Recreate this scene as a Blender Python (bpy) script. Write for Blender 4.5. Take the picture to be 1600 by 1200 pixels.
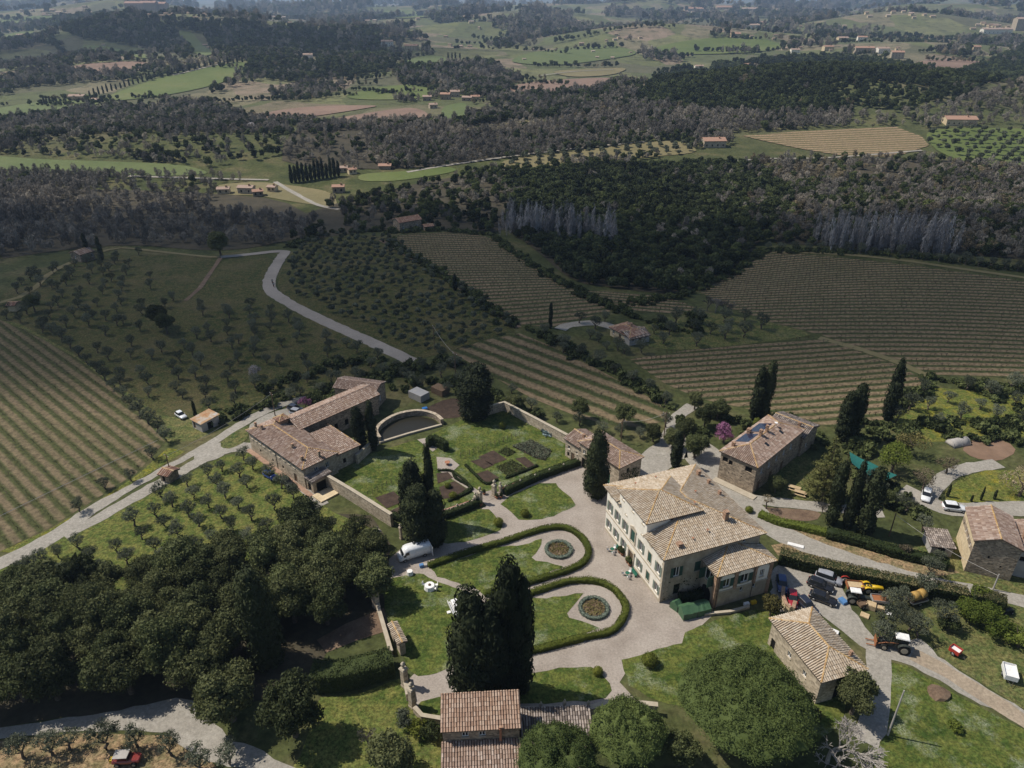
import bpy, bmesh, math, random
import numpy as np
from mathutils import Vector, Matrix, noise
from mathutils.geometry import delaunay_2d_cdt

for _o in list(bpy.data.objects):
    bpy.data.objects.remove(_o)
SC = bpy.context.scene
COL = SC.collection
R = math.radians

# ------------------------------------------------------------------ camera, sky, sun, exposure
CAM_H, FPX = 90.0, 1142.0                       # drone height (m), focal length in 1600-px units
PIT = math.atan(610 / FPX)
cam = bpy.data.objects.new('camera', bpy.data.cameras.new('camera'))
COL.objects.link(cam)
cam.location = (0, 0, CAM_H)
cam.rotation_euler = (math.pi / 2 - PIT, 0, 0)
cam.data.sensor_width = 36.0
cam.data.lens = 36.0 * FPX / 1600
cam.data.clip_start = 1.0
cam.data.clip_end = 40000
SC.camera = cam

SUN_EL = R(53)
SUN_H = Vector((-0.966, 0.259, 0))               # horizontal direction towards the sun
SUN_V = SUN_H * math.cos(SUN_EL) + Vector((0, 0, math.sin(SUN_EL)))
world = bpy.data.worlds.new('World')
SC.world = world
world.use_nodes = True
wn = world.node_tree.nodes
sky = wn.new('ShaderNodeTexSky')
sky.sky_type = 'NISHITA'
sky.sun_disc = False
sky.sun_elevation = SUN_EL
sky.sun_rotation = math.atan2(SUN_H.x, SUN_H.y)
sky.altitude = 300
world.node_tree.links.new(sky.outputs[0], wn['Background'].inputs[0])
wn['Background'].inputs[1].default_value = 0.085
sl = bpy.data.lights.new('sun', 'SUN')
sl.energy = 4.7
sl.angle = R(0.5)
sl.color = (1.0, 0.935, 0.83)
sun = bpy.data.objects.new('sun', sl)
COL.objects.link(sun)
sun.rotation_euler = SUN_V.to_track_quat('Z', 'Y').to_euler()
SC.view_settings.view_transform = 'Standard'
SC.view_settings.look = 'None'
SC.view_settings.exposure = 0.12
SC.view_settings.gamma = 1.0
SC.view_settings.use_curve_mapping = False
SC.render.engine = 'CYCLES'
cy = SC.cycles
cy.max_bounces = 5
cy.diffuse_bounces = 3
cy.glossy_bounces = 2
cy.transmission_bounces = 2
cy.volume_bounces = 0
cy.transparent_max_bounces = 12
cy.use_denoising = True

# ------------------------------------------------------------------ picking points: a pixel of the 1600x1200 photograph -> place
_C, _S = math.cos(PIT), math.sin(PIT)


def sstep(a, b, t):
    t = np.clip((t - a) / (b - a), 0, 1)
    return t * t * (3 - 2 * t)


HILLS = [  # x, y, height, sx, sy
    (330, 800, 34, 260, 150), (-420, 1150, 20, 300, 160), (-700, 1900, 55, 380, 200), (-180, 1450, 24, 240, 130),
    (420, 1800, 36, 380, 160), (1100, 2300, 46, 480, 220), (1900, 3300, 62, 600, 300), (-1500, 3200, 66, 600, 320),
    (100, 2900, 50, 480, 240), (800, 4100, 62, 560, 300), (-600, 4300, 66, 700, 300), (-2600, 5200, 75, 900, 500), (-100, 2250, 28, 300, 120), (900, 1500, 22, 260, 120), (-1100, 2500, 40, 330, 160), (1500, 4700, 66, 500, 260),
    (2900, 5600, 70, 1000, 400), (0, 620, 8, 160, 90), (230, 330, 6, 90, 60), (60, 270, -7, 60, 70), (-260, 560, 10, 160, 70)]


def G(x, y):
    """terrain height"""
    x = np.asarray(x, float)
    y = np.asarray(y, float)
    z = -12 * sstep(215, 420, y)
    for hx, hy, h, sx, sy in HILLS:
        z = z + h * np.exp(-((x - hx) / sx) ** 2 - ((y - hy) / sy) ** 2)
    z = z * sstep(190, 290, y)
    w = sstep(450, 1500, y)
    z = z + w * (6 * np.sin(x / 170 + y / 310) + 5 * np.sin(x / 95 - y / 210 + 1.3))
    w = sstep(1800, 4500, y)
    z = z + w * (12 * np.sin(x / 520 + y / 900 + 2) + 9 * np.sin(x / 310 - y / 700))
    m = sstep(10500, 15000, y)
    z = z + m * (190 + 50 * np.sin(x / 2100 + 1) + 25 * np.sin(x / 900 + 4))
    return z


def ray(px, py):
    a = (px - 800) / FPX
    b = (py - 600) / FPX
    return np.array((a, _C - b * _S, -_S - b * _C))


def P(px, py, z=0.0):
    """point at height z seen at a pixel"""
    d = ray(px, py)
    t = (CAM_H - z) / -d[2]
    return Vector((d[0] * t, d[1] * t, z))


_TS = np.geomspace(60, 30000, 1400)


def PT(px, py):
    """point of the terrain seen at a pixel"""
    d = ray(px, py)
    X, Y, Z = d[0] * _TS, d[1] * _TS, CAM_H + d[2] * _TS
    below = Z < G(X, Y)
    k = int(np.argmax(below)) if below.any() else len(_TS) - 1
    lo, hi = _TS[max(k - 1, 0)], _TS[k]
    for _ in range(18):
        m = (lo + hi) / 2
        if CAM_H + d[2] * m < G(d[0] * m, d[1] * m):
            hi = m
        else:
            lo = m
    return Vector((d[0] * hi, d[1] * hi, float(G(d[0] * hi, d[1] * hi))))


def Q(x, y, z):
    """pixel at which places are seen (arrays)"""
    dz = z - CAM_H
    zc = y * _C - dz * _S
    return 800 + FPX * x / zc, 600 - FPX * (y * _S + dz * _C) / zc


def px_m(base):
    """metres per photograph pixel at a place"""
    return (base.y * _C - (base.z - CAM_H) * _S) / FPX


def in_poly(px, py, poly):
    px = np.asarray(px, float)
    py = np.asarray(py, float)
    r = np.zeros(px.shape, bool)
    n = len(poly)
    for i in range(n):
        x0, y0 = poly[i][0], poly[i][1]
        x1, y1 = poly[i - 1][0], poly[i - 1][1]
        c = ((y0 > py) != (y1 > py)) & (px < (x1 - x0) * (py - y0) / ((y1 - y0) or 1e-9) + x0)
        r ^= c
    return r


# ------------------------------------------------------------------ materials
def new_mat(name):
    m = bpy.data.materials.new(name)
    m.use_nodes = True
    nt = m.node_tree
    return m, nt, nt.nodes['Principled BSDF']


def nd(nt, typ, **kw):
    n = nt.nodes.new(typ)
    for k, v in kw.items():
        if k.startswith('i_'):
            n.inputs[k[2:].replace('_', ' ')].default_value = v
        else:
            setattr(n, k, v)
    return n


def ramp(nt, fac, stops, interp='LINEAR'):
    r = nt.nodes.new('ShaderNodeValToRGB')
    r.color_ramp.interpolation = interp
    el = r.color_ramp.elements
    while len(el) < len(stops):
        el.new(0.5)
    for e, (p, c) in zip(el, stops):
        e.position = p
        e.color = (c[0], c[1], c[2], 1)
    nt.links.new(fac, r.inputs[0])
    return r.outputs[0]


def mixc(nt, fac, a, b, mode='MIX'):
    m = nt.nodes.new('ShaderNodeMix')
    m.data_type = 'RGBA'
    m.blend_type = mode
    for s, v in ((0, fac), (6, a), (7, b)):
        if hasattr(v, 'is_linked') or hasattr(v, 'links'):
            nt.links.new(v, m.inputs[s])
        else:
            m.inputs[s].default_value = v if s == 0 else (v[0], v[1], v[2], 1)
    return m.outputs[2]


def noise_fac(nt, scale, detail=4, rough=0.6, coord='Object', vec=None):
    if vec is None:
        tc = nt.nodes.new('ShaderNodeTexCoord')
        vec = tc.outputs[coord]
    n = nd(nt, 'ShaderNodeTexNoise')
    n.inputs['Scale'].default_value = scale
    n.inputs['Detail'].default_value = detail
    n.inputs['Roughness'].default_value = rough
    nt.links.new(vec, n.inputs['Vector'])
    return n.outputs['Fac']


def bump(nt, bsdf, h, strength=0.4, dist=0.05):
    b = nd(nt, 'ShaderNodeBump')
    b.inputs['Strength'].default_value = strength
    b.inputs['Distance'].default_value = dist
    nt.links.new(h, b.inputs['Height'])
    nt.links.new(b.outputs[0], bsdf.inputs['Normal'])


def mat_noise(name, stops, scale=0.5, detail=6, rough=0.9, spec=0.2, fine=None, bmp=0.3, coord='Object', metal=0.0):
    """stops: colour ramp over a noise; fine: (scale, amount) of a second, finer mottling"""
    m, nt, b = new_mat(name)
    f = noise_fac(nt, scale, detail, 0.65, coord)
    c = ramp(nt, f, stops)
    if fine:
        g = noise_fac(nt, fine[0], 3, 0.7, coord)
        k = ramp(nt, g, [(0.25, (1 - fine[1],) * 3), (0.75, (1 + fine[1],) * 3)])
        c = mixc(nt, 1.0, c, k, 'MULTIPLY')
        bump(nt, b, g, bmp, 0.05)
    nt.links.new(c, b.inputs['Base Color'])
    b.inputs['Roughness'].default_value = rough
    b.inputs['Metallic'].default_value = metal
    b.inputs['Specular IOR Level'].default_value = spec
    return m


def mat_plain(name, c, rough=0.6, spec=0.4, metal=0.0, coat=0.0):
    m, nt, b = new_mat(name)
    f = noise_fac(nt, 2.5, 3)
    k = ramp(nt, f, [(0.3, tuple(x * 0.86 for x in c)), (0.7, tuple(min(1, x * 1.1) for x in c))])
    nt.links.new(k, b.inputs['Base Color'])
    b.inputs['Roughness'].default_value = rough
    b.inputs['Specular IOR Level'].default_value = spec
    b.inputs['Metallic'].default_value = metal
    b.inputs['Coat Weight'].default_value = coat
    return m


def mat_leaf(name, dark, light, rnd=0.35, trans=0.25, island=0.5, stand=0.0):
    """foliage: tint varies from leaf clump to leaf clump and from plant to plant"""
    m, nt, b = new_mat(name)
    geo = nd(nt, 'ShaderNodeNewGeometry')
    oi = nd(nt, 'ShaderNodeObjectInfo')
    a = nd(nt, 'ShaderNodeMath', operation='MULTIPLY')
    nt.links.new(geo.outputs['Random Per Island'], a.inputs[0])
    a.inputs[1].default_value = island
    c = nd(nt, 'ShaderNodeMath', operation='MULTIPLY_ADD')
    nt.links.new(oi.outputs['Random'], c.inputs[0])
    c.inputs[1].default_value = 1 - island
    nt.links.new(a.outputs[0], c.inputs[2])
    col = mixc(nt, c.outputs[0], dark, light)
    hs = nd(nt, 'ShaderNodeHueSaturation')
    v = nd(nt, 'ShaderNodeMapRange')
    nt.links.new(oi.outputs['Random'], v.inputs['Value'])
    v.inputs['To Min'].default_value = 1 - rnd
    v.inputs['To Max'].default_value = 1 + rnd
    nt.links.new(v.outputs[0], hs.inputs['Value'])
    nt.links.new(col, hs.inputs['Color'])
    if stand:                                              # whole stands differ in age and kind
        sn = noise_fac(nt, .016, 4, .6, vec=oi.outputs['Location'])
        k = ramp(nt, sn, [(.35, (1 - stand,) * 3), (.5, (1.0,) * 3), (.66, (1 + 1.3 * stand, 1 + 1.15 * stand, 1 + .8 * stand))])
        out = mixc(nt, 1.0, hs.outputs[0], k, 'MULTIPLY')
    else:
        out = hs.outputs[0]
    nt.links.new(out, b.inputs['Base Color'])
    b.inputs['Roughness'].default_value = 0.75
    b.inputs['Specular IOR Level'].default_value = 0.15
    if trans > 0:
        t = nd(nt, 'ShaderNodeBsdfTranslucent')
        nt.links.new(out, t.inputs[0])
        mx = nd(nt, 'ShaderNodeMixShader')
        mx.inputs[0].default_value = trans
        nt.links.new(b.outputs[0], mx.inputs[1])
        nt.links.new(t.outputs[0], mx.inputs[2])
        nt.links.new(mx.outputs[0], nt.nodes['Material Output'].inputs['Surface'])
    return m


M = {}
# ground covers
M['gravel'] = mat_noise('gravel', [(0.3, (.242, .205, .172)), (0.5, (.31, .268, .230)), (0.72, (.365, .322, .280))], 0.16, 8, fine=(3.0, .24), bmp=.4)
M['asphalt'] = mat_noise('asphalt', [(0.3, (.23, .205, .18)), (0.7, (.33, .295, .26))], 0.1, 6, fine=(1.5, .12))
M['dirt'] = mat_noise('bare_earth', [(0.3, (.10, .066, .046)), (0.55, (.16, .11, .075)), (0.75, (.22, .165, .11))], 0.4, 7, fine=(3, .3))
M['bed_soil'] = mat_noise('bed_soil', [(0.3, (.035, .024, .018)), (0.7, (.075, .05, .036))], 0.9, 7, fine=(5, .3))
M['plough'] = mat_noise('ploughed_soil', [(0.3, (.14, .085, .055)), (0.7, (.22, .145, .10))], 0.03, 7, fine=(.4, .2))


def mat_lawn(name, a, b_, flowers, scale=0.16, thresh=0.56, con=.58):
    """grass with drifts of daisies"""
    m, nt, b = new_mat(name)
    f = noise_fac(nt, scale, 6, .65)
    c = ramp(nt, f, [(0.3, a), (0.7, b_)])
    h = noise_fac(nt, .55, 5, .7)
    c = mixc(nt, ramp(nt, h, [(.42, (0, 0, 0)), (.62, (.85,) * 3)]), c, tuple(x * y for x, y in zip(b_, (1.5, 1.2, 1.3) if b_[1] < .2 else (.8, .8, .79))))
    g = noise_fac(nt, 1.9, 4, .8)
    k = ramp(nt, g, [(0.36, (1 - con,) * 3), (0.5, (1.0,) * 3), (0.66, (1 + 1.3 * con,) * 3)])
    c = mixc(nt, 1.0, c, k, 'MULTIPLY')
    if flowers:
        d = noise_fac(nt, scale * 1.3, 5, .7)
        s = noise_fac(nt, 4.0, 3, .8)
        dr = ramp(nt, d, [(thresh, (0, 0, 0)), (thresh + .12, (1, 1, 1))])
        sr = ramp(nt, s, [(0.40, (0, 0, 0)), (0.60, (1, 1, 1))])
        fm = mixc(nt, 1.0, dr, sr, 'MULTIPLY')
        sc = nd(nt, 'ShaderNodeMath', operation='MULTIPLY')
        nt.links.new(fm, sc.inputs[0])
        sc.inputs[1].default_value = 0.6
        c = mixc(nt, sc.outputs[0], c, flowers)
    nt.links.new(c, b.inputs['Base Color'])
    bump(nt, b, g, .6, .08)
    b.inputs['Roughness'].default_value = .95
    b.inputs['Specular IOR Level'].default_value = .1
    return m


M['lawn'] = mat_lawn('lawn', (.026, .050, .010), (.078, .104, .024), (.32, .34, .25), .13, .53, .48)
M['rough_lawn'] = mat_lawn('rough_grass', (.042, .068, .018), (.10, .11, .04), (.17, .145, .085), .12, .55)
M['grove_grass'] = mat_lawn('grove_grass', (.042, .070, .014), (.100, .118, .032), (.15, .12, .06), .1, .58)
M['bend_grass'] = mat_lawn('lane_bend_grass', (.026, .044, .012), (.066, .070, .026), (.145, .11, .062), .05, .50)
M['yellow_grass'] = mat_lawn('flowering_grass', (.06, .09, .016), (.10, .115, .03), (.34, .27, .02), .2, .50)
M['dry_grass'] = mat_lawn('dry_grass', (.12, .10, .05), (.20, .165, .09), (.075, .095, .03), .25, .50)


M['drive'] = mat_lawn('drive_gravel', (.25, .228, .195), (.35, .325, .285), (.075, .085, .035), .3, .60, .18)


def mat_rows(name, grass, soil, weed=.35, duty=.5):
    """vineyard floor: grass and worked soil in alternating strips across UV.y (one row per unit)"""
    m, nt, b = new_mat(name)
    uv = nd(nt, 'ShaderNodeUVMap')
    sp = nd(nt, 'ShaderNodeSeparateXYZ')
    nt.links.new(uv.outputs[0], sp.inputs[0])
    wob = noise_fac(nt, .35, 3, .6)
    wm = nd(nt, 'ShaderNodeMath', operation='MULTIPLY_ADD')
    nt.links.new(wob, wm.inputs[0])
    wm.inputs[1].default_value = .35
    nt.links.new(sp.outputs['Y'], wm.inputs[2])
    fr = nd(nt, 'ShaderNodeMath', operation='FRACT')
    nt.links.new(wm.outputs[0], fr.inputs[0])
    pp = nd(nt, 'ShaderNodeMath', operation='PINGPONG')
    nt.links.new(fr.outputs[0], pp.inputs[0])
    pp.inputs[1].default_value = .5
    st = ramp(nt, pp.outputs[0], [(duty * .5 - .1, (0, 0, 0)), (duty * .5 + .1, (1, 1, 1))])
    big = noise_fac(nt, .035, 5, .65)
    fine = noise_fac(nt, .9, 4, .7)
    wd = ramp(nt, big, [(.35, (0, 0, 0)), (.7, (1, 1, 1))])
    wf = nd(nt, 'ShaderNodeMath', operation='MULTIPLY')
    nt.links.new(wd, wf.inputs[0])
    wf.inputs[1].default_value = weed
    so = mixc(nt, wf.outputs[0], soil, grass)
    c = mixc(nt, st, grass, so)
    k = ramp(nt, fine, [(.3, (.5,) * 3), (.7, (1.55,) * 3)])
    c = mixc(nt, 1.0, c, k, 'MULTIPLY')
    nt.links.new(c, b.inputs['Base Color'])
    b.inputs['Roughness'].default_value = .95
    b.inputs['Specular IOR Level'].default_value = .1
    return m


M['tan'] = mat_lawn('tan_dirt_track', (.26, .205, .15), (.36, .295, .22), (.10, .10, .045), .3, .58, .2)
M['rows_green'] = mat_rows('vineyard_floor_green', (.056, .062, .024), (.150, .115, .072), .45, .5)
M['rows_brown'] = mat_rows('vineyard_floor_brown', (.044, .054, .020), (.190, .140, .088), .35, .46)
M['rows_far'] = mat_rows('vineyard_floor_far', (.10, .095, .04), (.26, .185, .12), .2, .4)


def mat_land(name):
    """open country: a patchwork of meadow, stubble, ploughland and scrub"""
    m, nt, b = new_mat(name)
    tc = nd(nt, 'ShaderNodeTexCoord')
    wn_ = nd(nt, 'ShaderNodeTexNoise')
    wn_.inputs['Scale'].default_value = .006
    nt.links.new(tc.outputs['Object'], wn_.inputs['Vector'])
    vm = nd(nt, 'ShaderNodeVectorMath', operation='MULTIPLY_ADD')
    nt.links.new(wn_.outputs['Color'], vm.inputs[0])
    vm.inputs[1].default_value = (110, 110, 0)
    nt.links.new(tc.outputs['Object'], vm.inputs[2])
    mp = nd(nt, 'ShaderNodeMapping')
    mp.inputs['Scale'].default_value = (.012, .0085, 0.0)
    nt.links.new(vm.outputs[0], mp.inputs['Vector'])
    vo = nd(nt, 'ShaderNodeTexVoronoi')
    vo.inputs['Scale'].default_value = 1.0
    nt.links.new(mp.outputs[0], vo.inputs['Vector'])
    sep = nd(nt, 'ShaderNodeSeparateColor')
    nt.links.new(vo.outputs['Color'], sep.inputs[0])
    far = ramp(nt, sep.outputs[0], [(0.0, (.10, .115, .05)), (.2, (.17, .17, .08)), (.4, (.13, .14, .06)), (.55, (.20, .17, .11)), (.72, (.11, .105, .065)), (.88, (.24, .18, .135))], 'CONSTANT')
    n1 = noise_fac(nt, .02, 6, .65)
    far = mixc(nt, ramp(nt, n1, [(.35, (0, 0, 0)), (.7, (.8,) * 3)]), far, (.085, .088, .05))
    n3 = noise_fac(nt, .055, 4, .7)
    far = mixc(nt, ramp(nt, n3, [(.52, (0, 0, 0)), (.64, (.75,) * 3)]), far, (.05, .055, .03))
    near = ramp(nt, noise_fac(nt, .06, 7, .65), [(.3, (.036, .046, .018)), (.5, (.062, .070, .026)), (.72, (.125, .105, .055))])
    gp = nd(nt, 'ShaderNodeSeparateXYZ')
    nt.links.new(tc.outputs['Object'], gp.inputs[0])
    mr = nd(nt, 'ShaderNodeMapRange')
    mr.inputs['From Min'].default_value = 480
    mr.inputs['From Max'].default_value = 900
    nt.links.new(gp.outputs['Y'], mr.inputs['Value'])
    c = mixc(nt, mr.outputs[0], near, far)
    g = noise_fac(nt, .7, 5, .75)
    k = ramp(nt, g, [(.3, (.5,) * 3), (.7, (1.6,) * 3)])
    c = mixc(nt, 1.0, c, k, 'MULTIPLY')
    nt.links.new(c, b.inputs['Base Color'])
    b.inputs['Roughness'].default_value = .95
    b.inputs['Specular IOR Level'].default_value = .1
    return m


M['land'] = mat_land('open_country')
M['woodfloor'] = mat_noise('wood_floor', [(.3, (.035, .032, .02)), (.7, (.075, .062, .04))], .08, 6, fine=(.8, .3))
M['meadow'] = mat_noise('meadow', [(.3, (.075, .105, .028)), (.55, (.11, .135, .04)), (.75, (.15, .15, .06))], .012, 7, fine=(.25, .14))
M['green_meadow'] = mat_noise('green_meadow', [(.3, (.082, .112, .038)), (.7, (.125, .145, .055))], .015, 7, fine=(.3, .12))
M['stubble'] = mat_noise('stubble', [(.3, (.14, .125, .06)), (.7, (.21, .175, .09))], .02, 7, fine=(.3, .14))
M['clay'] = mat_noise('clay_field', [(.3, (.16, .105, .08)), (.7, (.25, .17, .125))], .02, 7, fine=(.25, .16))


# ------------------------------------------------------------------ mesh helpers
class MB:
    """collects boxes, tubes and faces; build() links them as ONE mesh object"""

    def __init__(self):
        self.v = []
        self.f = []

    def add(self, vs, fs):
        o = len(self.v)
        self.v += [tuple(p) for p in vs]
        self.f += [tuple(i + o for i in f) for f in fs]
        return self

    def box(self, x0, x1, y0, y1, z0, z1, mat=None):
        vs = [Vector((x, y, z)) for z in (z0, z1) for y in (y0, y1) for x in (x0, x1)]
        if mat is not None:
            vs = [mat @ p for p in vs]
        return self.add(vs, [(0, 2, 3, 1), (4, 5, 7, 6), (0, 1, 5, 4), (2, 6, 7, 3), (0, 4, 6, 2), (1, 3, 7, 5)])

    def prism(self, poly, z0, z1, top=1.0):
        """upright prism over a 2D outline (counter-clockwise); top scales the upper ring about the centre"""
        n = len(poly)
        cx = sum(p[0] for p in poly) / n
        cy_ = sum(p[1] for p in poly) / n
        vs = [(p[0], p[1], z0) for p in poly] + [(cx + (p[0] - cx) * top, cy_ + (p[1] - cy_) * top, z1) for p in poly]
        return self.add(vs, [tuple(range(n))[::-1], tuple(range(n, 2 * n))] + [(i, (i + 1) % n, n + (i + 1) % n, n + i) for i in range(n)])

    def tube(self, pts, rads, n=8, cap=True):
        pts = [Vector(p) for p in pts]
        rings = []
        for i, p in enumerate(pts):
            d = (pts[min(i + 1, len(pts) - 1)] - pts[max(i - 1, 0)])
            if d.length < 1e-9:
                d = Vector((0, 0, 1))
            d.normalize()
            a = d.orthogonal().normalized()
            if abs(d.z) < .99:
                a = d.cross(Vector((0, 0, 1))).normalized()
            b = d.cross(a)
            r = rads[i] if hasattr(rads, '__len__') else rads
            rings.append([p + (a * math.cos(2 * math.pi * k / n) + b * math.sin(2 * math.pi * k / n)) * r for k in range(n)])
        vs = [q for r_ in rings for q in r_]
        fs = []
        for i in range(len(rings) - 1):
            for k in range(n):
                fs.append((i * n + k, i * n + (k + 1) % n, (i + 1) * n + (k + 1) % n, (i + 1) * n + k))
        if cap:
            fs.append(tuple(range(n))[::-1])
            fs.append(tuple((len(rings) - 1) * n + k for k in range(n)))
        return self.add(vs, fs)

    def lathe(self, prof, n=12, c=(0, 0, 0)):
        """prof: [(r, z)]"""
        vs = [(c[0] + r * math.cos(2 * math.pi * k / n), c[1] + r * math.sin(2 * math.pi * k / n), c[2] + z) for r, z in prof for k in range(n)]
        fs = [(i * n + k, i * n + (k + 1) % n, (i + 1) * n + (k + 1) % n, (i + 1) * n + k) for i in range(len(prof) - 1) for k in range(n)]
        fs += [tuple(range(n))[::-1], tuple((len(prof) - 1) * n + k for k in range(n))]
        return self.add(vs, fs)

    def sections(self, secs):
        """skin over rings with equal point counts"""
        n = len(secs[0])
        vs = [p for s in secs for p in s]
        fs = [(i * n + k, i * n + (k + 1) % n, (i + 1) * n + (k + 1) % n, (i + 1) * n + k) for i in range(len(secs) - 1) for k in range(n)]
        fs += [tuple(range(n))[::-1], tuple((len(secs) - 1) * n + k for k in range(n))]
        return self.add(vs, fs)

    def mesh(self, name):
        me = bpy.data.meshes.new(name)
        me.from_pydata(self.v, [], self.f)
        return me

    def build(self, name, mat, parent=None, smooth=False, kind=None, fix=True):
        me = self.mesh(name)
        if fix and len(self.f) < 20000:
            bm = bmesh.new()
            bm.from_mesh(me)
            bmesh.ops.recalc_face_normals(bm, faces=bm.faces)
            bm.to_mesh(me)
            bm.free()
        return obj(name, me, mat, parent, smooth, kind)


def obj(name, me, mat, parent=None, smooth=False, kind=None):
    if mat is not None and not me.materials:
        me.materials.append(mat if not isinstance(mat, str) else M[mat])
    if smooth:
        me.shade_smooth()
    o = bpy.data.objects.new(name, me)
    COL.objects.link(o)
    if parent is not None:
        o.parent = parent
    if kind:
        o['kind'] = kind
    return o


def tag(o, label=None, cat=None, group=None, kind=None):
    for k, v in (('label', label), ('category', cat), ('group', group), ('kind', kind)):
        if v:
            o[k] = v
    return o


def empty(name, loc=(0, 0, 0), rz=0.0, label=None, cat=None, group=None):
    o = bpy.data.objects.new(name, None)
    o.empty_display_size = .2
    COL.objects.link(o)
    o.location = loc
    o.rotation_euler.z = rz
    return tag(o, label, cat, group)


def copy_tree(o, parent=None, label=None, group=None, loc=None, rz=None, scale=None):
    c = o.copy()
    COL.objects.link(c)
    c.parent = parent
    if label:
        c['label'] = label
    if group:
        c['group'] = group
    if loc is not None:
        c.location = loc
    if rz is not None:
        c.rotation_euler.z = rz
    if scale is not None:
        c.scale = scale if hasattr(scale, '__len__') else (scale,) * 3
    for ch in o.children:
        copy_tree(ch, c)
    return c


ORD = 'first second third fourth fifth sixth seventh eighth ninth tenth eleventh twelfth thirteenth fourteenth fifteenth sixteenth seventeenth eighteenth nineteenth twentieth'.split()


def ordn(i):
    return ORD[i] if i < len(ORD) else '%dth' % (i + 1)
# ------------------------------------------------------------------ vegetation builders
M['holm'] = mat_leaf('holm_oak_leaf', (.028, .040, .015), (.105, .118, .046), .3)
M['oak_olive'] = mat_leaf('brown_green_oak_leaf', (.040, .052, .018), (.130, .138, .058), .25)
M['cypress'] = mat_leaf('cypress_leaf', (.010, .017, .008), (.042, .050, .020), .2, .1)
M['pine'] = mat_leaf('pine_needle', (.024, .044, .012), (.108, .138, .040), .1, .18)
M['olive'] = mat_leaf('olive_leaf', (.055, .068, .042), (.165, .178, .122), .22, .25)
M['shrub'] = mat_leaf('shrub_leaf', (.030, .048, .016), (.110, .125, .045), .4)
M['bright'] = mat_leaf('spring_leaf', (.070, .110, .016), (.190, .220, .045), .2, .4)
M['yellowgreen'] = mat_leaf('yellow_green_leaf', (.090, .085, .025), (.220, .190, .075), .25, .3)
M['box'] = mat_leaf('box_leaf', (.050, .075, .012), (.19, .20, .035), .1, .25)
M['hedge'] = mat_leaf('hedge_leaf', (.012, .022, .007), (.050, .065, .020), .2, .1)
M['drytop'] = mat_leaf('clipped_hedge_top', (.06, .065, .025), (.19, .16, .08), .2, .1)
M['lavender'] = mat_leaf('grey_santolina_leaf', (.085, .110, .085), (.20, .235, .185), .1, .1)
M['redleaf'] = mat_leaf('red_leaf', (.10, .02, .012), (.26, .06, .03), .2)
M['judas'] = mat_leaf('pink_blossom', (.16, .055, .12), (.42, .19, .33), .1, .3)
M['blossom'] = mat_leaf('white_blossom', (.25, .22, .22), (.62, .58, .58), .1, .3)
M['bare'] = mat_leaf('bare_twig', (.115, .104, .088), (.270, .242, .205), .3, 0, .5, .35)
M['bare_brown'] = mat_leaf('budding_twig', (.11, .090, .058), (.270, .225, .145), .25, .1, .5, .3)
M['greybare'] = mat_leaf('pale_poplar_twig', (.19, .18, .18), (.36, .35, .35), .15, 0)
M['agave'] = mat_leaf('agave_leaf', (.10, .14, .14), (.24, .31, .31), .1, 0)
M['bark'] = mat_noise('bark', [(.3, (.055, .042, .032)), (.7, (.14, .115, .09))], 3, 6, fine=(9, .3))
M['palebark'] = mat_noise('pale_bark', [(.3, (.20, .18, .16)), (.7, (.36, .33, .30))], 3, 6, fine=(9, .3))
RNG = np.random.default_rng(7)


def rdir(n, rng, up=0.0):
    d = rng.normal(size=(n, 3))
    d /= np.linalg.norm(d, axis=1)[:, None]
    d[:, 2] += up
    return d / np.linalg.norm(d, axis=1)[:, None]


def leaf_arrays(c, nrm, size, aspect, rng, along=None):
    """irregular rhombs at c facing nrm; along: preferred long direction"""
    n = len(c)
    t = rng.normal(size=(n, 3)) if along is None else along + rng.normal(size=(n, 3)) * .35
    t -= nrm * (t * nrm).sum(1)[:, None]
    t /= np.linalg.norm(t, axis=1)[:, None] + 1e-9
    b = np.cross(nrm, t)
    s = size[:, None]
    j = lambda: rng.uniform(.7, 1.3, (n, 1))
    bend = nrm * s * .25
    v = np.stack([c + t * s * j() - bend, c + b * s * aspect * j(), c - t * s * j() - bend, c - b * s * aspect * j()], 1)
    return v.reshape(-1, 3)


def quads_mesh(name, v, mat, extra=None):
    """n rhombs (4n points) plus an optional list of (verts, faces)"""
    n = len(v) // 4
    me = bpy.data.meshes.new(name)
    ev = np.zeros((0, 3))
    ef = []
    if extra:
        for a, f in extra:
            o = len(v) + len(ev)
            ev = np.vstack([ev, np.asarray(a, float)])
            ef += [tuple(i + o for i in q) for q in f]
    allv = np.vstack([v, ev])
    lens = np.concatenate([np.full(n, 4), np.array([len(q) for q in ef], int)]).astype(np.int32)
    idx = np.concatenate([np.arange(4 * n), np.array([i for q in ef for i in q], int)]).astype(np.int32)
    me.vertices.add(len(allv))
    me.vertices.foreach_set('co', allv.astype(np.float32).ravel())
    me.loops.add(len(idx))
    me.loops.foreach_set('vertex_index', idx)
    me.polygons.add(len(lens))
    st = np.concatenate([[0], np.cumsum(lens)[:-1]]).astype(np.int32)
    me.polygons.foreach_set('loop_start', st)
    me.update(calc_edges=True)
    me.validate()
    me.materials.append(mat)
    return me


_bm = bmesh.new()
bmesh.ops.create_icosphere(_bm, subdivisions=2, radius=1)
ICO_V = np.array([v.co[:] for v in _bm.verts])
ICO_F = [tuple(v.index for v in f.verts) for f in _bm.faces]
_bm.free()
_bm = bmesh.new()
bmesh.ops.create_icosphere(_bm, subdivisions=1, radius=1)
ICO1_V = np.array([v.co[:] for v in _bm.verts])
ICO1_F = [tuple(v.index for v in f.verts) for f in _bm.faces]
_bm.free()


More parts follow.
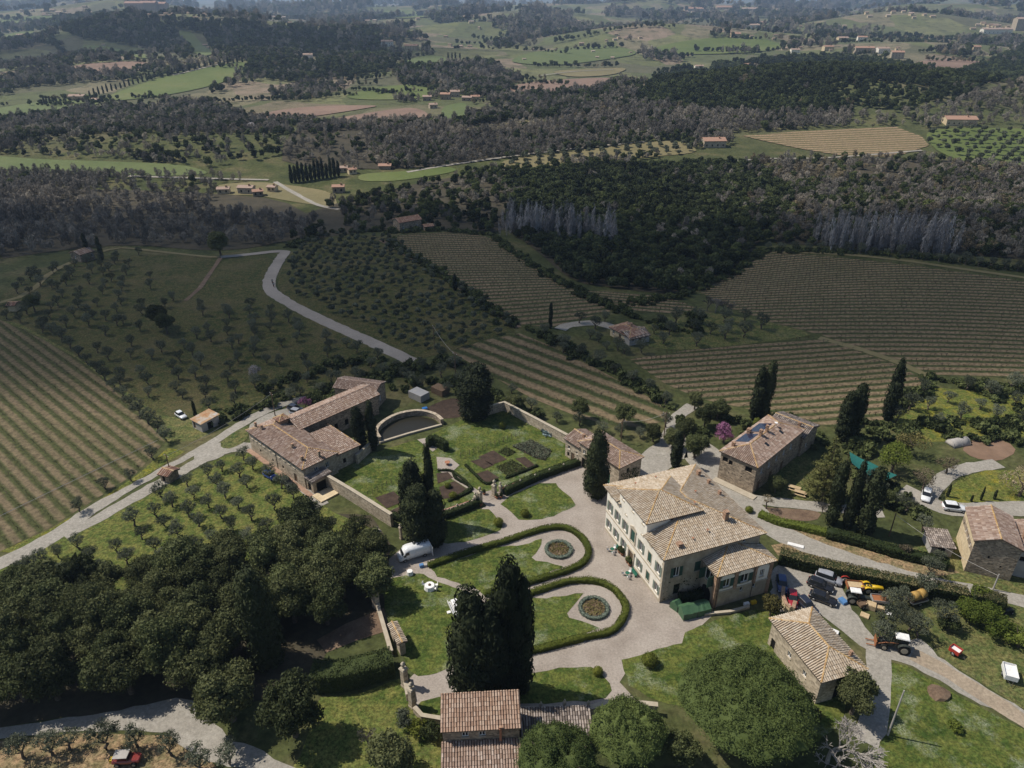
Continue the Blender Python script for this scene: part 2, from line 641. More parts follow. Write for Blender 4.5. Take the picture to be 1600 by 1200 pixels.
def blob_core(bl, k, rng):
    v = ICO1_V * (1 + rng.uniform(-.12, .12, (len(ICO1_V), 1)))
    return v * np.array(bl[3:6]) * k + np.array(bl[:3]), ICO1_F


def crown_mesh(name, blobs, n, size, mat, seed, shell=.3, core=.72, up=.15, aspect=.62, spread=.75, along=None, fuzz=0.0):
    rng = np.random.default_rng(seed)
    B = np.array(blobs, float)
    area = (B[:, 3] * B[:, 4] + B[:, 3] * B[:, 5] + B[:, 4] * B[:, 5])
    pick = rng.choice(len(B), int(n * 1.7), p=area / area.sum())
    d = rdir(len(pick), rng, up)
    r = 1 - shell * rng.random(len(pick)) ** 1.6 + rng.normal(0, .05, len(pick))
    c = B[pick, :3] + d * B[pick, 3:6] * r[:, None]
    keep = np.ones(len(c), bool)
    for i in range(len(B)):                                  # nothing deep inside a neighbouring lobe
        q = ((c - B[i, :3]) / B[i, 3:6])
        keep &= (pick == i) | ((q * q).sum(1) > .72)
    c, d = c[keep][:n], d[keep][:n]
    if fuzz:
        c = c + rng.normal(0, fuzz, c.shape)
    nr = d + rng.normal(size=d.shape) * spread
    nr /= np.linalg.norm(nr, axis=1)[:, None]
    s = size * rng.uniform(.6, 1.35, len(c))
    al = None if along is None else np.tile(np.array(along, float), (len(c), 1))
    v = leaf_arrays(c, nr, s, aspect, rng, al)
    extra = [blob_core(b, core, rng) for b in blobs] if core else None
    return quads_mesh(name, v, M[mat] if isinstance(mat, str) else mat, extra)


def trunk_mesh(name, h, r, seed, forks=4, spread=1.2, mat='bark', lean=.15):
    rng = random.Random(seed)
    mb = MB()
    p = [Vector((0, 0, -.3))]
    for i in range(1, 4):
        p.append(Vector((rng.uniform(-lean, lean) * i * .4, rng.uniform(-lean, lean) * i * .4, h * i / 3)))
    mb.tube(p, [r * 1.25, r, r * .85, r * .7], 7)
    for k in range(forks):
        a = 2 * math.pi * (k + rng.random() * .6) / forks
        q = p[2] + (p[3] - p[2]) * rng.random()
        e = q + Vector((math.cos(a) * spread, math.sin(a) * spread, spread * rng.uniform(.7, 1.3)))
        m_ = (q + e) / 2 + Vector((0, 0, -.1 * spread))
        mb.tube([q, m_, e], [r * .55, r * .4, r * .2], 5)
    me = mb.mesh(name)
    me.materials.append(M[mat])
    return me


class Proto:
    def __init__(self, name, trunk, crown, cat='tree'):
        self.name, self.trunk, self.crown, self.cat = name, trunk, crown, cat


def plant(pr, loc, s, label, group=None, rz=None, cat=None, name=None, tilt=0):
    rz = random.random() * 6.28 if rz is None else rz
    e = empty(name or pr.name, loc, rz, label, cat or pr.cat, group)
    e.scale = s if hasattr(s, '__len__') else (s, s, s)
    if tilt:
        e.rotation_euler = (random.uniform(-tilt, tilt), random.uniform(-tilt, tilt), rz)
    if pr.trunk:
        obj('trunk', pr.trunk, None, e)
    obj('crown', pr.crown, None, e)
    return e


def lobes(n, rx, rz_, zc, br, seed, flat=1.0):
    """lobes filling an ellipsoid crown"""
    rng = np.random.default_rng(seed)
    out = []
    for i in range(n):
        d = rdir(1, rng, .25)[0]
        k = rng.uniform(.45, .78)
        b = br * rng.uniform(.7, 1.25)
        out.append((d[0] * rx * k, d[1] * rx * k, zc + d[2] * rz_ * k, b, b, b * rng.uniform(.7, .95) * flat))
    out.append((0, 0, zc, rx * .6, rx * .6, rz_ * .6))
    return out


PR = {}
# holm oaks, crown about 8 m wide, 8 m high
PR['oak'] = [Proto('holm_oak', trunk_mesh('oak_trunk', 3.4, .32, i, 4, 1.8), crown_mesh('oak_crown', lobes(17 + i, 3.8, 2.7, 4.9, 1.3, 11 + i), 5200, .19, 'holm' if i % 3 else 'oak_olive', 20 + i, shell=.4, fuzz=.14)) for i in range(5)]
PR['browntree'] = [Proto('oak_tree', trunk_mesh('brown_oak_trunk', 3.4, .28, 50 + i, 4, 1.8), crown_mesh('brown_oak_crown', lobes(12, 3.6, 2.9, 5.1, 1.45, 51 + i), 4200, .16, 'oak_olive', 60 + i, shell=.6, core=.45, fuzz=.14)) for i in range(2)]
# olives, crown about 4.4 m wide
PR['olive'] = [Proto('olive_tree', trunk_mesh('olive_trunk', 1.3, .2, 70 + i, 4, .9, lean=.3), crown_mesh('olive_crown', lobes(9, 1.85, 1.25, 2.5, .72, 71 + i), 1500, .12, 'olive', 80 + i, shell=.85, core=.3, aspect=.45, spread=1.1)) for i in range(4)]


def cypress_blobs(h, r, n, seed, taper=.9):
    """stacked overlapping spindles of a cypress"""
    rng = np.random.default_rng(seed)
    out = []
    for i in range(n):
        t = (i + .5) / n
        rr = r * min(1.0, .55 + t * 3.2) * math.sqrt(max(.10, 1 - (max(0.0, t - .5) / .56) ** 2.6))
        for k in range(2):
            a = rng.uniform(0, 6.28)
            q = rr * .24
            out.append((q * math.cos(a), q * math.sin(a), h * (.04 + .92 * t) + rng.uniform(-.5, .5) * h / n, rr * .80, rr * .80, h / n * 1.9))
    return out


def cypress_mesh(name, h, r, n, seed, leaves, size):
    return crown_mesh(name, cypress_blobs(h, r, n, seed), leaves, size, 'cypress', seed, shell=.22, core=.84, up=0, aspect=.38, spread=.5, along=(0, 0, 1))


PR['cyp'] = [Proto('cypress_tree', trunk_mesh('cypress_trunk', 1.6, .25, 90 + i, 0), cypress_mesh('cypress_crown', 12, 1.15, 12, 91 + i, 3000, .24)) for i in range(2)]
PR['cypfat'] = [Proto('cypress_tree', trunk_mesh('cypress_trunk', 1.6, .35, 95 + i, 0), cypress_mesh('broad_cypress_crown', 12, 2.3, 11, 96 + i, 6000, .24)) for i in range(2)]


def pine_crown(name, r, hgt, seed, n):
    """umbrella crown: one dense dome of needle tufts, bumpy with the branch ends beneath"""
    rng = np.random.default_rng(seed)

    def dome(a, q):
        x, y = q * np.cos(a), q * np.sin(a)
        w = np.array([1.2 * noise.noise(Vector((u * .45, v * .45, seed))) + 1.7 * abs(noise.noise(Vector((u * .85, v * .85, seed + 9)))) + .35 * noise.noise(Vector((u * 2.2, v * 2.2, seed + 4))) for u, v in zip(x, y)])
        e = 1 + .16 * np.array([noise.noise(Vector((math.cos(t) * 1.6, math.sin(t) * 1.6, seed + 5))) + .6 * noise.noise(Vector((math.cos(t) * 5, math.sin(t) * 5, seed + 7))) for t in a])
        k = np.clip(1 - (q / r) ** 2, 0, 1)
        return np.stack([x * e, y * e, hgt * k ** .42 + w * (.4 + .6 * k)], 1)
    a, q = rng.uniform(0, 2 * math.pi, n), r * np.sqrt(rng.random(n))
    c = dome(a, q) + rng.normal(0, .19, (n, 3))
    hollow = np.array([noise.noise(Vector((u * .9, v * .9, seed + 20))) for u, v in c[:, :2]])
    kp = hollow + rng.normal(0, .12, n) > -.26
    a, q, c = a[kp], q[kp], c[kp]
    n = len(c)
    nr = np.stack([np.cos(a) * (q / r) ** 2 * .9, np.sin(a) * (q / r) ** 2 * .9, np.full(n, .8)], 1) + rng.normal(size=(n, 3)) * .55
    nr /= np.linalg.norm(nr, axis=1)[:, None]
    v = leaf_arrays(c, nr, rng.uniform(.07, .17, n), .45, rng)
    nu, nv = 40, 16
    g = np.array([(2 * math.pi * k / nu, r * .97 * i / nv) for i in range(nv + 1) for k in range(nu)])
    top = dome(g[:, 0], g[:, 1]) - np.array([0, 0, .28])
    bot = top.copy()
    bot[:, 2] = np.minimum(top[:, 2] - .1, hgt * .15)
    F_ = [(b + i * nu + k, b + i * nu + (k + 1) % nu, b + (i + 1) * nu + (k + 1) % nu, b + (i + 1) * nu + k) for b in (0, len(top)) for i in range(nv) for k in range(nu)]
    return quads_mesh(name, v, M['pine'], [(np.vstack([top, bot]), F_)])


def tall_trunk(name, h, r, seed):
    mb = MB()
    rng = random.Random(seed)
    mb.tube([(0, 0, -.3), (.1, 0, h * .4), (0, .1, h * .8)], [r * 1.2, r, r * .8], 9)
    for k in range(7):
        a = k * .9 + rng.random() * .3
        mb.tube([(0, .1, h * .75), (math.cos(a) * 1.6, math.sin(a) * 1.6, h * .95), (math.cos(a) * 3.4, math.sin(a) * 3.4, h * 1.1)], [r * .5, r * .35, r * .15], 5)
    me = mb.mesh(name)
    me.materials.append(M['bark'])
    return me


def bare_mesh(name, h, seed, depth=5, mat='bare', r0=.16, spread=.55, twig=.035):
    rng = random.Random(seed)
    mb = MB()

    def grow(p, d, L, r, k):
        q = p + d * L
        mid = (p + q) / 2 + Vector((rng.uniform(-1, 1), rng.uniform(-1, 1), rng.uniform(-.3, .3))) * L * .08
        mb.tube([p, mid, q], [r, r * .85, r * .7], 6 if k > depth - 2 else 3, cap=False)
        if k == 0:
            return
        for _ in range(3 if k > 1 else 3):
            nd_ = (d + Vector((rng.gauss(0, spread), rng.gauss(0, spread), rng.gauss(.12, spread * .6)))).normalized()
            grow(p + (q - p) * rng.uniform(.55, 1.0), nd_, L * rng.uniform(.6, .82), max(r * .6, twig), k - 1)
    grow(Vector((0, 0, -.2)), Vector((0, 0, 1)), h * .3, r0, depth)
    me = mb.mesh(name)
    me.materials.append(M[mat])
    return me


def bare_crown(name, blobs, n, mat, seed, size=.5):
    """a leafless crown: thin upright twigs"""
    return crown_mesh(name, blobs, n, size, mat, seed, shell=.9, core=0, aspect=.10, spread=1.2, along=(0, 0, 1.2))


# woods seen from afar: each proto is one tree
M['far_holm'] = mat_leaf('far_evergreen_leaf', (.024, .036, .016), (.085, .102, .042), .4, .25, .5, .4)
PR['far_ever'] = [crown_mesh('far_evergreen', lobes(6, 2.6, 2.2, 3.6, 1.35, 200 + i), 330, .55, 'far_holm', 210 + i, core=.78) for i in range(3)]
PR['far_green'] = [crown_mesh('far_green_tree', lobes(6, 2.5, 2.4, 3.6, 1.3, 220 + i), 330, .5, 'shrub', 225 + i, core=.7) for i in range(2)]
PR['far_bare'] = [crown_mesh('far_bare_tree', lobes(6, 2.3, 3.0, 4.2, 1.3, 230 + i), 420, .60, 'bare', 240 + i, shell=.8, core=0, aspect=.16, spread=1.0, along=(0, 0, 1.3)) for i in range(3)]
PR['far_brown'] = [crown_mesh('far_brown_tree', lobes(6, 2.5, 2.6, 3.8, 1.3, 250 + i), 360, .45, 'bare_brown', 255 + i, shell=.6, core=.45, fuzz=.14, aspect=.3) for i in range(2)]
PR['far_poplar'] = [crown_mesh('far_poplar', [(0, 0, 5, 1.1, 1.1, 5), (0, 0, 8, .7, .7, 4)], 300, .8, 'greybare', 260 + i, shell=.9, core=0, aspect=.07, spread=.8, along=(0, 0, 3)) for i in range(2)]
PR['far_olive'] = [crown_mesh('far_olive', lobes(5, 1.9, 1.2, 2.2, .9, 270 + i), 200, .36, 'olive', 275 + i, core=.7, aspect=.5) for i in range(2)]
PR['far_bush'] = [crown_mesh('far_bush', lobes(4, 1.5, 1.0, 1.0, .8, 280 + i), 160, .3, 'shrub', 285 + i, core=.7) for i in range(2)]


def scatter(name, pts, scl, protos, label, cat, seed=1, kind='stuff'):
    """one object: plants nobody could count, instanced on its points"""
    rng = np.random.default_rng(seed)
    me = bpy.data.meshes.new(name)
    me.vertices.add(len(pts))
    me.vertices.foreach_set('co', np.asarray(pts, np.float32).ravel())
    a = me.attributes.new('size', 'FLOAT_VECTOR', 'POINT')
    s = np.asarray(scl, float)
    sv = np.stack([s * rng.uniform(.85, 1.2, len(s)), s * rng.uniform(.85, 1.2, len(s)), s * rng.uniform(.75, 1.3, len(s))], 1)
    a.data.foreach_set('vector', sv.astype(np.float32).ravel())
    a = me.attributes.new('turn', 'FLOAT_VECTOR', 'POINT')
    t = np.zeros((len(s), 3), np.float32)
    t[:, 2] = rng.uniform(0, 6.28, len(s))
    t[:, :2] = rng.normal(0, .05, (len(s), 2))
    a.data.foreach_set('vector', t.ravel())
    o = bpy.data.objects.new(name, me)
    COL.objects.link(o)
    tag(o, label, cat, None, kind)
    pc = bpy.data.collections.new(name + '_kinds')
    for i, m in enumerate(protos):
        pc.objects.link(bpy.data.objects.new(m.name, m))
    ng = bpy.data.node_groups.new(name, 'GeometryNodeTree')
    ng.interface.new_socket('Geometry', in_out='INPUT', socket_type='NodeSocketGeometry')
    ng.interface.new_socket('Geometry', in_out='OUTPUT', socket_type='NodeSocketGeometry')
    N = ng.nodes
    gi, go = N.new('NodeGroupInput'), N.new('NodeGroupOutput')
    ip = N.new('GeometryNodeInstanceOnPoints')
    ci = N.new('GeometryNodeCollectionInfo')
    ci.inputs['Collection'].default_value = pc
    ci.inputs['Separate Children'].default_value = True
    ci.inputs['Reset Children'].default_value = True
    ip.inputs['Pick Instance'].default_value = True
    rv = N.new('FunctionNodeRandomValue')
    rv.data_type = 'INT'
    rv.inputs[4].default_value = 0
    rv.inputs[5].default_value = len(protos) - 1
    na = N.new('GeometryNodeInputNamedAttribute')
    na.data_type = 'FLOAT_VECTOR'
    na.inputs[0].default_value = 'size'
    nb = N.new('GeometryNodeInputNamedAttribute')
    nb.data_type = 'FLOAT_VECTOR'
    nb.inputs[0].default_value = 'turn'
    L = ng.links.new
    L(gi.outputs[0], ip.inputs['Points'])
    L(ci.outputs[0], ip.inputs['Instance'])
    L(rv.outputs[2], ip.inputs['Instance Index'])
    L(na.outputs[0], ip.inputs['Scale'])
    L(nb.outputs[0], ip.inputs['Rotation'])
    L(ip.outputs[0], go.inputs[0])
    md = o.modifiers.new('plants', 'NODES')
    md.node_group = ng
    return o


def path_pts(pts, step):
    """resampled smooth polyline (Catmull-Rom)"""
    p = [Vector(q) for q in pts]
    out = []
    for i in range(len(p) - 1):
        a, b, c, d = p[max(i - 1, 0)], p[i], p[i + 1], p[min(i + 2, len(p) - 1)]
        n = max(1, int((c - b).length / step))
        for k in range(n):
            t = k / n
            out.append(.5 * ((2 * b) + (c - a) * t + (2 * a - 5 * b + 4 * c - d) * t * t + (3 * b - a - 3 * c + d) * t ** 3))
    out.append(p[-1])
    return out


def hedge(name, pts, w, h, label, mat='hedge', top=None, size=.14, dens=55, seed=3, z0=0.0, cat='hedge', group=None, smooth=True, wob=.16):
    """clipped hedge along a ground line: solid uneven body covered in leaf clumps"""
    rng = np.random.default_rng(seed)
    pp = path_pts(pts, .8) if smooth else [Vector(q) for q in pts]
    pp = [Vector((q.x, q.y, z0)) for q in pp]
    secs, C, Nn, T = [], [], [], []
    for i, q in enumerate(pp):
        d = (pp[min(i + 1, len(pp) - 1)] - pp[max(i - 1, 0)]).normalized()
        nn = Vector((-d.y, d.x, 0))
        j = lambda: float(rng.uniform(-wob, wob))
        ww = w / 2 - .06
        hh = h - .06
        secs.append([q + nn * (-ww + j()), q + nn * (-ww * .95 + j()) + Vector((0, 0, hh * .75)), q + nn * (-ww * .6) + Vector((0, 0, hh + j())), q + nn * (ww * .6) + Vector((0, 0, hh + j())), q + nn * (ww * .95 + j()) + Vector((0, 0, hh * .75)), q + nn * (ww + j())])
        if i:
            L = (q - pp[i - 1]).length
            for side, area in ((-1, h), (1, h), (0, w)):
                k = rng.poisson(L * area * dens)
                for _ in range(k):
                    t = float(rng.random())
                    b = pp[i - 1] + (q - pp[i - 1]) * t
                    if side:
                        c = b + nn * side * (w / 2 + float(rng.normal(0, .04))) + Vector((0, 0, float(rng.random()) * h))
                        m_ = nn * side
                    else:
                        c = b + nn * float(rng.uniform(-.5, .5)) * w + Vector((0, 0, h + float(rng.normal(0, .05))))
                        m_ = Vector((0, 0, 1))
                    C.append(c[:])
                    Nn.append(m_[:])
                    T.append(side == 0)
    C, Nn, T = np.array(C), np.array(Nn), np.array(T)
    Nn = Nn + rng.normal(size=Nn.shape) * .55
    Nn /= np.linalg.norm(Nn, axis=1)[:, None]
    mb = MB()
    mb.sections([[tuple(v) for v in s] for s in secs])
    sz = size * rng.uniform(.6, 1.4, len(C))
    v = leaf_arrays(C, Nn, sz, .6, rng)
    if top:
        e = empty(name, (0, 0, 0), 0, label, cat, group)
        k = np.repeat(T, 4)
        obj('foliage', quads_mesh(name + '_sides', v[~k], M[mat], [(mb.v, mb.f)]), None, e)
        obj('clipped_top', quads_mesh(name + '_top', v[k], M[top]), None, e)
        return e
    return tag(obj(name, quads_mesh(name, v, M[mat], [(mb.v, mb.f)]), None), label, cat, group)
# ------------------------------------------------------------------ the setting: terrain, fields, roads
def build_terrain():
    ys = np.concatenate([[-500, -200, -60, 0, 30], np.arange(50, 200, 10.), np.geomspace(200, 18500, 250)])
    us = np.linspace(-1.2, 1.2, 201)
    V, F_ = [], []
    for y in ys:
        X = us * max(y, 300) * 1.0
        Z = G(X, np.full_like(X, y))
        V += [(float(a), float(y), float(b)) for a, b in zip(X, Z)]
    n = len(us)
    for i in range(len(ys) - 1):
        for k in range(n - 1):
            F_.append((i * n + k, i * n + k + 1, (i + 1) * n + k + 1, (i + 1) * n + k))
    me = bpy.data.meshes.new('terrain')
    me.from_pydata(V, [], F_)
    tag(obj('terrain', me, 'land', None, True), 'rolling open country of meadow, scrub and ploughland', None, None, 'structure')


build_terrain()


def lift(y):
    return .05 + .0011 * max(0.0, y - 200)


def smooth_poly(poly, it=2):
    p = [tuple(q[:2]) for q in poly]
    for _ in range(it):
        o = []
        for i in range(len(p)):
            a, b = p[i], p[(i + 1) % len(p)]
            o.append((a[0] * .78 + b[0] * .22, a[1] * .78 + b[1] * .22))
            o.append((a[0] * .22 + b[0] * .78, a[1] * .22 + b[1] * .78))
        p = o
    return p


def sheet(name, poly, mat, off=None, step=None, uv=None, smooth=0, label=None, kind='structure', jag=0.0, world=False):
    """a cover draped over the terrain; poly in photograph pixels (or metres with world=True)"""
    if world:
        W = [(q[0], q[1]) for q in poly]
    else:
        W = [PT(*q)[:2] for q in poly]
    if smooth:
        W = smooth_poly(W, smooth)
    W = np.array(W)
    cen = W.mean(0)
    if step is None:
        step = max(6.0, cen[1] * .02)
    bd = []
    rg = random.Random(len(name) + int(cen[0]))
    js = min(step, 1.2) if jag else step
    for i in range(len(W)):
        a, b = W[i], W[(i + 1) % len(W)]
        n = max(1, int(np.linalg.norm(b - a) / js))
        for k in range(n):
            q = a + (b - a) * k / n
            if jag:
                q = q + np.array([rg.gauss(0, jag), rg.gauss(0, jag)])
            bd.append(q)
    pts = [Vector((float(q[0]), float(q[1]))) for q in bd]
    nb = len(pts)
    edges = [(i, (i + 1) % nb) for i in range(nb)]
    flat = W[:, 1].max() < 195
    if not flat:
        x0, y0 = W.min(0)
        x1, y1 = W.max(0)
        gx, gy = np.meshgrid(np.arange(x0, x1, step), np.arange(y0, y1, step))
        gx, gy = gx.ravel(), gy.ravel()
        k = in_poly(gx, gy, W)
        pts += [Vector((float(a), float(b))) for a, b in zip(gx[k], gy[k])]
    r = delaunay_2d_cdt(pts, edges, [], 1, 1e-5)
    vs, fs = r[0], r[2]
    xy = np.array([v[:] for v in vs])
    z = G(xy[:, 0], xy[:, 1]) + (np.array([lift(y) for y in xy[:, 1]]) if off is None else off)
    me = bpy.data.meshes.new(name)
    me.from_pydata([(a, b, c) for (a, b), c in zip(xy.tolist(), z.tolist())], [], fs)
    if uv:
        l = me.uv_layers.new(name='UVMap')
        co = np.array([uv(*xy[lp.vertex_index]) for lp in me.loops], np.float32)
        l.data.foreach_set('uv', co.ravel())
    bm = bmesh.new()
    bm.from_mesh(me)
    for f in bm.faces:
        if f.normal.z < 0:
            f.normal_flip()
    bm.to_mesh(me)
    bm.free()
    o = obj(name, me, mat, None, not flat)
    return tag(o, label, None, None, kind)


def road(name, pts, width, mat, label, off=.07, jag=.12, world=False, widths=None):
    W = [Vector((q[0], q[1], 0)) if world else PT(*q[:2]) for q in pts]
    W = [Vector((q.x, q.y, 0)) for q in W]
    pp = path_pts(W, 1.5 if W[0].y < 260 else 5)
    V, F_ = [], []
    rg = random.Random(len(name))
    for i, q in enumerate(pp):
        d = (pp[min(i + 1, len(pp) - 1)] - pp[max(i - 1, 0)]).normalized()
        nn = Vector((-d.y, d.x, 0))
        w = width if widths is None else float(np.interp(i / (len(pp) - 1), np.linspace(0, 1, len(widths)), widths))
        for s in (-.5, -.17, .17, .5):
            e = q + nn * (w * s + (rg.gauss(0, jag) if abs(s) == .5 else 0))
            V.append((e.x, e.y, float(G(e.x, e.y)) + off + .0015 * max(0, e.y - 200)))
        if i:
            for s in range(3):
                b = (i - 1) * 4 + s
                F_.append((b, b + 1, b + 5, b + 4))
    me = bpy.data.meshes.new(name)
    me.from_pydata(V, [], F_)
    bm = bmesh.new()
    bm.from_mesh(me)
    for f in bm.faces:
        if f.normal.z < 0:
            f.normal_flip()
    bm.to_mesh(me)
    bm.free()
    return tag(obj(name, me, mat), label, None, None, 'structure')


M['vine'] = mat_leaf('bare_vine', (.05, .035, .026), (.13, .095, .07), .2, 0)
FIELDS = []          # pixel outlines where no wood grows


def vineyard(name, poly, row, spacing, mat, label, curv=0.0, vines=True, vh=1.1, step=1.4):
    """a field whose strips run along the line between two pixels of one row"""
    FIELDS.append(poly)
    a, b = PT(*row[0]), PT(*row[1])
    d = Vector((b.x - a.x, b.y - a.y)).normalized()
    nn = Vector((-d.y, d.x))

    def uv(x, y):
        s = (x - a.x) * d.x + (y - a.y) * d.y
        t = (x - a.x) * nn.x + (y - a.y) * nn.y
        return s / spacing, (t + curv * s * s) / spacing
    sheet(name, poly, mat, None, None, uv, 0, label)
    if not vines:
        return
    W = np.array([PT(*q)[:2] for q in poly])
    tt = [uv(*q) for q in W]
    s0, s1 = min(t[0] for t in tt) * spacing, max(t[0] for t in tt) * spacing
    k0, k1 = math.floor(min(t[1] for t in tt)) - 2, math.ceil(max(t[1] for t in tt)) + 2
    rng = np.random.default_rng(len(name) * 7 + int(spacing * 10))
    C = []
    for k in range(k0, k1):
        s = np.arange(s0, s1, step)
        s = s + rng.normal(0, .15, len(s))
        t = (k - .17) * spacing - curv * s * s + rng.normal(0, .08, len(s))
        C.append(np.stack([a.x + d.x * s + nn.x * t, a.y + d.y * s + nn.y * t], 1))
    C = np.vstack(C)
    C = C[in_poly(C[:, 0], C[:, 1], W)]
    n = len(C)
    z = G(C[:, 0], C[:, 1])
    h = vh * rng.uniform(.7, 1.25, n)
    base = np.stack([C[:, 0], C[:, 1], z + h * .45], 1)
    nr = np.tile(np.array([nn.x, nn.y, .15]), (n, 1)) + rng.normal(size=(n, 3)) * .3
    nr /= np.linalg.norm(nr, axis=1)[:, None]
    v1 = leaf_arrays(base, nr, h * .55, .11, rng, np.tile(np.array([0, 0, 1.5]), (n, 1)))
    cane = base + np.array([0, 0, .35])
    v2 = leaf_arrays(cane, nr, np.full(n, step * .5), .10, rng, np.tile(np.array([d.x * 2, d.y * 2, .1]), (n, 1)))
    tag(obj(name.replace('vineyard_field', 'vine_rows'), quads_mesh('vine_rows', np.vstack([v1, v2]), M['vine']), None), label.replace('floor of the', 'rows of bare vines in the'), 'vines', None, 'stuff')


# --- the nearer vineyards
V1 = [(-40, 480), (0, 500), (70, 532), (140, 575), (205, 635), (258, 690), (215, 738), (150, 780), (75, 826), (0, 862), (-60, 890)]
V2 = [(704, 549), (760, 531), (812, 521), (860, 540), (930, 575), (1000, 612), (1043, 640), (1046, 656), (1000, 668), (950, 664), (900, 650), (830, 622), (760, 583)]
V3 = [(598, 374), (640, 366), (700, 364), (756, 369), (800, 387), (866, 430), (930, 470), (955, 487), (900, 500), (862, 511), (812, 508), (760, 470), (700, 430), (640, 396)]
V3B = [(915, 455), (960, 457), (1020, 462), (1060, 470), (1095, 485), (1040, 490), (980, 487), (945, 478)]
V4 = [(985, 562), (1070, 548), (1180, 538), (1275, 529), (1330, 545), (1400, 570), (1442, 592), (1430, 622), (1385, 655), (1300, 668), (1180, 642), (1090, 622), (1040, 600)]
V5 = [(1092, 456), (1130, 430), (1185, 400), (1212, 394), (1300, 402), (1400, 412), (1500, 426), (1640, 446), (1640, 598), (1540, 588), (1450, 585), (1390, 560), (1330, 541), (1285, 524), (1210, 505), (1140, 482)]
vineyard('vineyard_field', V1, ((30, 560), (235, 720)), 2.7, 'rows_green', 'floor of the sloping green and brown vineyard at the lane')
vineyard('vineyard_field', V2, ((760, 548), (1000, 640)), 4.6, 'rows_brown', 'floor of the striped vineyard above the walled garden')
vineyard('vineyard_field', V3, ((640, 420), (880, 424)), 3.6, 'rows_brown', 'floor of the vineyard below the red-roofed barn', curv=-.0012)
vineyard('vineyard_field', V3B, ((930, 470), (1060, 480)), 3.6, 'rows_brown', 'floor of the small vineyard corner beside the valley wood')
vineyard('vineyard_field', V4, ((1050, 590), (1380, 565)), 2.9, 'rows_brown', 'floor of the vineyard behind the house with solar panels')
vineyard('vineyard_field', V5, ((1180, 470), (1580, 455)), 3.1, 'rows_brown', 'floor of the wide curving vineyard on the right slope', curv=.0012)

# --- far fields: outline, material, kind name, label
FAR = [
    ('meadow_field', [(-20, 243), (60, 250), (200, 254), (290, 258), (335, 272), (270, 276), (150, 273), (60, 270), (-20, 263)], 'green_meadow', 'bright green meadow strip at the foot of the pine wood'),
    ('meadow_field', [(-20, 172), (60, 160), (140, 150), (165, 160), (100, 180), (30, 187), (-20, 188)], 'green_meadow', 'green meadow around the cypress-lined farmhouse'),
    ('meadow_field', [(160, 152), (240, 124), (300, 111), (380, 96), (394, 108), (350, 130), (260, 150), (180, 159)], 'meadow', 'long pale green meadow below the cypress row'),
    ('clay_field', [(85, 110), (130, 101), (220, 96), (250, 105), (170, 119)], 'clay', 'brown field on the blue-green hillside'),
    ('meadow_field', [(-20, 65), (25, 52), (60, 48), (30, 62), (-20, 76)], 'meadow', 'pale meadow at the far hillside village'),
    ('meadow_field', [(120, 70), (200, 76), (260, 92), (200, 92), (150, 84)], 'meadow', 'meadow below the dark blue wood'),
    ('meadow_field', [(270, 48), (310, 52), (340, 85), (310, 92), (285, 70)], 'green_meadow', 'green slope cutting into the dark hillside wood'),
    ('meadow_field', [(612, 103), (650, 86), (705, 90), (695, 106), (645, 110)], 'green_meadow', 'emerald meadow below the hilltop farm'),
    ('meadow_field', [(535, 151), (580, 139), (660, 131), (700, 141), (660, 156), (560, 157)], 'meadow', 'yellow-green meadow above the hamlet fields'),
    ('clay_field', [(372, 188), (430, 173), (500, 166), (600, 165), (560, 172), (480, 184), (410, 190)], 'clay', 'reddish bare field left of the hamlet'),
    ('clay_field', [(480, 197), (520, 186), (600, 173), (650, 168), (674, 180), (650, 190), (560, 195)], 'clay', 'pink brown vineyard field beside the hamlet'),
    ('meadow_field', [(690, 166), (732, 160), (728, 186), (690, 189)], 'green_meadow', 'green garden slope of the hamlet'),
    ('meadow_field', [(800, 92), (880, 76), (960, 71), (1005, 84), (940, 95), (860, 104), (800, 99)], 'green_meadow', 'round green hill meadow in the far centre'),
    ('meadow_field', [(1020, 74), (1080, 63), (1180, 56), (1232, 72), (1200, 81), (1090, 86), (1030, 84)], 'meadow', 'yellow-green plateau meadow below the village'),
    ('clay_field', [(800, 131), (940, 121), (972, 126), (940, 140), (850, 149), (790, 152)], 'clay', 'brown vineyard strips behind the hamlet'),
    ('clay_field', [(856, 112), (920, 108), (985, 106), (960, 118), (890, 122)], 'stubble', 'pale stubble field below the round green hill'),
    ('stubble_field', [(700, 205), (760, 196), (850, 186), (850, 192), (770, 204)], 'stubble', 'thin pale clearing in the middle wood'),
    ('vine_field', [(1160, 213), (1250, 206), (1400, 199), (1440, 214), (1452, 228), (1400, 245), (1330, 246), (1250, 233)], 'rows_far', 'striped brown vineyard on the far plateau'),
    ('clay_field', [(1425, 97), (1500, 93), (1560, 101), (1485, 119), (1440, 107)], 'clay', 'reddish field below the hilltop village'),
    ('olive_terrace', [(780, 250), (900, 236), (1010, 223), (1060, 220), (1100, 239), (1000, 247), (880, 258), (790, 266)], 'stubble', 'pale terrace planted with olive rows'),
    ('orchard_field', [(1440, 204), (1520, 200), (1640, 203), (1640, 268), (1540, 262), (1465, 240)], 'meadow', 'green orchard slope at the right edge'),
    ('meadow_field', [(0, 30), (60, 26), (120, 30), (60, 40), (0, 44)], 'meadow', 'far pale fields below the town'),
    ('meadow_field', [(560, 20), (690, 18), (700, 26), (600, 32)], 'meadow', 'far green fields on the skyline ridge'),
    ('meadow_field', [(330, 290), (400, 284), (455, 290), (520, 300), (530, 325), (470, 318), (400, 305), (345, 306)], 'stubble', 'pale yards and gardens of the valley hamlet'),
    ('meadow_field', [(560, 272), (640, 268), (700, 260), (720, 268), (620, 284), (560, 284)], 'meadow', 'pale green strip beside the white lane'),
]
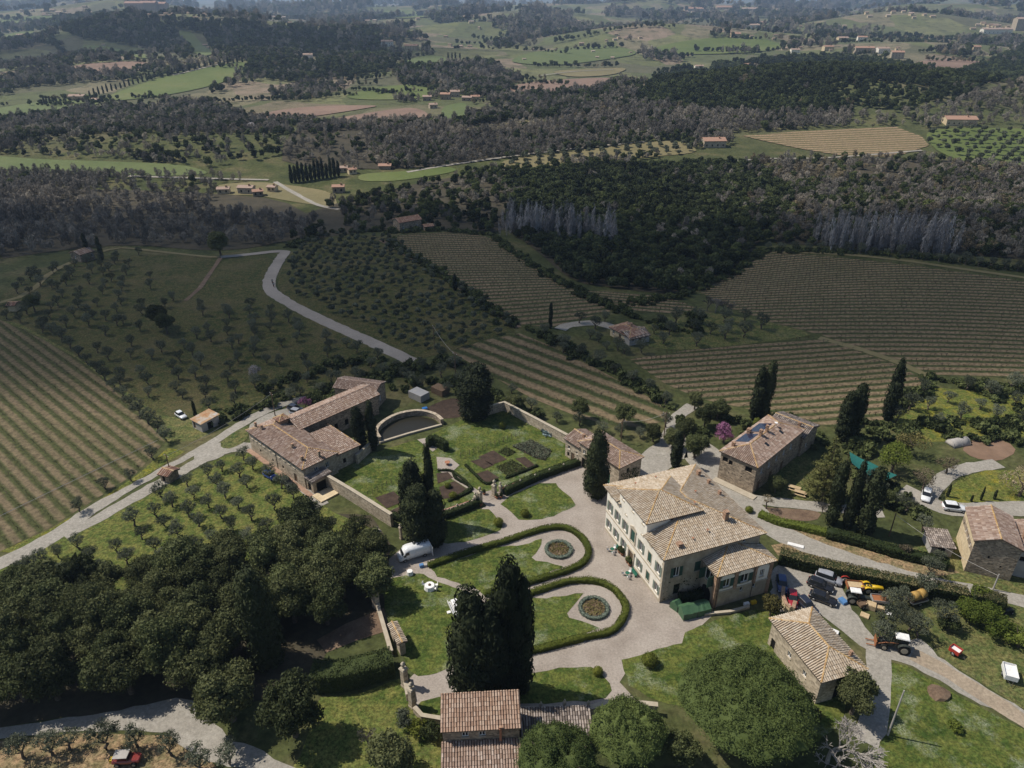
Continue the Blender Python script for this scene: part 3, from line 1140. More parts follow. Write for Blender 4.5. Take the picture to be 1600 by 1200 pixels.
for nm, poly, mt, lb in FAR:
    FIELDS.append(poly)
    if mt == 'rows_far':
        vineyard(nm, poly, ((1200, 220), (1400, 212)), 6.0, mt, lb, vines=False)
    else:
        sheet(nm, poly, mt, None, None, None, 2, lb)
GROVE1 = [(-10, 470), (60, 425), (150, 398), (260, 398), (335, 400), (430, 398), (415, 440), (420, 470), (520, 510), (610, 560), (560, 590), (480, 615), (430, 640), (330, 650), (260, 655), (190, 610), (120, 560), (40, 515), (-10, 500)]
GROVE2 = [(455, 395), (500, 370), (560, 365), (610, 372), (660, 405), (720, 445), (790, 495), (815, 515), (760, 530), (700, 550), (650, 562), (560, 525), (480, 485), (432, 455), (440, 420)]
GROVE3 = [(1010, 500), (1100, 488), (1160, 495), (1250, 515), (1270, 526), (1150, 540), (1060, 548), (1000, 540)]
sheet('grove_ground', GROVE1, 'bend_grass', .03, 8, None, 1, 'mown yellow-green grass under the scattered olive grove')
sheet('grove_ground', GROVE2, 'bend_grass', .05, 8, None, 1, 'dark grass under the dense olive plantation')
sheet('grove_ground', GROVE3, 'rough_lawn', .05, 8, None, 1, 'grass under the olives by the field house')
FIELDS += [GROVE1, GROVE2, GROVE3]

# --- roads and lanes of the middle distance
road('road', [(646, 566), (600, 544), (560, 526), (520, 508), (480, 489), (445, 470), (424, 455), (421, 440), (428, 422), (440, 402), (445, 394), (425, 394), (380, 399), (345, 402)], 4.4, 'asphalt', 'grey lane bending through the olive groves')
road('road', [(345, 402), (330, 402), (260, 395), (190, 388), (150, 397), (110, 411), (75, 430), (55, 450), (30, 465), (-20, 478)], 2.3, 'stubble', 'narrow pale lane along the wood edge at the far left')
road('path', [(345, 403), (330, 425), (312, 450), (290, 470)], 1.6, 'dirt', 'pale farm track between two small meadows')
road('path', [(636, 270), (700, 259), (800, 245), (900, 233), (1010, 222)], 3.0, 'drive', 'white lane along the olive terrace')
road('path', [(595, 376), (640, 402), (700, 438), (760, 478), (810, 512)], 2.2, 'dirt', 'earth track beside the vineyard and olive plantation')
road('path', [(1195, 394), (1300, 397), (1400, 406), (1500, 420), (1640, 440)], 2.6, 'stubble', 'earth track along the top of the wide vineyard')
road('path', [(1280, 528), (1340, 545), (1400, 565), (1450, 588)], 2.6, 'stubble', 'grassy track between the two right vineyards')
road('path', [(1130, 254), (1200, 249), (1300, 247), (1440, 236)], 2.5, 'drive', 'pale track below the far vineyard')
road('path', [(270, 119), (300, 112), (345, 101)], 4, 'drive', 'white lane on the far meadow')
road('path', [(430, 285), (470, 308), (500, 322), (530, 328)], 3, 'drive', 'pale lane through the valley hamlet')
road('path', [(200, 276), (300, 279), (420, 282)], 3, 'drive', 'pale road at the meadow edge')
road('path', [(875, 515), (890, 508), (930, 505), (960, 512)], 4, 'drive', 'gravel track to the field house')
road('path', [(840, 120), (900, 113), (960, 110)], 3, 'drive', 'pale track below the round hill')

# ---- far houses: pixel of the left foot, width, depth, height (m), turn, wall, roof colour, label
FARH = [
    (340, 304, 12, 8, 5, 8, 'ochre', 'tile_pink', 'farmhouse at the left end of the valley hamlet'), (372, 303, 16, 9, 6, -6, 'palestone', 'tile_pink', 'long stone house in the middle of the valley hamlet'),
    (396, 308, 10, 8, 5, 20, 'stone', 'tile_red', 'low red-roofed house right of the long hamlet house'), (418, 300, 9, 7, 5, -15, 'ochre', 'tile_pink', 'small house at the hamlet lane'),
    (520, 302, 12, 8, 6, 5, 'stone', 'tile_red', 'red-roofed house at the pale hamlet yard'), (528, 270, 11, 8, 5, 6, 'palestone', 'tile_pink', 'pink-roofed house right of the cypress row'),
    (546, 273, 9, 7, 5, 30, 'ochre', 'tile_red', 'small ochre house beside the pink-roofed one'), (592, 265, 14, 9, 4, 0, 'stone', 'tile_red', 'low orange-roofed barn beside the white lane'),
    (1100, 231, 20, 12, 6, 4, 'palestone', 'tile_red', 'lone house with red roof on the olive terrace'), (1478, 196, 30, 14, 6, -4, 'ochre', 'tile_red', 'wide red-roofed villa at the right above the orchard'),
    (661, 158, 14, 10, 7, 5, 'stone', 'tile_pink', 'leftmost stone house of the hill hamlet'), (672, 170, 12, 10, 6, 20, 'palestone', 'tile_pink', 'pale lower house of the hill hamlet'), (688, 156, 16, 12, 9, -5, 'stone', 'tile_red', 'tall house in the middle of the hill hamlet'),
    (704, 152, 16, 12, 9, 8, 'palestone', 'tile_pink', 'pale tall house crowning the hill hamlet'), (722, 158, 16, 10, 6, -10, 'stone', 'tile_pink', 'stone house right of the hamlet centre'), (737, 157, 14, 10, 6, 15, 'ochre', 'tile_red', 'rightmost house of the hill hamlet'),
    (108, 158, 26, 14, 8, 5, 'ochre', 'tile_pink', 'farmhouse on the green meadow beside a cypress row'), (142, 160, 14, 10, 5, -15, 'stone', 'tile_pink', 'small outbuilding right of the meadow farmhouse'),
    (596, 73, 40, 24, 14, 5, 'plaster', 'tile_pink', 'pale farm on the far ridge, left of a pair'), (632, 78, 44, 22, 11, -8, 'ochre', 'tile_red', 'ochre farm on the far ridge, right of a pair'),
    (474, 91, 26, 16, 8, 10, 'plaster', 'tile_pink', 'small pale farm at the end of the dark trees'), (1086, 109, 26, 16, 9, 0, 'plaster', 'tile_pink', 'white house on the wooded hillside'), (1164, 106, 24, 16, 8, 10, 'ochre', 'tile_red', 'ochre house above the wooded gully'),
    (1236, 84, 30, 18, 11, 0, 'plaster', 'tile_pink', 'white farm at the edge of the plateau meadow'), (1288, 80, 34, 20, 12, 10, 'ochre', 'tile_red', 'ochre farm left of the ridge village'), (1336, 84, 60, 24, 15, -4, 'palestone', 'tile_red', 'long red-roofed house in the ridge village'),
    (1372, 84, 40, 24, 13, 8, 'plaster', 'tile_pink', 'pale house right of the long village house'), (1392, 92, 36, 22, 16, -12, 'palestone', 'tile_red', 'red house at the right end of the ridge village'), (1310, 66, 40, 24, 13, 5, 'ochre', 'tile_pink', 'upper house of the ridge village'), (1340, 64, 36, 22, 12, -8, 'plaster', 'tile_red', 'upper right house of the ridge village'),
    (1142, 60, 40, 26, 14, 5, 'ochre', 'tile_red', 'farm on the yellow plateau meadow'), (1170, 45, 60, 30, 16, 0, 'plaster', 'tile_pink', 'far pale farm above the plateau'), (1186, 40, 50, 30, 16, 12, 'ochre', 'tile_red', 'far ochre farm beside the pale one'),
    (1536, 53, 150, 30, 17, 6, 'plaster', 'tile_pink', 'long pale building on the upper right ridge'), (1586, 48, 70, 40, 44, 0, 'palestone', 'tile_pink', 'tall block at the end of the long pale building'), (1520, 80, 26, 18, 12, 0, 'ochre', 'tile_red', 'small farm below the long pale building'),
    (196, 17, 130, 60, 70, 4, 'brick', 'tile_red', 'left brick block of the far town'), (220, 18, 110, 60, 80, 0, 'brick', 'tile_red', 'middle brick block of the far town'), (240, 18, 90, 60, 72, -4, 'brick', 'tile_red', 'right brick block of the far town'),
    (313, 16, 110, 60, 22, 0, 'plaster', 'tile_pink', 'far white shed on the skyline hill'), (26, 60, 46, 26, 13, 8, 'ochre', 'tile_pink', 'farm at the far left meadow'), (905, 72, 18, 12, 9, 0, 'stone', 'tile_pink', 'tiny farm hidden by trees on the round green hill'),
    (1070, 17, 170, 60, 26, 0, 'palestone', 'tile_red', 'left part of the skyline village'), (1120, 15, 190, 60, 28, 4, 'ochre', 'tile_red', 'middle part of the skyline village'), (1160, 17, 150, 60, 24, -4, 'palestone', 'tile_pink', 'right part of the skyline village')]
# ------------------------------------------------------------------ woods of the valley and the far hills
WOODS = [  # pixel outline, (evergreen, green, bare, brown) shares, density
    ([(990, 165), (1000, 140), (1060, 112), (1200, 97), (1300, 92), (1420, 106), (1500, 118), (1600, 78), (1640, 78), (1640, 118), (1540, 132), (1500, 162), (1420, 172), (1300, 178), (1100, 175)], (.8, .12, .06, .02), 1.25),
    ([(-20, 195), (60, 182), (200, 165), (330, 160), (420, 195), (480, 215), (430, 245), (320, 262), (200, 250), (60, 245), (-20, 240)], (.40, .06, .46, .08), .92),
    ([(390, 92), (480, 90), (610, 85), (620, 108), (540, 124), (450, 130), (390, 120)], (.6, .15, .2, .05), 1.0),
    ([(60, 30), (200, 28), (340, 40), (600, 55), (600, 80), (500, 95), (380, 95), (250, 80), (120, 60)], (.62, .1, .25, .03), 1.1),
    ([(800, 268), (960, 262), (1170, 258), (1260, 262), (1245, 320), (1180, 385), (1150, 425), (1090, 452), (1060, 462), (960, 450), (900, 442), (840, 392), (790, 360), (800, 310)], (.66, .16, .15, .03), 1.3),
    ([(480, 330), (620, 292), (800, 262), (800, 330), (790, 366), (700, 358), (600, 360), (520, 368), (455, 385), (470, 350)], (.42, .3, .22, .06), 1.2),
    ([(1170, 250), (1440, 246), (1640, 270), (1640, 410), (1500, 398), (1300, 385), (1190, 380), (1250, 320)], (.15, .27, .28, .30), 1.15),
    ([(-20, 300), (120, 295), (330, 302), (440, 312), (490, 340), (482, 370), (395, 388), (330, 393), (200, 382), (90, 392), (-20, 408)], (.03, .02, .92, .03), 1.5),
    ([(-20, 272), (330, 278), (430, 290), (330, 300), (120, 296), (-20, 300)], (.1, .1, .7, .1), 1.2),
    ([(480, 195), (690, 190), (850, 195), (1000, 175), (1000, 215), (850, 240), (640, 266), (480, 262), (430, 248)], (.20, .12, .56, .12), .85),
    ([(1000, 180), (1100, 178), (1300, 180), (1460, 170), (1600, 130), (1640, 130), (1640, 198), (1440, 200), (1300, 200), (1160, 208), (1000, 220)], (.18, .08, .68, .06), .95),
    ([(620, 110), (760, 100), (860, 150), (960, 125), (1000, 140), (990, 175), (850, 188), (740, 196), (690, 150), (620, 130)], (.35, .15, .45, .05), 1.0),
]


def make_woods():
    rng = np.random.default_rng(5)
    px, py, pz, sz = [], [], [], []
    y = 225.0
    while y < 6500:                                    # jittered rows whose spacing grows with distance
        s = max(3.5, y * .0063)
        hw = y * .92 + 60
        x = np.arange(-hw, hw, s)
        px.append(x + rng.uniform(-.45, .45, len(x)) * s)
        py.append(y + rng.uniform(-.5, .5, len(x)) * s)
        sz.append(np.full(len(x), s))
        y += s * .95
    x, y, s = np.concatenate(px), np.concatenate(py), np.concatenate(sz)
    z = G(x, y)
    u, v = Q(x, y, z)
    share = np.zeros((len(x), 4))
    dens = np.zeros(len(x))
    # default cover of the hills: belts and patches of mixed wood
    nz = np.array([noise.noise(Vector((a * .0042, b * .0030, 3.1))) + .5 * noise.noise(Vector((a * .011, b * .008, 8.7))) for a, b in zip(x, y)])
    dflt = (v < 262)
    share[dflt] = (.28, .14, .44, .14)
    dens[dflt] = np.clip((nz[dflt] - .13) * 6, 0, 1) * np.where(v[dflt] < 110, .8, 1.0)
    for poly, sh, dn in WOODS:
        k = in_poly(u, v, poly)
        share[k] = sh
        dens[k] = dn
    k2 = (v < 262) & (y > 2600)
    dens[k2] = np.clip((nz[k2] - .16) * 5, 0, 1)
    clear = (nz < -.22) & (v > 130) & (y < 2600)
    dens[clear] *= .25
    for poly in FIELDS:
        dens[in_poly(u, v, poly)] = 0
    for hx, hy in [q[:2] for q in FARH] + [(335, 312), (365, 312), (395, 316), (425, 316), (450, 322), (480, 328), (510, 330), (690, 168), (715, 168), (740, 166), (665, 178)]:
        dens[(u > hx - 5) & (u < hx + 26) & (v > hy - 3) & (v < hy + (9 if hy < 120 else 13 if hy < 250 else 20))] = 0
    keep = (rng.random(len(x)) < dens) & (u > -260) & (u < 1860)
    x, y, z, s, share, nz, u, v = x[keep], y[keep], z[keep], s[keep], share[keep], nz[keep], u[keep], v[keep]
    # kinds cluster: a slow noise decides rather than a die alone
    n2 = np.array([noise.noise(Vector((a * .02, b * .02, 21.0))) for a, b in zip(x, y)])
    q = np.clip(rng.random(len(x)) * .65 + (n2 + .5) * .35, 0, .999)
    cs = np.cumsum(share, 1)
    kind = (q[:, None] > cs).sum(1).clip(0, 3)
    pts = np.stack([x, y, z - .2], 1)
    sc = s / 4.3 * rng.uniform(.7, 1.2, len(x)) * np.where(y > 700, .92, 1.0)
    names = [('evergreen_wood', 'far_ever', 'dark evergreen wood covering the valley and hills', 'wood'),
             ('green_wood', 'far_green', 'fresh green trees among the valley woods', 'wood'),
             ('leafless_wood', 'far_bare', 'grey-brown leafless spring woodland', 'wood'),
             ('budding_wood', 'far_brown', 'tan budding woodland on the sunlit slope', 'wood')]
    for i, (nm, pr, lb, ct) in enumerate(names):
        k = kind == i
        scatter(nm, pts[k], sc[k], PR[pr], lb, ct, 30 + i)
    return len(x)


NW = make_woods()
for poly, sh, dn in WOODS:
    if sh[2] > .9 or sh[0] > .6 and poly[0][0] == 800 or poly[0][0] in (480, 1170):
        sheet('wood_floor', poly, 'woodfloor', None, None, None, 1, 'leaf-littered floor under the ' + ('leafless wood' if sh[2] > .9 else 'dark valley wood' if poly[0][0] == 800 else 'sunlit slope wood' if poly[0][0] == 1170 else 'mixed wood'))


def hedgerows():
    """tree lines and lone trees between the far fields"""
    rng = np.random.default_rng(44)
    pts, sc = [], []
    for _ in range(280):
        y = float(np.exp(rng.uniform(math.log(620), math.log(5200))))
        x = rng.uniform(-.85, .85) * y
        a = rng.normal(0, .5)
        L_ = rng.uniform(.03, .16) * y
        st = max(4.5, y * .0055)
        for t in np.arange(0, L_, st):
            qx, qy = x + math.cos(a) * t + rng.normal(0, st * .2), y + math.sin(a) * t + rng.normal(0, st * .2)
            pts.append((qx, qy, float(G(qx, qy)) - .2))
            sc.append(st / 4.6 * rng.uniform(.5, 1.05))
    P_ = np.array(pts)
    u, v = Q(P_[:, 0], P_[:, 1], P_[:, 2])
    ok = np.ones(len(P_), bool)
    for poly in FIELDS[:6]:
        ok &= ~in_poly(u, v, poly)
    scatter('hedgerow_trees', P_[ok], np.array(sc)[ok], PR['far_ever'][:2] + PR['far_green'][:1] + PR['far_brown'][:1], 'hedgerow trees and lines between the far fields', 'trees', 61)


hedgerows()


def poplars(a, b, n, seed, label, rows=4):
    rng = np.random.default_rng(seed)
    A, B_ = PT(*a), PT(*b)
    t = rng.random(n)
    pts = np.stack([A.x + (B_.x - A.x) * t, A.y + (B_.y - A.y) * t + rng.uniform(0, 14, n)], 1)
    z = G(pts[:, 0], pts[:, 1])
    scatter('poplar_belt', np.column_stack([pts, z]), rng.uniform(.75, 1.15, n), PR['far_poplar'], label, 'trees', seed)


poplars((776, 368), (900, 384), 65, 4, 'pale leafless poplars beside the upper vineyard')
poplars((902, 383), (965, 388), 30, 5, 'smaller belt of pale poplars in the dark valley')
poplars((1290, 394), (1490, 404), 120, 6, 'long belt of silvery leafless poplars above the wide vineyard')

# ------------------------------------------------------------------ cloud whose shade lies on the valley, high above the frame
def cloud(name, cx, cy_, sx, sy, zc, label, dens, seed):
    """cloud over the place whose shade falls around (cx, cy_); thin at its rim"""
    off = SUN_H * (zc / math.tan(SUN_EL))
    n, m_ = 64, 36
    rng = random.Random(seed)
    V, D = [], []
    for side in (1, -1):
        for i in range(m_ + 1):
            for k in range(n):
                a = 2 * math.pi * k / n
                r = i / m_
                wob = 1 + .22 * noise.noise(Vector((math.cos(a) * 1.6, math.sin(a) * 1.6, seed)))
                x, y = math.cos(a) * r * sx * wob, math.sin(a) * r * sy * wob
                q = noise.noise(Vector((x / 70, y / 70, seed + 3))) + .5 * noise.noise(Vector((x / 30, y / 30, seed)))
                th = max(0, 1 - r * r)
                h = (th ** .5) * (55 + 22 * q) if side > 0 else -(th ** .5) * (16 + 5 * q)
                V.append((x, y, h))
                D.append(max(0.0, min(1.0, th * 2.4 + q * .35 * th - .08)) * dens)
    F_ = []
    o = (m_ + 1) * n
    for b in (0, o):
        for i in range(m_):
            for k in range(n):
                F_.append((b + i * n + k, b + i * n + (k + 1) % n, b + (i + 1) * n + (k + 1) % n, b + (i + 1) * n + k))
    me = bpy.data.meshes.new(name)
    me.from_pydata(V, [], F_)
    at = me.attributes.new('thickness', 'FLOAT', 'POINT')
    at.data.foreach_set('value', D)
    ob = obj(name, me, M['cloud'], None, True)
    ob.location = (cx + off.x, cy_ + off.y, zc)
    return tag(ob, label, 'cloud', None, 'stuff')


def mat_cloud():
    m, nt, b = new_mat('cloud_vapour')
    nt.nodes.remove(b)
    at = nd(nt, 'ShaderNodeAttribute', attribute_name='thickness')
    tr, df, tl = nd(nt, 'ShaderNodeBsdfTransparent'), nd(nt, 'ShaderNodeBsdfDiffuse'), nd(nt, 'ShaderNodeBsdfTranslucent')
    df.inputs[0].default_value = (.9, .9, .9, 1)
    tl.inputs[0].default_value = (.9, .9, .9, 1)
    a, c = nd(nt, 'ShaderNodeMixShader'), nd(nt, 'ShaderNodeMixShader')
    nt.links.new(df.outputs[0], a.inputs[1])
    nt.links.new(tl.outputs[0], a.inputs[2])
    nt.links.new(at.outputs['Fac'], c.inputs[0])
    nt.links.new(tr.outputs[0], c.inputs[1])
    nt.links.new(a.outputs[0], c.inputs[2])
    nt.links.new(c.outputs[0], nt.nodes['Material Output'].inputs['Surface'])
    return m


M['cloud'] = mat_cloud()
cloud('cloud', -70, 272, 400, 122, 420, 'broad flat cloud above the valley, shading the vineyards', .54, 2)
cloud('cloud', -700, 1500, 700, 330, 620, 'far cloud above the left hills', .5, 9)


def haze():
    mb = MB()
    mb.box(-24000, 24000, -700, 20000, -120, 420)
    m = bpy.data.materials.new('haze_air')
    m.use_nodes = True
    nt = m.node_tree
    nt.nodes.clear()
    out = nt.nodes.new('ShaderNodeOutputMaterial')
    pv = nt.nodes.new('ShaderNodeVolumePrincipled')
    pv.inputs['Color'].default_value = (.56, .74, 1.0, 1)
    pv.inputs['Density'].default_value = HAZE
    pv.inputs['Anisotropy'].default_value = .25
    nt.links.new(pv.outputs[0], out.inputs['Volume'])
    o = mb.build('haze', m)
    tag(o, 'thin blue air haze over the whole countryside', 'haze', None, 'stuff')


HAZE = .000115
haze()
# ------------------------------------------------------------------ estate ground: gravel court, lawns, drives
def zz(s, ox, oy):
    return lambda x, y: (ox + x / s, oy + y / s)


Z1, Z2, Z4, Z5, Z6 = zz(4, 360, 560), zz(4, 640, 600), zz(2.963, 1060, 560), zz(3.636, 1160, 820), zz(3.2, 560, 820)


def zp(Z, pts):
    return [Z(*p) for p in pts]


sheet('gravel_court', [(596, 930), (600, 880), (640, 846), (690, 838), (760, 790), (740, 770), (800, 745), (870, 735), (905, 715), (960, 735), (1000, 745), (1040, 760), (1060, 900), (1115, 960), (1068, 1004), (985, 1040), (968, 1066), (1000, 1100), (900, 1110), (640, 1110), (640, 1060), (700, 1000), (640, 960)], 'gravel', .02, None, None, 0, 'pale gravel forecourt around the villa and parterres')
ZL = .05
sheet('lawn', [(688, 812), (760, 792), (776, 807), (787, 820), (780, 830), (748, 840), (706, 851), (690, 848)], 'lawn', ZL, None, None, 1, 'small lawn between the garden gate and the tall cypresses', jag=.13)
sheet('lawn', [(779, 783), (860, 747), (901, 787), (897, 793), (855, 811), (815, 813), (803, 806)], 'lawn', ZL, None, None, 1, 'lawn between the garden gate and the outbuilding', jag=.13)
sheet('lawn', zp(Z6, [(352, 216), (520, 165), (690, 108), (790, 104), (925, 72), (902, 120), (868, 162), (890, 180), (950, 190), (1027, 203), (880, 263), (830, 297), (625, 350), (597, 322), (500, 292), (395, 260)]), 'lawn', ZL, None, None, 0, 'arrow-tailed lawn of the upper parterre', jag=.13)
sheet('lawn', zp(Z6, [(660, 400), (835, 368), (940, 366), (1115, 342), (1098, 378), (1040, 442), (1060, 470), (1120, 486), (1215, 515), (1080, 562), (870, 612), (700, 640)]), 'lawn', ZL, None, None, 0, 'arrow-tailed lawn of the lower parterre', jag=.13)
sheet('lawn', zp(Z6, [(110, 290), (180, 265), (300, 240), (330, 250), (420, 296), (540, 328), (585, 370), (610, 420), (560, 560), (500, 650), (478, 705), (375, 750), (270, 762), (225, 640), (215, 520), (150, 480)]), 'lawn', ZL, None, None, 1, 'lawn with the white dinner tables', jag=.13)
sheet('lawn', zp(Z6, [(700, 780), (850, 742), (1050, 718), (1150, 705), (1220, 740), (1262, 815), (1230, 880), (800, 900), (700, 880)]), 'lawn', ZL, None, None, 1, 'lawn behind the wall of the gatehouse, half in cypress shade', jag=.13)
sheet('lawn', [(971, 1036), (982, 1026), (1060, 1008), (1075, 985), (1110, 972), (1200, 948), (1230, 985), (1290, 1040), (1330, 1120), (1250, 1180), (1080, 1110), (990, 1082)], 'lawn', ZL, None, None, 1, 'broad lawn in front of the villa annex', jag=.13)
sheet('lawn', zp(Z6, [(290, 890), (420, 845), (540, 838), (560, 880), (420, 960), (330, 950)]), 'lawn', ZL, None, None, 1, 'small lawn beside the gatehouse', jag=.13)
# walled garden
sheet('garden_lawn', [(500, 742), (540, 722), (640, 690), (660, 685), (735, 650), (785, 630), (885, 680), (905, 712), (770, 772), (690, 806), (640, 820), (612, 806)], 'lawn', .03, None, None, 0, 'grass of the walled garden')
PATHS = [([(652, 687), (668, 684), (684, 700), (676, 706)], 'upper end of the garden path beyond the arch'), ([(682, 714), (704, 716), (718, 727), (706, 738), (752, 770), (772, 765), (774, 778), (762, 783), (700, 745), (684, 735)], 'gravel garden path with a small round place')]
for pl, lb in PATHS:
    sheet('garden_path', pl, 'gravel', .06, None, None, 0, lb)
BEDS = [([(735, 721), (752, 717), (772, 727), (756, 733)], 'a'), ([(748, 714), (771, 704), (792, 718), (768, 727)], 'b'), ([(739, 742), (762, 735), (780, 747), (757, 757)], 'c'), ([(775, 730), (800, 719), (822, 732), (793, 745)], 'green'),
        ([(778, 706), (792, 699), (806, 707), (793, 714)], 'green'), ([(805, 717), (820, 714), (836, 727), (828, 735)], 'd'), ([(682, 740), (700, 738), (708, 747), (684, 756)], 'e'), ([(686, 762), (710, 752), (730, 765), (706, 778), (692, 780)], 'f'),
        ([(586, 778), (615, 768), (632, 783), (604, 795)], 'g'), ([(606, 800), (634, 788), (640, 806), (620, 815)], 'h'), ([(800, 698), (830, 688), (862, 705), (852, 720), (836, 716)], 'grey')]
for i, (pl, c) in enumerate(BEDS):
    sheet('garden_bed', pl, 'bed_soil', .09, None, None, 0, 'dug vegetable bed of dark soil, %s in the walled garden' % ordn(i))
# outer drives
road('driveway', [(-30, 895), (40, 862), (85, 838), (155, 790), (230, 748), (290, 715), (345, 684), (390, 655), (440, 632), (480, 622)], 3.4, 'drive', 'upper lane to the stone farmstead', off=.06, widths=[3.6, 3.8, 3.0, 2.0, 2.0, 2.4, 2.8, 2.8, 2.4])
road('driveway', [(100, 838), (150, 812), (215, 775), (270, 745), (310, 722), (350, 703), (395, 700), (430, 722), (470, 755), (505, 790)], 4, 'drive', 'lower lane along the farmstead front', off=.075, widths=[2.6, 2.8, 3, 3, 3.4, 4, 4, 3.2, 3, 2.5])
sheet('farm_yard', [(300, 715), (316, 700), (345, 690), (362, 700), (345, 716), (315, 724)], 'drive', .085, None, None, 1, 'pale turning place where the lanes fork')
sheet('farm_yard', [(385, 668), (410, 650), (440, 640), (470, 634), (490, 648), (450, 672), (400, 690)], 'drive', .09, None, None, 1, 'gravel yard behind the stone farmstead')
sheet('grass_verge', [(345, 690), (365, 676), (385, 665), (390, 672), (385, 690), (360, 702), (345, 700)], 'rough_lawn', .10, None, None, 1, 'grass island in the lane fork')
sheet('yard_earth', [(660, 640), (700, 622), (735, 625), (745, 640), (720, 652), (690, 655), (676, 648)], 'bed_soil', .05, None, None, 1, 'dark littered earth yard above the round basin')
sheet('grove_ground', [(10, 885), (90, 842), (215, 782), (350, 712), (400, 705), (520, 800), (590, 830), (560, 870), (300, 915), (100, 940), (-30, 960), (-30, 905)], 'grove_grass', .03, None, None, 0, 'mown grass of the small olive grove below the lane')
sheet('grass_verge', [(0, 862), (80, 826), (150, 785), (215, 742), (262, 700), (290, 705), (225, 745), (155, 785), (85, 832), (20, 864)], 'yellow_grass', .04, None, None, 0, 'yellow-green verge between vineyard and lane')
# right-hand lanes
road('driveway', [(1000, 742), (1030, 716), (1060, 700), (1085, 702), (1110, 724), (1130, 755), (1160, 785), (1190, 812), (1230, 838), (1290, 862), (1370, 886), (1450, 908), (1540, 926), (1640, 950)], 4, 'drive', 'pale drive passing behind the villa and down to the right', off=.06, widths=[7, 7.5, 8, 9, 9, 6, 6, 5, 4, 3.2, 2.8, 2.8, 3, 4])
road('driveway', [(1145, 775), (1190, 782), (1260, 790), (1330, 797), (1380, 802)], 3, 'drive', 'narrow upper drive in front of the solar-roofed house', off=.07)
road('driveway', [(1408, 765), (1430, 775), (1470, 792), (1510, 797), (1560, 796), (1640, 793)], 4.5, 'drive', 'lane where two white cars stand', off=.065)
road('driveway', [(1450, 780), (1470, 752), (1500, 735), (1540, 728), (1560, 724)], 3.2, 'drive', 'curving earth track to the vegetable patch', off=.075)
road('path', [(1082, 634), (1060, 650), (1050, 668), (1042, 690), (1040, 712)], 3.2, 'drive', 'gravel track from the vineyard to the court', off=.09)
sheet('gravel_yard', zp(Z5, [(165, 250), (230, 215), (420, 270), (560, 340), (600, 440), (640, 500), (700, 600), (790, 690), (900, 670), (1000, 640), (1060, 690), (1120, 760), (1250, 840), (1430, 960), (1650, 1085), (1650, 1180), (1480, 1080), (1250, 972), (1080, 860), (930, 790), (760, 745), (640, 660), (550, 590), (440, 500), (330, 480), (180, 500)]), 'drive', .05, None, None, 1, 'grey gravel farmyard with parked cars and tractors', jag=.15)
road('path', [(1425, 1022), (1470, 1045), (1520, 1075), (1570, 1108), (1640, 1150)], 2.8, 'tan', 'tan dirt track leading out of the farmyard', off=.062)
road('path', [(1372, 1020), (1373, 1050), (1372, 1085), (1366, 1120), (1352, 1160)], 3.5, 'drive', 'patchy gravel track beside the hip-roofed barn', off=.055)
sheet('rough_ground', zp(Z5, [(1250, 60), (900, 150), (1060, 640), (1130, 760), (1650, 1080), (1650, 300)]), 'rough_lawn', .03, None, None, 0, 'rough grass with parked implements')
sheet('rough_ground', zp(Z5, [(740, 760), (930, 800), (1250, 985), (1650, 1190), (1650, 1420), (740, 1420)]), 'lawn', .034, None, None, 0, 'bright grass below the farm track')
sheet('hedge_bank', [(1205, 852), (1230, 848), (1300, 872), (1400, 902), (1500, 922), (1560, 935), (1560, 948), (1480, 936), (1380, 915), (1290, 890), (1215, 868)], 'dry_grass', .045, None, None, 0, 'dry grassy strip between lane and clipped hedge')
sheet('hedge_bank', [(1190, 800), (1260, 822), (1330, 840), (1400, 858), (1450, 872), (1500, 895), (1440, 905), (1350, 878), (1260, 850), (1200, 815)], 'dry_grass', .045, None, None, 0, 'dry sloping verge above the lane')
sheet('yellow_verge', [(1450, 905), (1500, 905), (1560, 922), (1600, 935), (1600, 945), (1540, 928), (1460, 912)], 'yellow_grass', .05, None, None, 1, 'verge with yellow flowers under the right-hand house')
sheet('garden_plot', [(1500, 700), (1530, 682), (1575, 690), (1590, 706), (1560, 722), (1520, 716)], 'plough', .06, None, None, 1, 'ploughed reddish vegetable plot')
sheet('garden_lawn', [(1480, 790), (1476, 770), (1500, 748), (1540, 735), (1600, 735), (1640, 740), (1640, 790)], 'yellow_grass', .04, None, None, 0, 'flowery grass with young cypresses')
sheet('garden_lawn', [(1195, 690), (1260, 700), (1290, 770), (1250, 785), (1200, 778)], 'rough_lawn', .04, None, None, 1, 'grass with benches beside the solar-roofed house')
sheet('planted_border', [(1180, 792), (1240, 795), (1285, 800), (1275, 815), (1220, 812), (1190, 806)], 'dirt', .05, None, None, 1, 'bare earth border with a green hedge')
# bottom left
road('driveway', [(-20, 1150), (60, 1138), (140, 1130), (220, 1122), (280, 1118), (300, 1140), (340, 1170), (400, 1190), (470, 1225)], 4, 'drive', 'lower left gravel drive bending past the oak wood', off=.05, widths=[1.8, 2, 2.4, 3.2, 5.4, 5, 3.4, 3, 2.8])
sheet('rough_ground', [(-20, 1160), (120, 1145), (280, 1150), (330, 1190), (380, 1240), (-20, 1240)], 'dry_grass', .03, None, None, 0, 'dry straw-coloured ground at the lower left')
sheet('rough_ground', [(500, 1090), (560, 1085), (625, 1060), (650, 1120), (690, 1130), (690, 1240), (430, 1240), (470, 1180)], 'grove_grass', .03, None, None, 0, 'mown grass below the gate piers')
sheet('wood_floor', [(-20, 930), (100, 918), (300, 890), (480, 800), (580, 805), (610, 850), (600, 960), (520, 1000), (480, 1080), (330, 1110), (100, 1120), (-20, 1140)], 'woodfloor', .025, None, None, 0, 'dark leaf litter under the holm oaks')
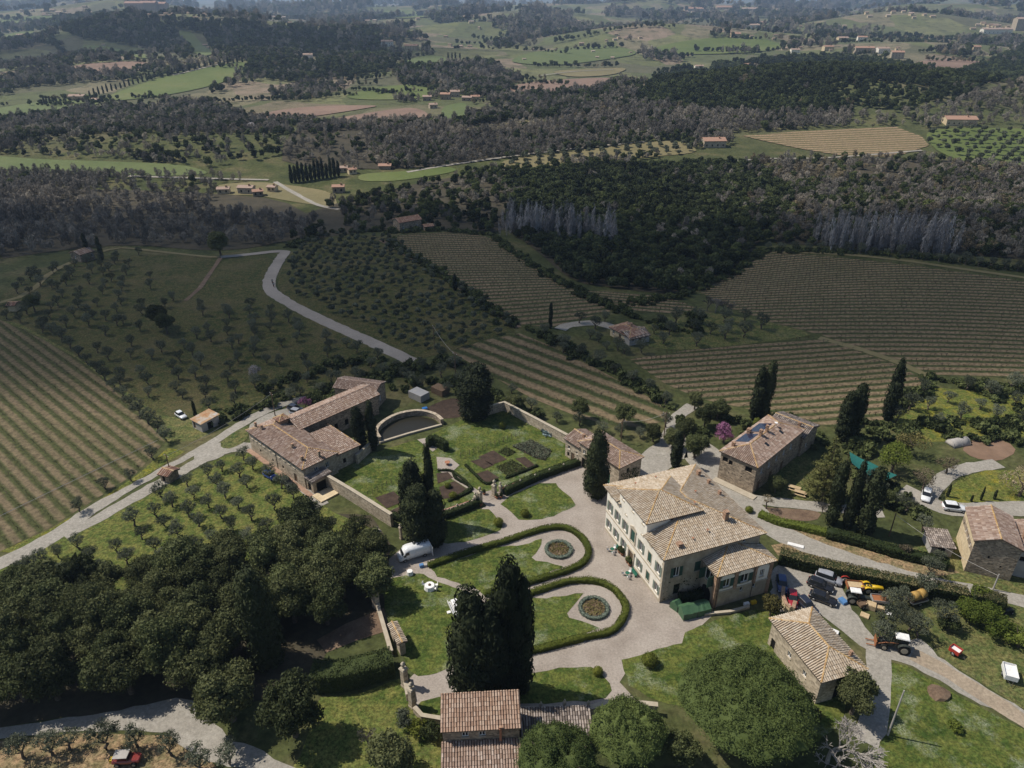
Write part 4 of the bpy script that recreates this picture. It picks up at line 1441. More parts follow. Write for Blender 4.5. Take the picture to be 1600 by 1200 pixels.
sheet('bare_court', [(495, 1000), (540, 975), (600, 950), (608, 985), (560, 1000), (510, 1020)], 'dirt', .05, None, None, 0, 'bare pinkish earth clearing beside the yew hedge')
sheet('field_edge', [(-10, 500), (40, 515), (120, 560), (190, 612), (262, 690), (300, 690), (345, 672), (300, 655), (250, 650), (190, 605), (110, 550), (30, 505)], 'rough_lawn', .04, None, None, 0, 'grassy edge between vineyard and olive grove')
sheet('rough_ground', [(1395, 655), (1450, 605), (1540, 612), (1640, 620), (1640, 690), (1560, 676), (1500, 690), (1430, 690)], 'yellow_grass', .03, None, None, 0, 'flowery grass terraces below the wide vineyard')
# ------------------------------------------------------------------ buildings
def mat_tiles(name, stops, lichen=(.34, .22, .07), amount=.35):
    m, nt, b = new_mat(name)
    geo = nd(nt, 'ShaderNodeNewGeometry')
    c = ramp(nt, geo.outputs['Random Per Island'], stops)
    n = noise_fac(nt, .35, 5, .7)
    k = ramp(nt, n, [(.5, (0, 0, 0)), (.72, (amount,) * 3)])
    c = mixc(nt, k, c, lichen)
    n2 = noise_fac(nt, 1.4, 5, .7)
    k2 = ramp(nt, n2, [(.25, (.8,) * 3), (.75, (1.15,) * 3)])
    c = mixc(nt, 1.0, c, k2, 'MULTIPLY')
    nt.links.new(c, b.inputs['Base Color'])
    b.inputs['Roughness'].default_value = .9
    b.inputs['Specular IOR Level'].default_value = .15
    return m


M['tile_pale'] = mat_tiles('pale_clay_tile', [(0, (.38, .30, .215)), (.4, (.445, .362, .272)), (.8, (.50, .42, .325)), (1, (.55, .475, .385))], amount=.2)
M['tile_pink'] = mat_tiles('pink_clay_tile', [(0, (.25, .17, .13)), (.4, (.33, .235, .185)), (.8, (.40, .30, .245)), (1, (.48, .39, .33))], (.30, .20, .09), .2)
M['tile_red'] = mat_tiles('red_clay_tile', [(0, (.27, .15, .105)), (.5, (.36, .215, .155)), (1, (.44, .30, .23))], (.30, .17, .06), .2)
M['tile_grey'] = mat_tiles('grey_clay_tile', [(0, (.12, .10, .09)), (.5, (.25, .21, .185)), (1, (.42, .36, .32))], (.25, .2, .1), .2)
M['ridge'] = mat_tiles('orange_ridge_tile', [(0, (.30, .18, .09)), (.5, (.42, .27, .12)), (1, (.50, .38, .24))], (.46, .28, .05), .6)
M['underroof'] = mat_noise('roof_bed', [(.3, (.07, .05, .04)), (.7, (.12, .09, .07))], 1.5)


def mat_wall(name, a, b_, stain, amount=.5, stone=0.0, sc=.35):
    """plaster or rubble stone with damp streaks and patches"""
    m, nt, b = new_mat(name)
    tc = nd(nt, 'ShaderNodeTexCoord')
    f = noise_fac(nt, 1.1, 7, .7)
    c = ramp(nt, f, [(.3, a), (.7, b_)])
    mp = nd(nt, 'ShaderNodeMapping')
    mp.inputs['Scale'].default_value = (sc, sc, sc * .35)
    nt.links.new(tc.outputs['Object'], mp.inputs['Vector'])
    s = noise_fac(nt, 1.6, 6, .7, vec=mp.outputs[0])
    k = ramp(nt, s, [(.45, (0, 0, 0)), (.72, (amount,) * 3)])
    c = mixc(nt, k, c, stain)
    if stone:
        mp2 = nd(nt, 'ShaderNodeMapping')
        mp2.inputs['Scale'].default_value = (2.2, 2.2, 3.6)
        nt.links.new(tc.outputs['Object'], mp2.inputs['Vector'])
        vo = nd(nt, 'ShaderNodeTexVoronoi')
        vo.inputs['Scale'].default_value = 1.0
        nt.links.new(mp2.outputs[0], vo.inputs['Vector'])
        sp = nd(nt, 'ShaderNodeSeparateColor')
        nt.links.new(vo.outputs['Color'], sp.inputs[0])
        kk = ramp(nt, sp.outputs[0], [(0, (1 - stone,) * 3), (1, (1 + stone,) * 3)])
        c = mixc(nt, 1.0, c, kk, 'MULTIPLY')
        bump(nt, b, vo.outputs['Distance'], .5, .06)
    nt.links.new(c, b.inputs['Base Color'])
    b.inputs['Roughness'].default_value = .92
    b.inputs['Specular IOR Level'].default_value = .15
    return m


M['plaster'] = mat_wall('cream_plaster', (.70, .65, .56), (.80, .755, .67), (.50, .43, .33), .45)
M['brownplaster'] = mat_wall('brown_plaster', (.30, .25, .18), (.46, .40, .31), (.19, .155, .11), .8)
M['stone'] = mat_wall('rubble_stone', (.23, .18, .13), (.36, .29, .215), (.17, .14, .105), .5, .4)
M['palestone'] = mat_wall('pale_rubble_stone', (.34, .28, .205), (.47, .40, .31), (.25, .205, .15), .5, .3)
M['ochre'] = mat_wall('ochre_plaster', (.50, .40, .255), (.62, .51, .34), (.38, .29, .18), .4, .12)
M['brick'] = mat_wall('brick_piers', (.27, .17, .11), (.36, .24, .165), (.2, .13, .09), .4, .25)
M['greyplaster'] = mat_wall('grey_render', (.33, .31, .29), (.43, .40, .37), (.26, .24, .22), .4)
M['trim'] = mat_wall('sandstone_trim', (.36, .31, .235), (.48, .42, .335), (.26, .215, .15), .5)
M['white'] = mat_plain('white_paint', (.74, .73, .71), .5)
M['shutter'] = mat_plain('green_shutter', (.028, .075, .058), .6)
M['shutter_grey'] = mat_plain('grey_green_shutter', (.17, .20, .165), .7)
M['greendoor'] = mat_plain('green_door', (.020, .115, .075), .55)
M['wood'] = mat_noise('weathered_wood', [(.3, (.10, .065, .04)), (.7, (.19, .13, .085))], 3)
M['glass'] = mat_plain('window_glass', (.018, .020, .022), .12, .6)
M['dark'] = mat_plain('dark_interior', (.012, .011, .010), .9, .1)
M['iron'] = mat_plain('iron', (.05, .045, .04), .6)
M['terracotta'] = mat_noise('terracotta', [(.3, (.30, .13, .075)), (.7, (.42, .21, .13))], 3)
M['brickclay'] = mat_noise('brick_chimney', [(.3, (.24, .14, .09)), (.7, (.38, .25, .17))], 3, fine=(6, .3))
M['panel'] = mat_plain('solar_panel_glass', (.016, .022, .05), .15, .7)
M['paving'] = mat_noise('brick_paving', [(.3, (.26, .16, .115)), (.7, (.36, .245, .18))], 1.2, fine=(5, .25))
M['steel'] = mat_noise('corrugated_steel', [(.35, (.35, .35, .35)), (.6, (.42, .40, .38))], .8, metal=.3, rough=.6)


def roof_tiles(polys, sp=.34, tl=.55, seed=1, r=None):
    """rows of half-round tiles over planar slopes; first edge of each polygon is the eave"""
    rg = random.Random(seed)
    V, F_ = [], []
    r = r or sp * .37
    for poly in polys:
        p = [Vector(q) for q in poly]
        e = (p[1] - p[0]).normalized()
        n = Vector((0, 0, 0))
        for i in range(1, len(p) - 1):
            n += (p[i] - p[0]).cross(p[i + 1] - p[0])
        n.normalize()
        if n.z < 0:
            n = -n
        s = n.cross(e)
        c2 = [((q - p[0]).dot(e), (q - p[0]).dot(s)) for q in p]
        if sum(q[1] for q in c2) < 0:
            s = -s
            c2 = [(a, -b) for a, b in c2]
        a0, a1 = min(q[0] for q in c2), max(q[0] for q in c2)
        a = a0 + sp * .5
        while a < a1:
            hit = []
            for i in range(len(c2)):
                (x0, y0), (x1, y1) = c2[i], c2[(i + 1) % len(c2)]
                if (x0 <= a) != (x1 <= a):
                    hit.append(y0 + (y1 - y0) * (a - x0) / (x1 - x0))
            if len(hit) >= 2:
                b, end = min(hit), max(hit)
                while b < end - .08:
                    t = min(tl, end - b)
                    j = rg.uniform(-.02, .02)
                    lo, hi = .035 + rg.uniform(0, .03), .0 + rg.uniform(0, .015)
                    o = len(V)
                    for bb, lf, rr in ((b - .04, lo, r * 1.08), (b + t, hi, r * .92)):
                        c = p[0] + e * (a + j) + s * bb + n * lf
                        for ce, cn in ((-1, 0), (-.6, .75), (.6, .75), (1, 0)):
                            V.append(tuple(c + e * rr * ce + n * rr * cn))
                    for k in range(3):
                        F_.append((o + k, o + k + 1, o + 4 + k + 1, o + 4 + k))
                    F_.append((o, o + 1, o + 2, o + 3))
                    b += tl * rg.uniform(.96, 1.04)
            a += sp
    me = bpy.data.meshes.new('roof_tiles')
    me.from_pydata(V, [], F_)
    return me


def make_roof(parent, polys, ridges, tile='tile_pale', seed=1, sp=.36, th=.16, tl=.6, ridge='ridge', rr=.16):
    mb = MB()
    for poly in polys:
        p = [Vector(q) for q in poly]
        n = (p[1] - p[0]).cross(p[2] - p[0]).normalized()
        if n.z < 0:
            p = p[::-1]
            n = -n
        k = len(p)
        dn = Vector((0, 0, -th))
        mb.add([*p, *[q + dn for q in p]], [tuple(range(k)), tuple(range(2 * k - 1, k - 1, -1))] + [(i, k + i, k + (i + 1) % k, (i + 1) % k) for i in range(k)])
    rf = mb.build('roof', M['underroof'], parent, fix=False)
    obj('roof_tiles', roof_tiles(polys, sp, tl, seed), M[tile], rf, False, 'stuff')
    if ridges:
        rb = MB()
        for a, b in ridges:
            a, b = Vector(a), Vector(b)
            n = max(1, int((b - a).length / .5))
            for i in range(n):
                q0, q1 = a + (b - a) * (i / n), a + (b - a) * ((i + 1.06) / n)
                rb.tube([q0 + Vector((0, 0, .03)), q1 + Vector((0, 0, .01))], [rr, rr * .85], 6)
        rb.build('ridge_tiles', M[ridge], rf, kind='stuff', fix=False)
    return rf


def hip_polys(x0, x1, y0, y1, z, pitch):
    """hip roof over a rectangle: slopes (eave edge first) and ridge lines"""
    w, d = x1 - x0, y1 - y0
    if w >= d:
        h = z + pitch * d / 2
        a, b = Vector((x0 + d / 2, (y0 + y1) / 2, h)), Vector((x1 - d / 2, (y0 + y1) / 2, h))
    else:
        h = z + pitch * w / 2
        a, b = Vector(((x0 + x1) / 2, y0 + w / 2, h)), Vector(((x0 + x1) / 2, y1 - w / 2, h))
    A, B_, C_, D_ = Vector((x0, y0, z)), Vector((x1, y0, z)), Vector((x1, y1, z)), Vector((x0, y1, z))
    if w >= d:
        pol = [[A, B_, b, a], [B_, C_, b], [C_, D_, a, b], [D_, A, a]]
        rid = [(A, a), (B_, b), (C_, b), (D_, a), (a, b)]
    else:
        pol = [[A, B_, a], [B_, C_, b, a], [C_, D_, b], [D_, A, a, b]]
        rid = [(A, a), (B_, a), (C_, b), (D_, b), (a, b)]
    if (a - b).length < .05:
        rid.pop()
    return pol, rid


def gable_polys(x0, x1, y0, y1, z, pitch, axis='x'):
    if axis == 'x':
        m_, h = (y0 + y1) / 2, z + pitch * (y1 - y0) / 2
        a, b = Vector((x0, m_, h)), Vector((x1, m_, h))
        return [[Vector((x0, y0, z)), Vector((x1, y0, z)), b, a], [Vector((x1, y1, z)), Vector((x0, y1, z)), a, b]], [(a, b)]
    m_, h = (x0 + x1) / 2, z + pitch * (x1 - x0) / 2
    a, b = Vector((m_, y0, h)), Vector((m_, y1, h))
    return [[Vector((x0, y1, z)), Vector((x0, y0, z)), a, b], [Vector((x1, y0, z)), Vector((x1, y1, z)), b, a]], [(a, b)]


def shed_polys(x0, x1, y0, y1, z0, z1):
    """lean-to: low at y0, high at y1"""
    return [[Vector((x0, y0, z0)), Vector((x1, y0, z0)), Vector((x1, y1, z1)), Vector((x0, y1, z1))]], []


def wall_part(mb, p0, ux, L, z0, h, holes, depth=.22):
    """one wall face with real openings and reveals; holes (x, z, w, h)"""
    ux = Vector((ux[0], ux[1], 0))
    nrm = Vector((ux.y, -ux.x, 0))
    p0 = Vector((p0[0], p0[1], 0))
    T = lambda x, z, d=0.0: tuple(p0 + ux * x - nrm * d + Vector((0, 0, z)))
    xs = sorted({0.0, L, *[q[0] for q in holes], *[q[0] + q[2] for q in holes]})
    zs = sorted({z0, h, *[q[1] for q in holes], *[q[1] + q[3] for q in holes]})
    for i in range(len(xs) - 1):
        for k in range(len(zs) - 1):
            cx, cz = (xs[i] + xs[i + 1]) / 2, (zs[k] + zs[k + 1]) / 2
            if any(q[0] < cx < q[0] + q[2] and q[1] < cz < q[1] + q[3] for q in holes):
                continue
            mb.add([T(xs[i], zs[k]), T(xs[i + 1], zs[k]), T(xs[i + 1], zs[k + 1]), T(xs[i], zs[k + 1])], [(0, 1, 2, 3)])
    for x, z, w, hh in holes:
        c = [(x, z), (x + w, z), (x + w, z + hh), (x, z + hh)]
        for i in range(4):
            a, b = c[i], c[(i + 1) % 4]
            mb.add([T(*a), T(*b), T(*b, depth), T(*a, depth)], [(0, 3, 2, 1)])
    return T


def local_box(mb, T, x0, x1, z0, z1, d0, d1):
    """box on a wall: d > 0 is into the wall, d < 0 stands proud"""
    vs = [T(x, z, d) for d in (d0, d1) for z in (z0, z1) for x in (x0, x1)]
    mb.add(vs, [(0, 1, 3, 2), (4, 6, 7, 5), (0, 4, 5, 1), (2, 3, 7, 6), (0, 2, 6, 4), (1, 5, 7, 3)])


def slats(mb, T, x0, x1, z0, z1, d0, d1):
    """a louvred shutter leaf: frame and slats"""
    f = .07
    local_box(mb, T, x0, x0 + f, z0, z1, d0, d1)
    local_box(mb, T, x1 - f, x1, z0, z1, d0, d1)
    n = max(3, int((z1 - z0) / .22))
    for i in range(n):
        a = z0 + (z1 - z0) * i / n
        local_box(mb, T, x0 + f, x1 - f, a, a + (z1 - z0) / n * .8, d0 + .012, d1 - .012)


def window(parent, T, x, z, w, h, style='pane', sm='shutter', surround=None):
    """an opening: frame with panes, shutters open against the wall or closed"""
    if style in ('door', 'arch'):
        f = MB()
        local_box(f, T, x, x + w, z, z + h, .12, .18)
        for k in range(1, 4):
            local_box(f, T, x + w * k / 4 - .02, x + w * k / 4 + .02, z, z + h, .10, .12)
        win = f.build('door', M[sm], parent)
        hd = MB()
        local_box(hd, T, x + w * .8, x + w * .86, z + h * .45, z + h * .5, .05, .10)
        hd.build('handle', M['iron'], win)
    elif style == 'dark':
        f = MB()
        local_box(f, T, x, x + w, z, z + h, .20, .23)
        win = f.build('opening', M['dark'], parent)
    else:
        f = MB()
        t = min(.09, w * .14)
        for a in ((x, x + t, z, z + h), (x + w - t, x + w, z, z + h), (x + t, x + w - t, z, z + t), (x + t, x + w - t, z + h - t, z + h)):
            local_box(f, T, *a, .10, .17)
        if w > .7:
            local_box(f, T, x + w / 2 - t / 2, x + w / 2 + t / 2, z + t, z + h - t, .10, .16)
        win = f.build('window', M['white' if style != 'shut' else sm], parent)
        g = MB()
        local_box(g, T, x + t * .5, x + w - t * .5, z + t * .5, z + h - t * .5, .18, .20)
        g.build('pane', M['glass'], win)
        sl_ = MB()
        local_box(sl_, T, x - .12, x + w + .12, z - .12, z - .003, -.14, .05)
        sl_.build('sill', M['trim'], win)
        if style == 'open':
            for s in (-1, 1):
                q = MB()
                x0 = x - w / 2 - .03 if s < 0 else x + w + .03
                slats(q, T, x0, x0 + w / 2, z, z + h, -.09, -.02)
                q.build('shutter', M[sm], win)
        if style == 'ajar':
            for s in (-1, 1):
                q = MB()
                x0 = x - .05 if s < 0 else x + w
                local_box(q, T, x0, x0 + .05, z, z + h, -w / 2, 0)
                q.build('shutter', M[sm], win)
        if style == 'shut':
            for s in (0, 1):
                q = MB()
                slats(q, T, x + s * w / 2 + .01, x + (s + 1) * w / 2 - .01, z + .01, z + h - .01, .01, .08)
                q.build('shutter', M[sm], win)
    if surround and style not in ('dark',):
        q = MB()
        t = .16
        for a in ((x - t, x - .003, z - .0, z + h + t), (x + w + .003, x + w + t, z, z + h + t), (x - .003, x + w + .003, z + h + .003, z + h + t)):
            local_box(q, T, *a, -.035, .0 - .002)
        q.build('surround', M[surround], win)
    return win


def chimney(parent, x, y, z, w=.6, h=1.1, mat='brickclay'):
    c = MB()
    c.box(x - w / 2, x + w / 2, y - w / 2, y + w / 2, z - .8, z + h)
    c.box(x - w * .65, x + w * .65, y - w * .65, y + w * .65, z + h, z + h + .1)
    ch = c.build('chimney', M[mat], parent)
    k = MB()
    for s in (-1, 1):
        k.box(x + s * w * .35 - .07, x + s * w * .35 + .07, y - w * .4, y + w * .4, z + h + .1, z + h + .35)
    k.box(x - w * .6, x + w * .6, y - w * .6, y + w * .6, z + h + .35, z + h + .42)
    k.build('chimney_cap', M['brickclay'], ch)
    return ch


SIDES = {'f': lambda L, D: ((0, 0), (1, 0), L), 'r': lambda L, D: ((L, 0), (0, 1), D), 'b': lambda L, D: ((L, D), (-1, 0), L), 'l': lambda L, D: ((0, D), (0, -1), D)}


def shell(e, L, D, h, walls, wallmat, x0=0.0, y0=0.0, z0=-.5, name='wall', sides='frbl', sm='shutter', surround=None):
    """walls of one block with openings: walls {side: [(x, z, w, h, style)]}"""
    mb = MB()
    Ts = {}
    for s in sides:
        p, u, ln = SIDES[s](L, D)
        Ts[s] = wall_part(mb, (p[0] + x0, p[1] + y0), u, ln, z0, h, [q[:4] for q in walls.get(s, [])])
    o = mb.build(name, M[wallmat], e, fix=False)
    for s in sides:
        for q in walls.get(s, []):
            window(e, Ts[s], *q[:4], q[4] if len(q) > 4 else 'pane', q[5] if len(q) > 5 else sm, surround)
    return Ts


def gable_fill(e, x0, x1, y0, y1, z, pitch, axis, mat):
    mb = MB()
    if axis == 'x':
        h = z + pitch * (y1 - y0) / 2
        for x in (x0, x1):
            mb.add([(x, y0, z), (x, y1, z), (x, (y0 + y1) / 2, h)], [(0, 1, 2)])
    else:
        h = z + pitch * (x1 - x0) / 2
        for y in (y0, y1):
            mb.add([(x0, y, z), (x1, y, z), ((x0 + x1) / 2, y, h)], [(0, 1, 2)])
    mb.build('gable', M[mat], e)


def house(name, label, org, rz, L, D, h, roof='gable', axis='x', pitch=.34, wall='stone', tile='tile_pink', walls=None, over=.35, seed=1, sp=.36, chim=(), cat='house', sm='shutter', group=None, tl=.6, surround=None):
    e = empty(name, org, rz, label, cat, group)
    shell(e, L, D, h, walls or {}, wall, sm=sm, surround=surround)
    o = over
    if roof == 'hip':
        pol, rid = hip_polys(-o, L + o, -o, D + o, h - .1, pitch)
    elif roof == 'gable':
        pol, rid = gable_polys(-o, L + o, -o, D + o, h - pitch * o + .05, pitch, axis)
        gable_fill(e, 0, L, 0, D, h, pitch, axis, wall)
    else:
        pol, rid = shed_polys(-o, L + o, -o, D + o, h - .05, h + pitch * D)
        mb = MB()
        for x in (0, L):
            mb.add([(x, 0, h - .06), (x, D, h - .06), (x, D, h + pitch * D - .1)], [(0, 1, 2)])
        mb.add([(0, D, h - .06), (L, D, h - .06), (L, D, h + pitch * D - .1), (0, D, h + pitch * D - .1)], [(0, 1, 2, 3)])
        mb.build('gable', M[wall], e)
    make_roof(e, pol, rid, tile, seed, sp, tl=tl)
    for c in chim:
        chimney(e, *c)
    return e


# ---- the villa: local x along the front from its far end, y into the building
def villa():
    A = (17.7, 109.9)
    rz = math.atan2(-.939, .343)
    e = empty('villa', (A[0], A[1], 0), rz, 'large cream villa with raised attic and hipped tile roofs on the gravel court', 'villa')
    L, D, h = 20.4, 18.5, 10.0
    fr = []
    bay = L / 7
    for i in range(7):
        c = bay * (i + .5)
        if i == 3:
            fr.append((c - .65, 5.0, 1.3, 2.5, 'shut'))
            fr.append((c - .8, 0.0, 1.6, 2.7, 'door', 'wood'))
        else:
            shut = i in (5,)
            fr.append((c - .52, 5.2, 1.04, 2.0, 'shut' if shut else 'open', 'shutter' if shut else 'shutter_grey'))
            fr.append((c - .5, 1.25, 1.0, 1.75, 'shut' if shut else 'open', 'shutter' if shut else 'shutter_grey'))
        if not 2 <= i <= 4 or i != 3:
            fr.append((c - .3, 8.75, .6, .6, 'pane'))
    rt = [(2.0, 5.0, 1.1, 2.0, 'open'), (6.0, 5.0, 1.15, 2.0, 'shut'), (15.0, 8.5, .6, .6, 'pane'), (2.4, 1.0, 1.2, 2.2, 'dark')]
    bk = [(2 + 3.3 * i, 5.2, 1.0, 1.9, 'open') for i in range(5)]
    lf = [(2 + 3.6 * i, 5.2, 1.0, 1.9, 'open') for i in range(5)] + [(2 + 3.6 * i, 1.2, 1.0, 1.7, 'shut') for i in range(5)]
    mb = MB()
    Ts = {}
    hol = {'f': fr, 'b': bk, 'l': lf}
    for s in 'fbl':
        p, u, ln = SIDES[s](L, D)
        Ts[s] = wall_part(mb, p, u, ln, -.5, h, [q[:4] for q in hol[s]])
    mb.build('wall', M['plaster'], e, fix=False)
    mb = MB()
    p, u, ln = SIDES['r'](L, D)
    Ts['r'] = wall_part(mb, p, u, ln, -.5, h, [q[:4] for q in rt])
    mb.build('side_wall', M['brownplaster'], e, fix=False)['label'] = 'darker, patchy brown side wall'  # darker and browner plaster than the other three walls
    hol['r'] = rt
    for s in 'fbl' + 'r':
        for q in hol[s]:
            window(e, Ts[s], *q[:4], q[4], q[5] if len(q) > 5 else 'shutter', 'trim' if s == 'f' and q[3] > 1 else None)
    # string courses, plinth, quoins, cornice
    tr = MB()
    local_box(tr, Ts['f'], -.05, L + .05, 4.25, 4.5, -.10, .0 - .002)
    local_box(tr, Ts['f'], -.05, L + .05, 0, .5, -.08, -.002)
    tr.build('string_course', M['trim'], e)
    tr = MB()
    local_box(tr, Ts['f'], -.3, 5.3, 9.62, 9.80, -.42, -.002)
    local_box(tr, Ts['f'], 15.3, L + .3, 9.62, 9.80, -.42, -.002)
    local_box(tr, Ts['r'], -.3, D + .3, 9.62, 9.80, -.42, -.002)
    tr.build('cornice', M['trim'], e)
    tr = MB()
    for k in range(16):
        w = .55 if k % 2 else .38
        local_box(tr, Ts['f'], L - w, L + .03, .5 + k * .56, .5 + k * .56 + .5, -.045, -.002)
        local_box(tr, Ts['r'], -.02, w, .5 + k * .56, .5 + k * .56 + .5, -.045, -.002)
    tr.build('quoin', M['trim'], e)
    # door surround with balcony slab and little pediment
    c = bay * 3.5
    tr = MB()
    local_box(tr, Ts['f'], c - 1.15, c - .83, 0, 3.0, -.16, -.002)
    local_box(tr, Ts['f'], c + .83, c + 1.15, 0, 3.0, -.16, -.002)
    local_box(tr, Ts['f'], c - 1.3, c + 1.3, 3.0, 3.3, -.28, -.002)
    local_box(tr, Ts['f'], c - 1.0, c - .7, 4.7, 7.6, -.10, -.002)
    local_box(tr, Ts['f'], c + .7, c + 1.0, 4.7, 7.6, -.10, -.002)
    tr.prism([(c - 1.1, -.18), (c + 1.1, -.18), (c + 1.1, -.002), (c - 1.1, -.002)], 7.6, 7.85)
    tr.add([(c - 1.1, -.15, 7.85), (c + 1.1, -.15, 7.85), (c, -.15, 8.4), (c - 1.1, -.003, 7.85), (c + 1.1, -.003, 7.85), (c, -.003, 8.4)], [(0, 1, 2), (3, 5, 4), (0, 3, 4, 1), (1, 4, 5, 2), (0, 2, 5, 3)])
    tr.build('door_surround', M['trim'], e)
    # roofs
    pol, rid = hip_polys(-.65, L + .65, -.65, D + .65, h - .12, .30)
    ax0, ax1, ad, ah = 4.6, 14.3, 10.0, 12.45
    zs_ = lambda y: h - .12 + .30 * (y + .65)
    fl = [Vector((-.65, -.65, zs_(-.65))), Vector((ax0 + .02, -.65, zs_(-.65))), Vector((ax0 + .02, ax0 + .02, zs_(ax0 + .02)))]
    k_ = L - (ax1 - .02)
    fr_ = [Vector((ax1 - .02, -.65, zs_(-.65))), Vector((L + .65, -.65, zs_(-.65))), Vector((ax1 - .02, k_, zs_(k_)))]
    make_roof(e, [fl, fr_] + pol[1:], rid[1:4] + [(fl[0], fl[2])] + rid[4:], 'tile_pale', 3)
    # attic, flush with the front
    at = {'f': [(1.0, 11.0, .6, .6, 'pane'), (4.55, 11.0, .6, .6, 'pane'), (8.1, 11.0, .6, .6, 'pane')], 'r': [(4.4, 11.25, .7, .8, 'dark'), (7.6, 11.35, .7, .7, 'dark')]}
    shell(e, ax1 - ax0, ad, ah, at, 'plaster', ax0, -.012, 9.0, 'attic_wall')
    pol, rid = hip_polys(ax0 - .45, ax1 + .45, -.5, ad + .45, ah - .08, .37)
    make_roof(e, pol, rid, 'tile_pale', 4)
    # annex at the near end
    N = 7.6
    ann = empty('annex', (L, N, 0), 0)
    ann.parent = e
    aw, adp, ahh = 4.1, 10.8, 7.3
    mb = MB()
    ho = {'f': [(.9, 4.1, 2.3, 2.2, 'ajar')], 'r': [(1.35, 4.0, 1.3, 1.8, 'open'), (4.75, 4.0, 1.5, 1.8, 'open'), (8.5, 4.2, .8, 1.5, 'pane'), (5.0, 2.1, .55, .9, 'pane'), (7.5, 2.1, .55, .9, 'pane')], 'b': []}
    Tn = {}
    for s in 'frb':
        p, u, ln = SIDES[s](aw, adp)
        Tn[s] = wall_part(mb, p, u, ln, -.5, ahh, [q[:4] for q in ho[s]])
    mb.build('wall', M['brownplaster'], ann, fix=False)
    for s in 'frb':
        for q in ho[s]:
            window(ann, Tn[s], *q[:4], q[4])
    bp = MB()
    for a in (-.02, 3.45, 7.15, 10.3):
        local_box(bp, Tn['r'], a, a + .62, 0 if a < 0 or a > 10 else 3.1, 7.1, -.13, -.002)
    local_box(bp, Tn['f'], 3.45, 4.14, 0, 7.1, -.13, -.002)
    bp.build('brick_pier', M['brick'], ann)
    for a, w in ((.7, 2.65), (4.2, 2.85), (7.9, 2.3)):                    # white arched panels
        q = MB()
        n = 9
        ring = [(a, 3.45), (a + w, 3.45)] + [(a + w / 2 + w / 2 * math.cos(math.pi * k / n), 5.7 + 1.15 * math.sin(math.pi * k / n)) for k in range(n + 1)]
        holes_ = [hh for hh in ho['r'] if a < hh[0] < a + w and hh[1] > 3.4]
        hx, hz, hw, hh_ = holes_[0][:4]
        # panel drawn as strips around its window
        for (u0, u1, w0, w1) in ((a, hx, 3.45, 5.7), (hx + hw, a + w, 3.45, 5.7), (hx, hx + hw, 3.45, hz)):
            local_box(q, Tn['r'], u0, u1, w0, w1, -.03, -.002)
        for k in range(10):
            u0, u1 = a + w * k / 10, a + w * (k + 1) / 10
            um = (u0 + u1) / 2
            top_ = 5.7 + 1.15 * math.sqrt(max(0, 1 - ((um - a - w / 2) / (w / 2)) ** 2))
            lo_ = max(5.7, hz + hh_) if hx - .01 < um < hx + hw + .01 else 5.7
            if top_ > lo_ + .02:
                local_box(q, Tn['r'], u0, u1, lo_, top_, -.03, -.002)
        q.build('arched_panel', M['plaster'], ann)
        q = MB()
        local_box(q, Tn['r'], a - .1, a + w + .1, 3.2, 3.45, -.16, -.002)
        q.build('ledge', M['trim'], ann)
    q = MB()
    n = 10
    arch = [(.7, 0.05)] + [(1.9 - 1.2 * math.cos(math.pi * k / n), 1.9 + 1.1 * math.sin(math.pi * k / n)) for k in range(n + 1)] + [(3.1, 0.05)]
    q.add([(x, -.03, z) for x, z in arch], [tuple(range(len(arch)))])
    q.build('archway', M['dark'], ann)
    for sx in (.15, 7.05):
        q = MB()
        q.tube([Tn['r'](sx + .2, 0, -.17), Tn['r'](sx + .2, 7.1, -.17)], .05, 6)
        q.build('drainpipe', M['iron'], ann)
    o = .42
    z0, z1 = ahh - .1, ahh + 1.35
    x1 = aw + o
    A1, B1 = Vector((x1, -o, z0)), Vector((x1, adp + o, z0))
    R0, R1 = Vector((.02, x1 - o * .3, z1)), Vector((.02, adp - x1 + o * .3, z1))
    pol = [[A1, B1, R1, R0], [Vector((.02, -o, z0)), A1, R0], [B1, Vector((.02, adp + o, z0)), R1]]
    make_roof(ann, pol, [(A1, R0), (B1, R1)], 'tile_pale', 5)
    for x, y, z, w, hh in ((9.8, 17.3, 10.2, .45, .7), (16.8, 13.6, 11.3, .7, 1.2), (3.4, 17.0, 10.3, .6, .9), (6.2, 17.4, 10.2, .45, .7), (19.3, 3.2, 10.2, .75, .45)):
        chimney(e, x, y, z, w, hh)
    for x, y, z in ((18.9, 6.0, 10.4), (18.2, 9.2, 10.7), (2.4, 4.3, 10.7), (9.6, 12.2, 11.9), (13.0, 9.8, 12.5), (1.5, 9, 10.4)):
        q = MB()
        q.tube([(x, y, z - .3), (x, y, z + .55)], .07, 6)
        q.box(x - .16, x + .16, y - .16, y + .16, z + .55, z + .62)
        q.build('roof_vent', M['terracotta'], e)
    return e


villa()
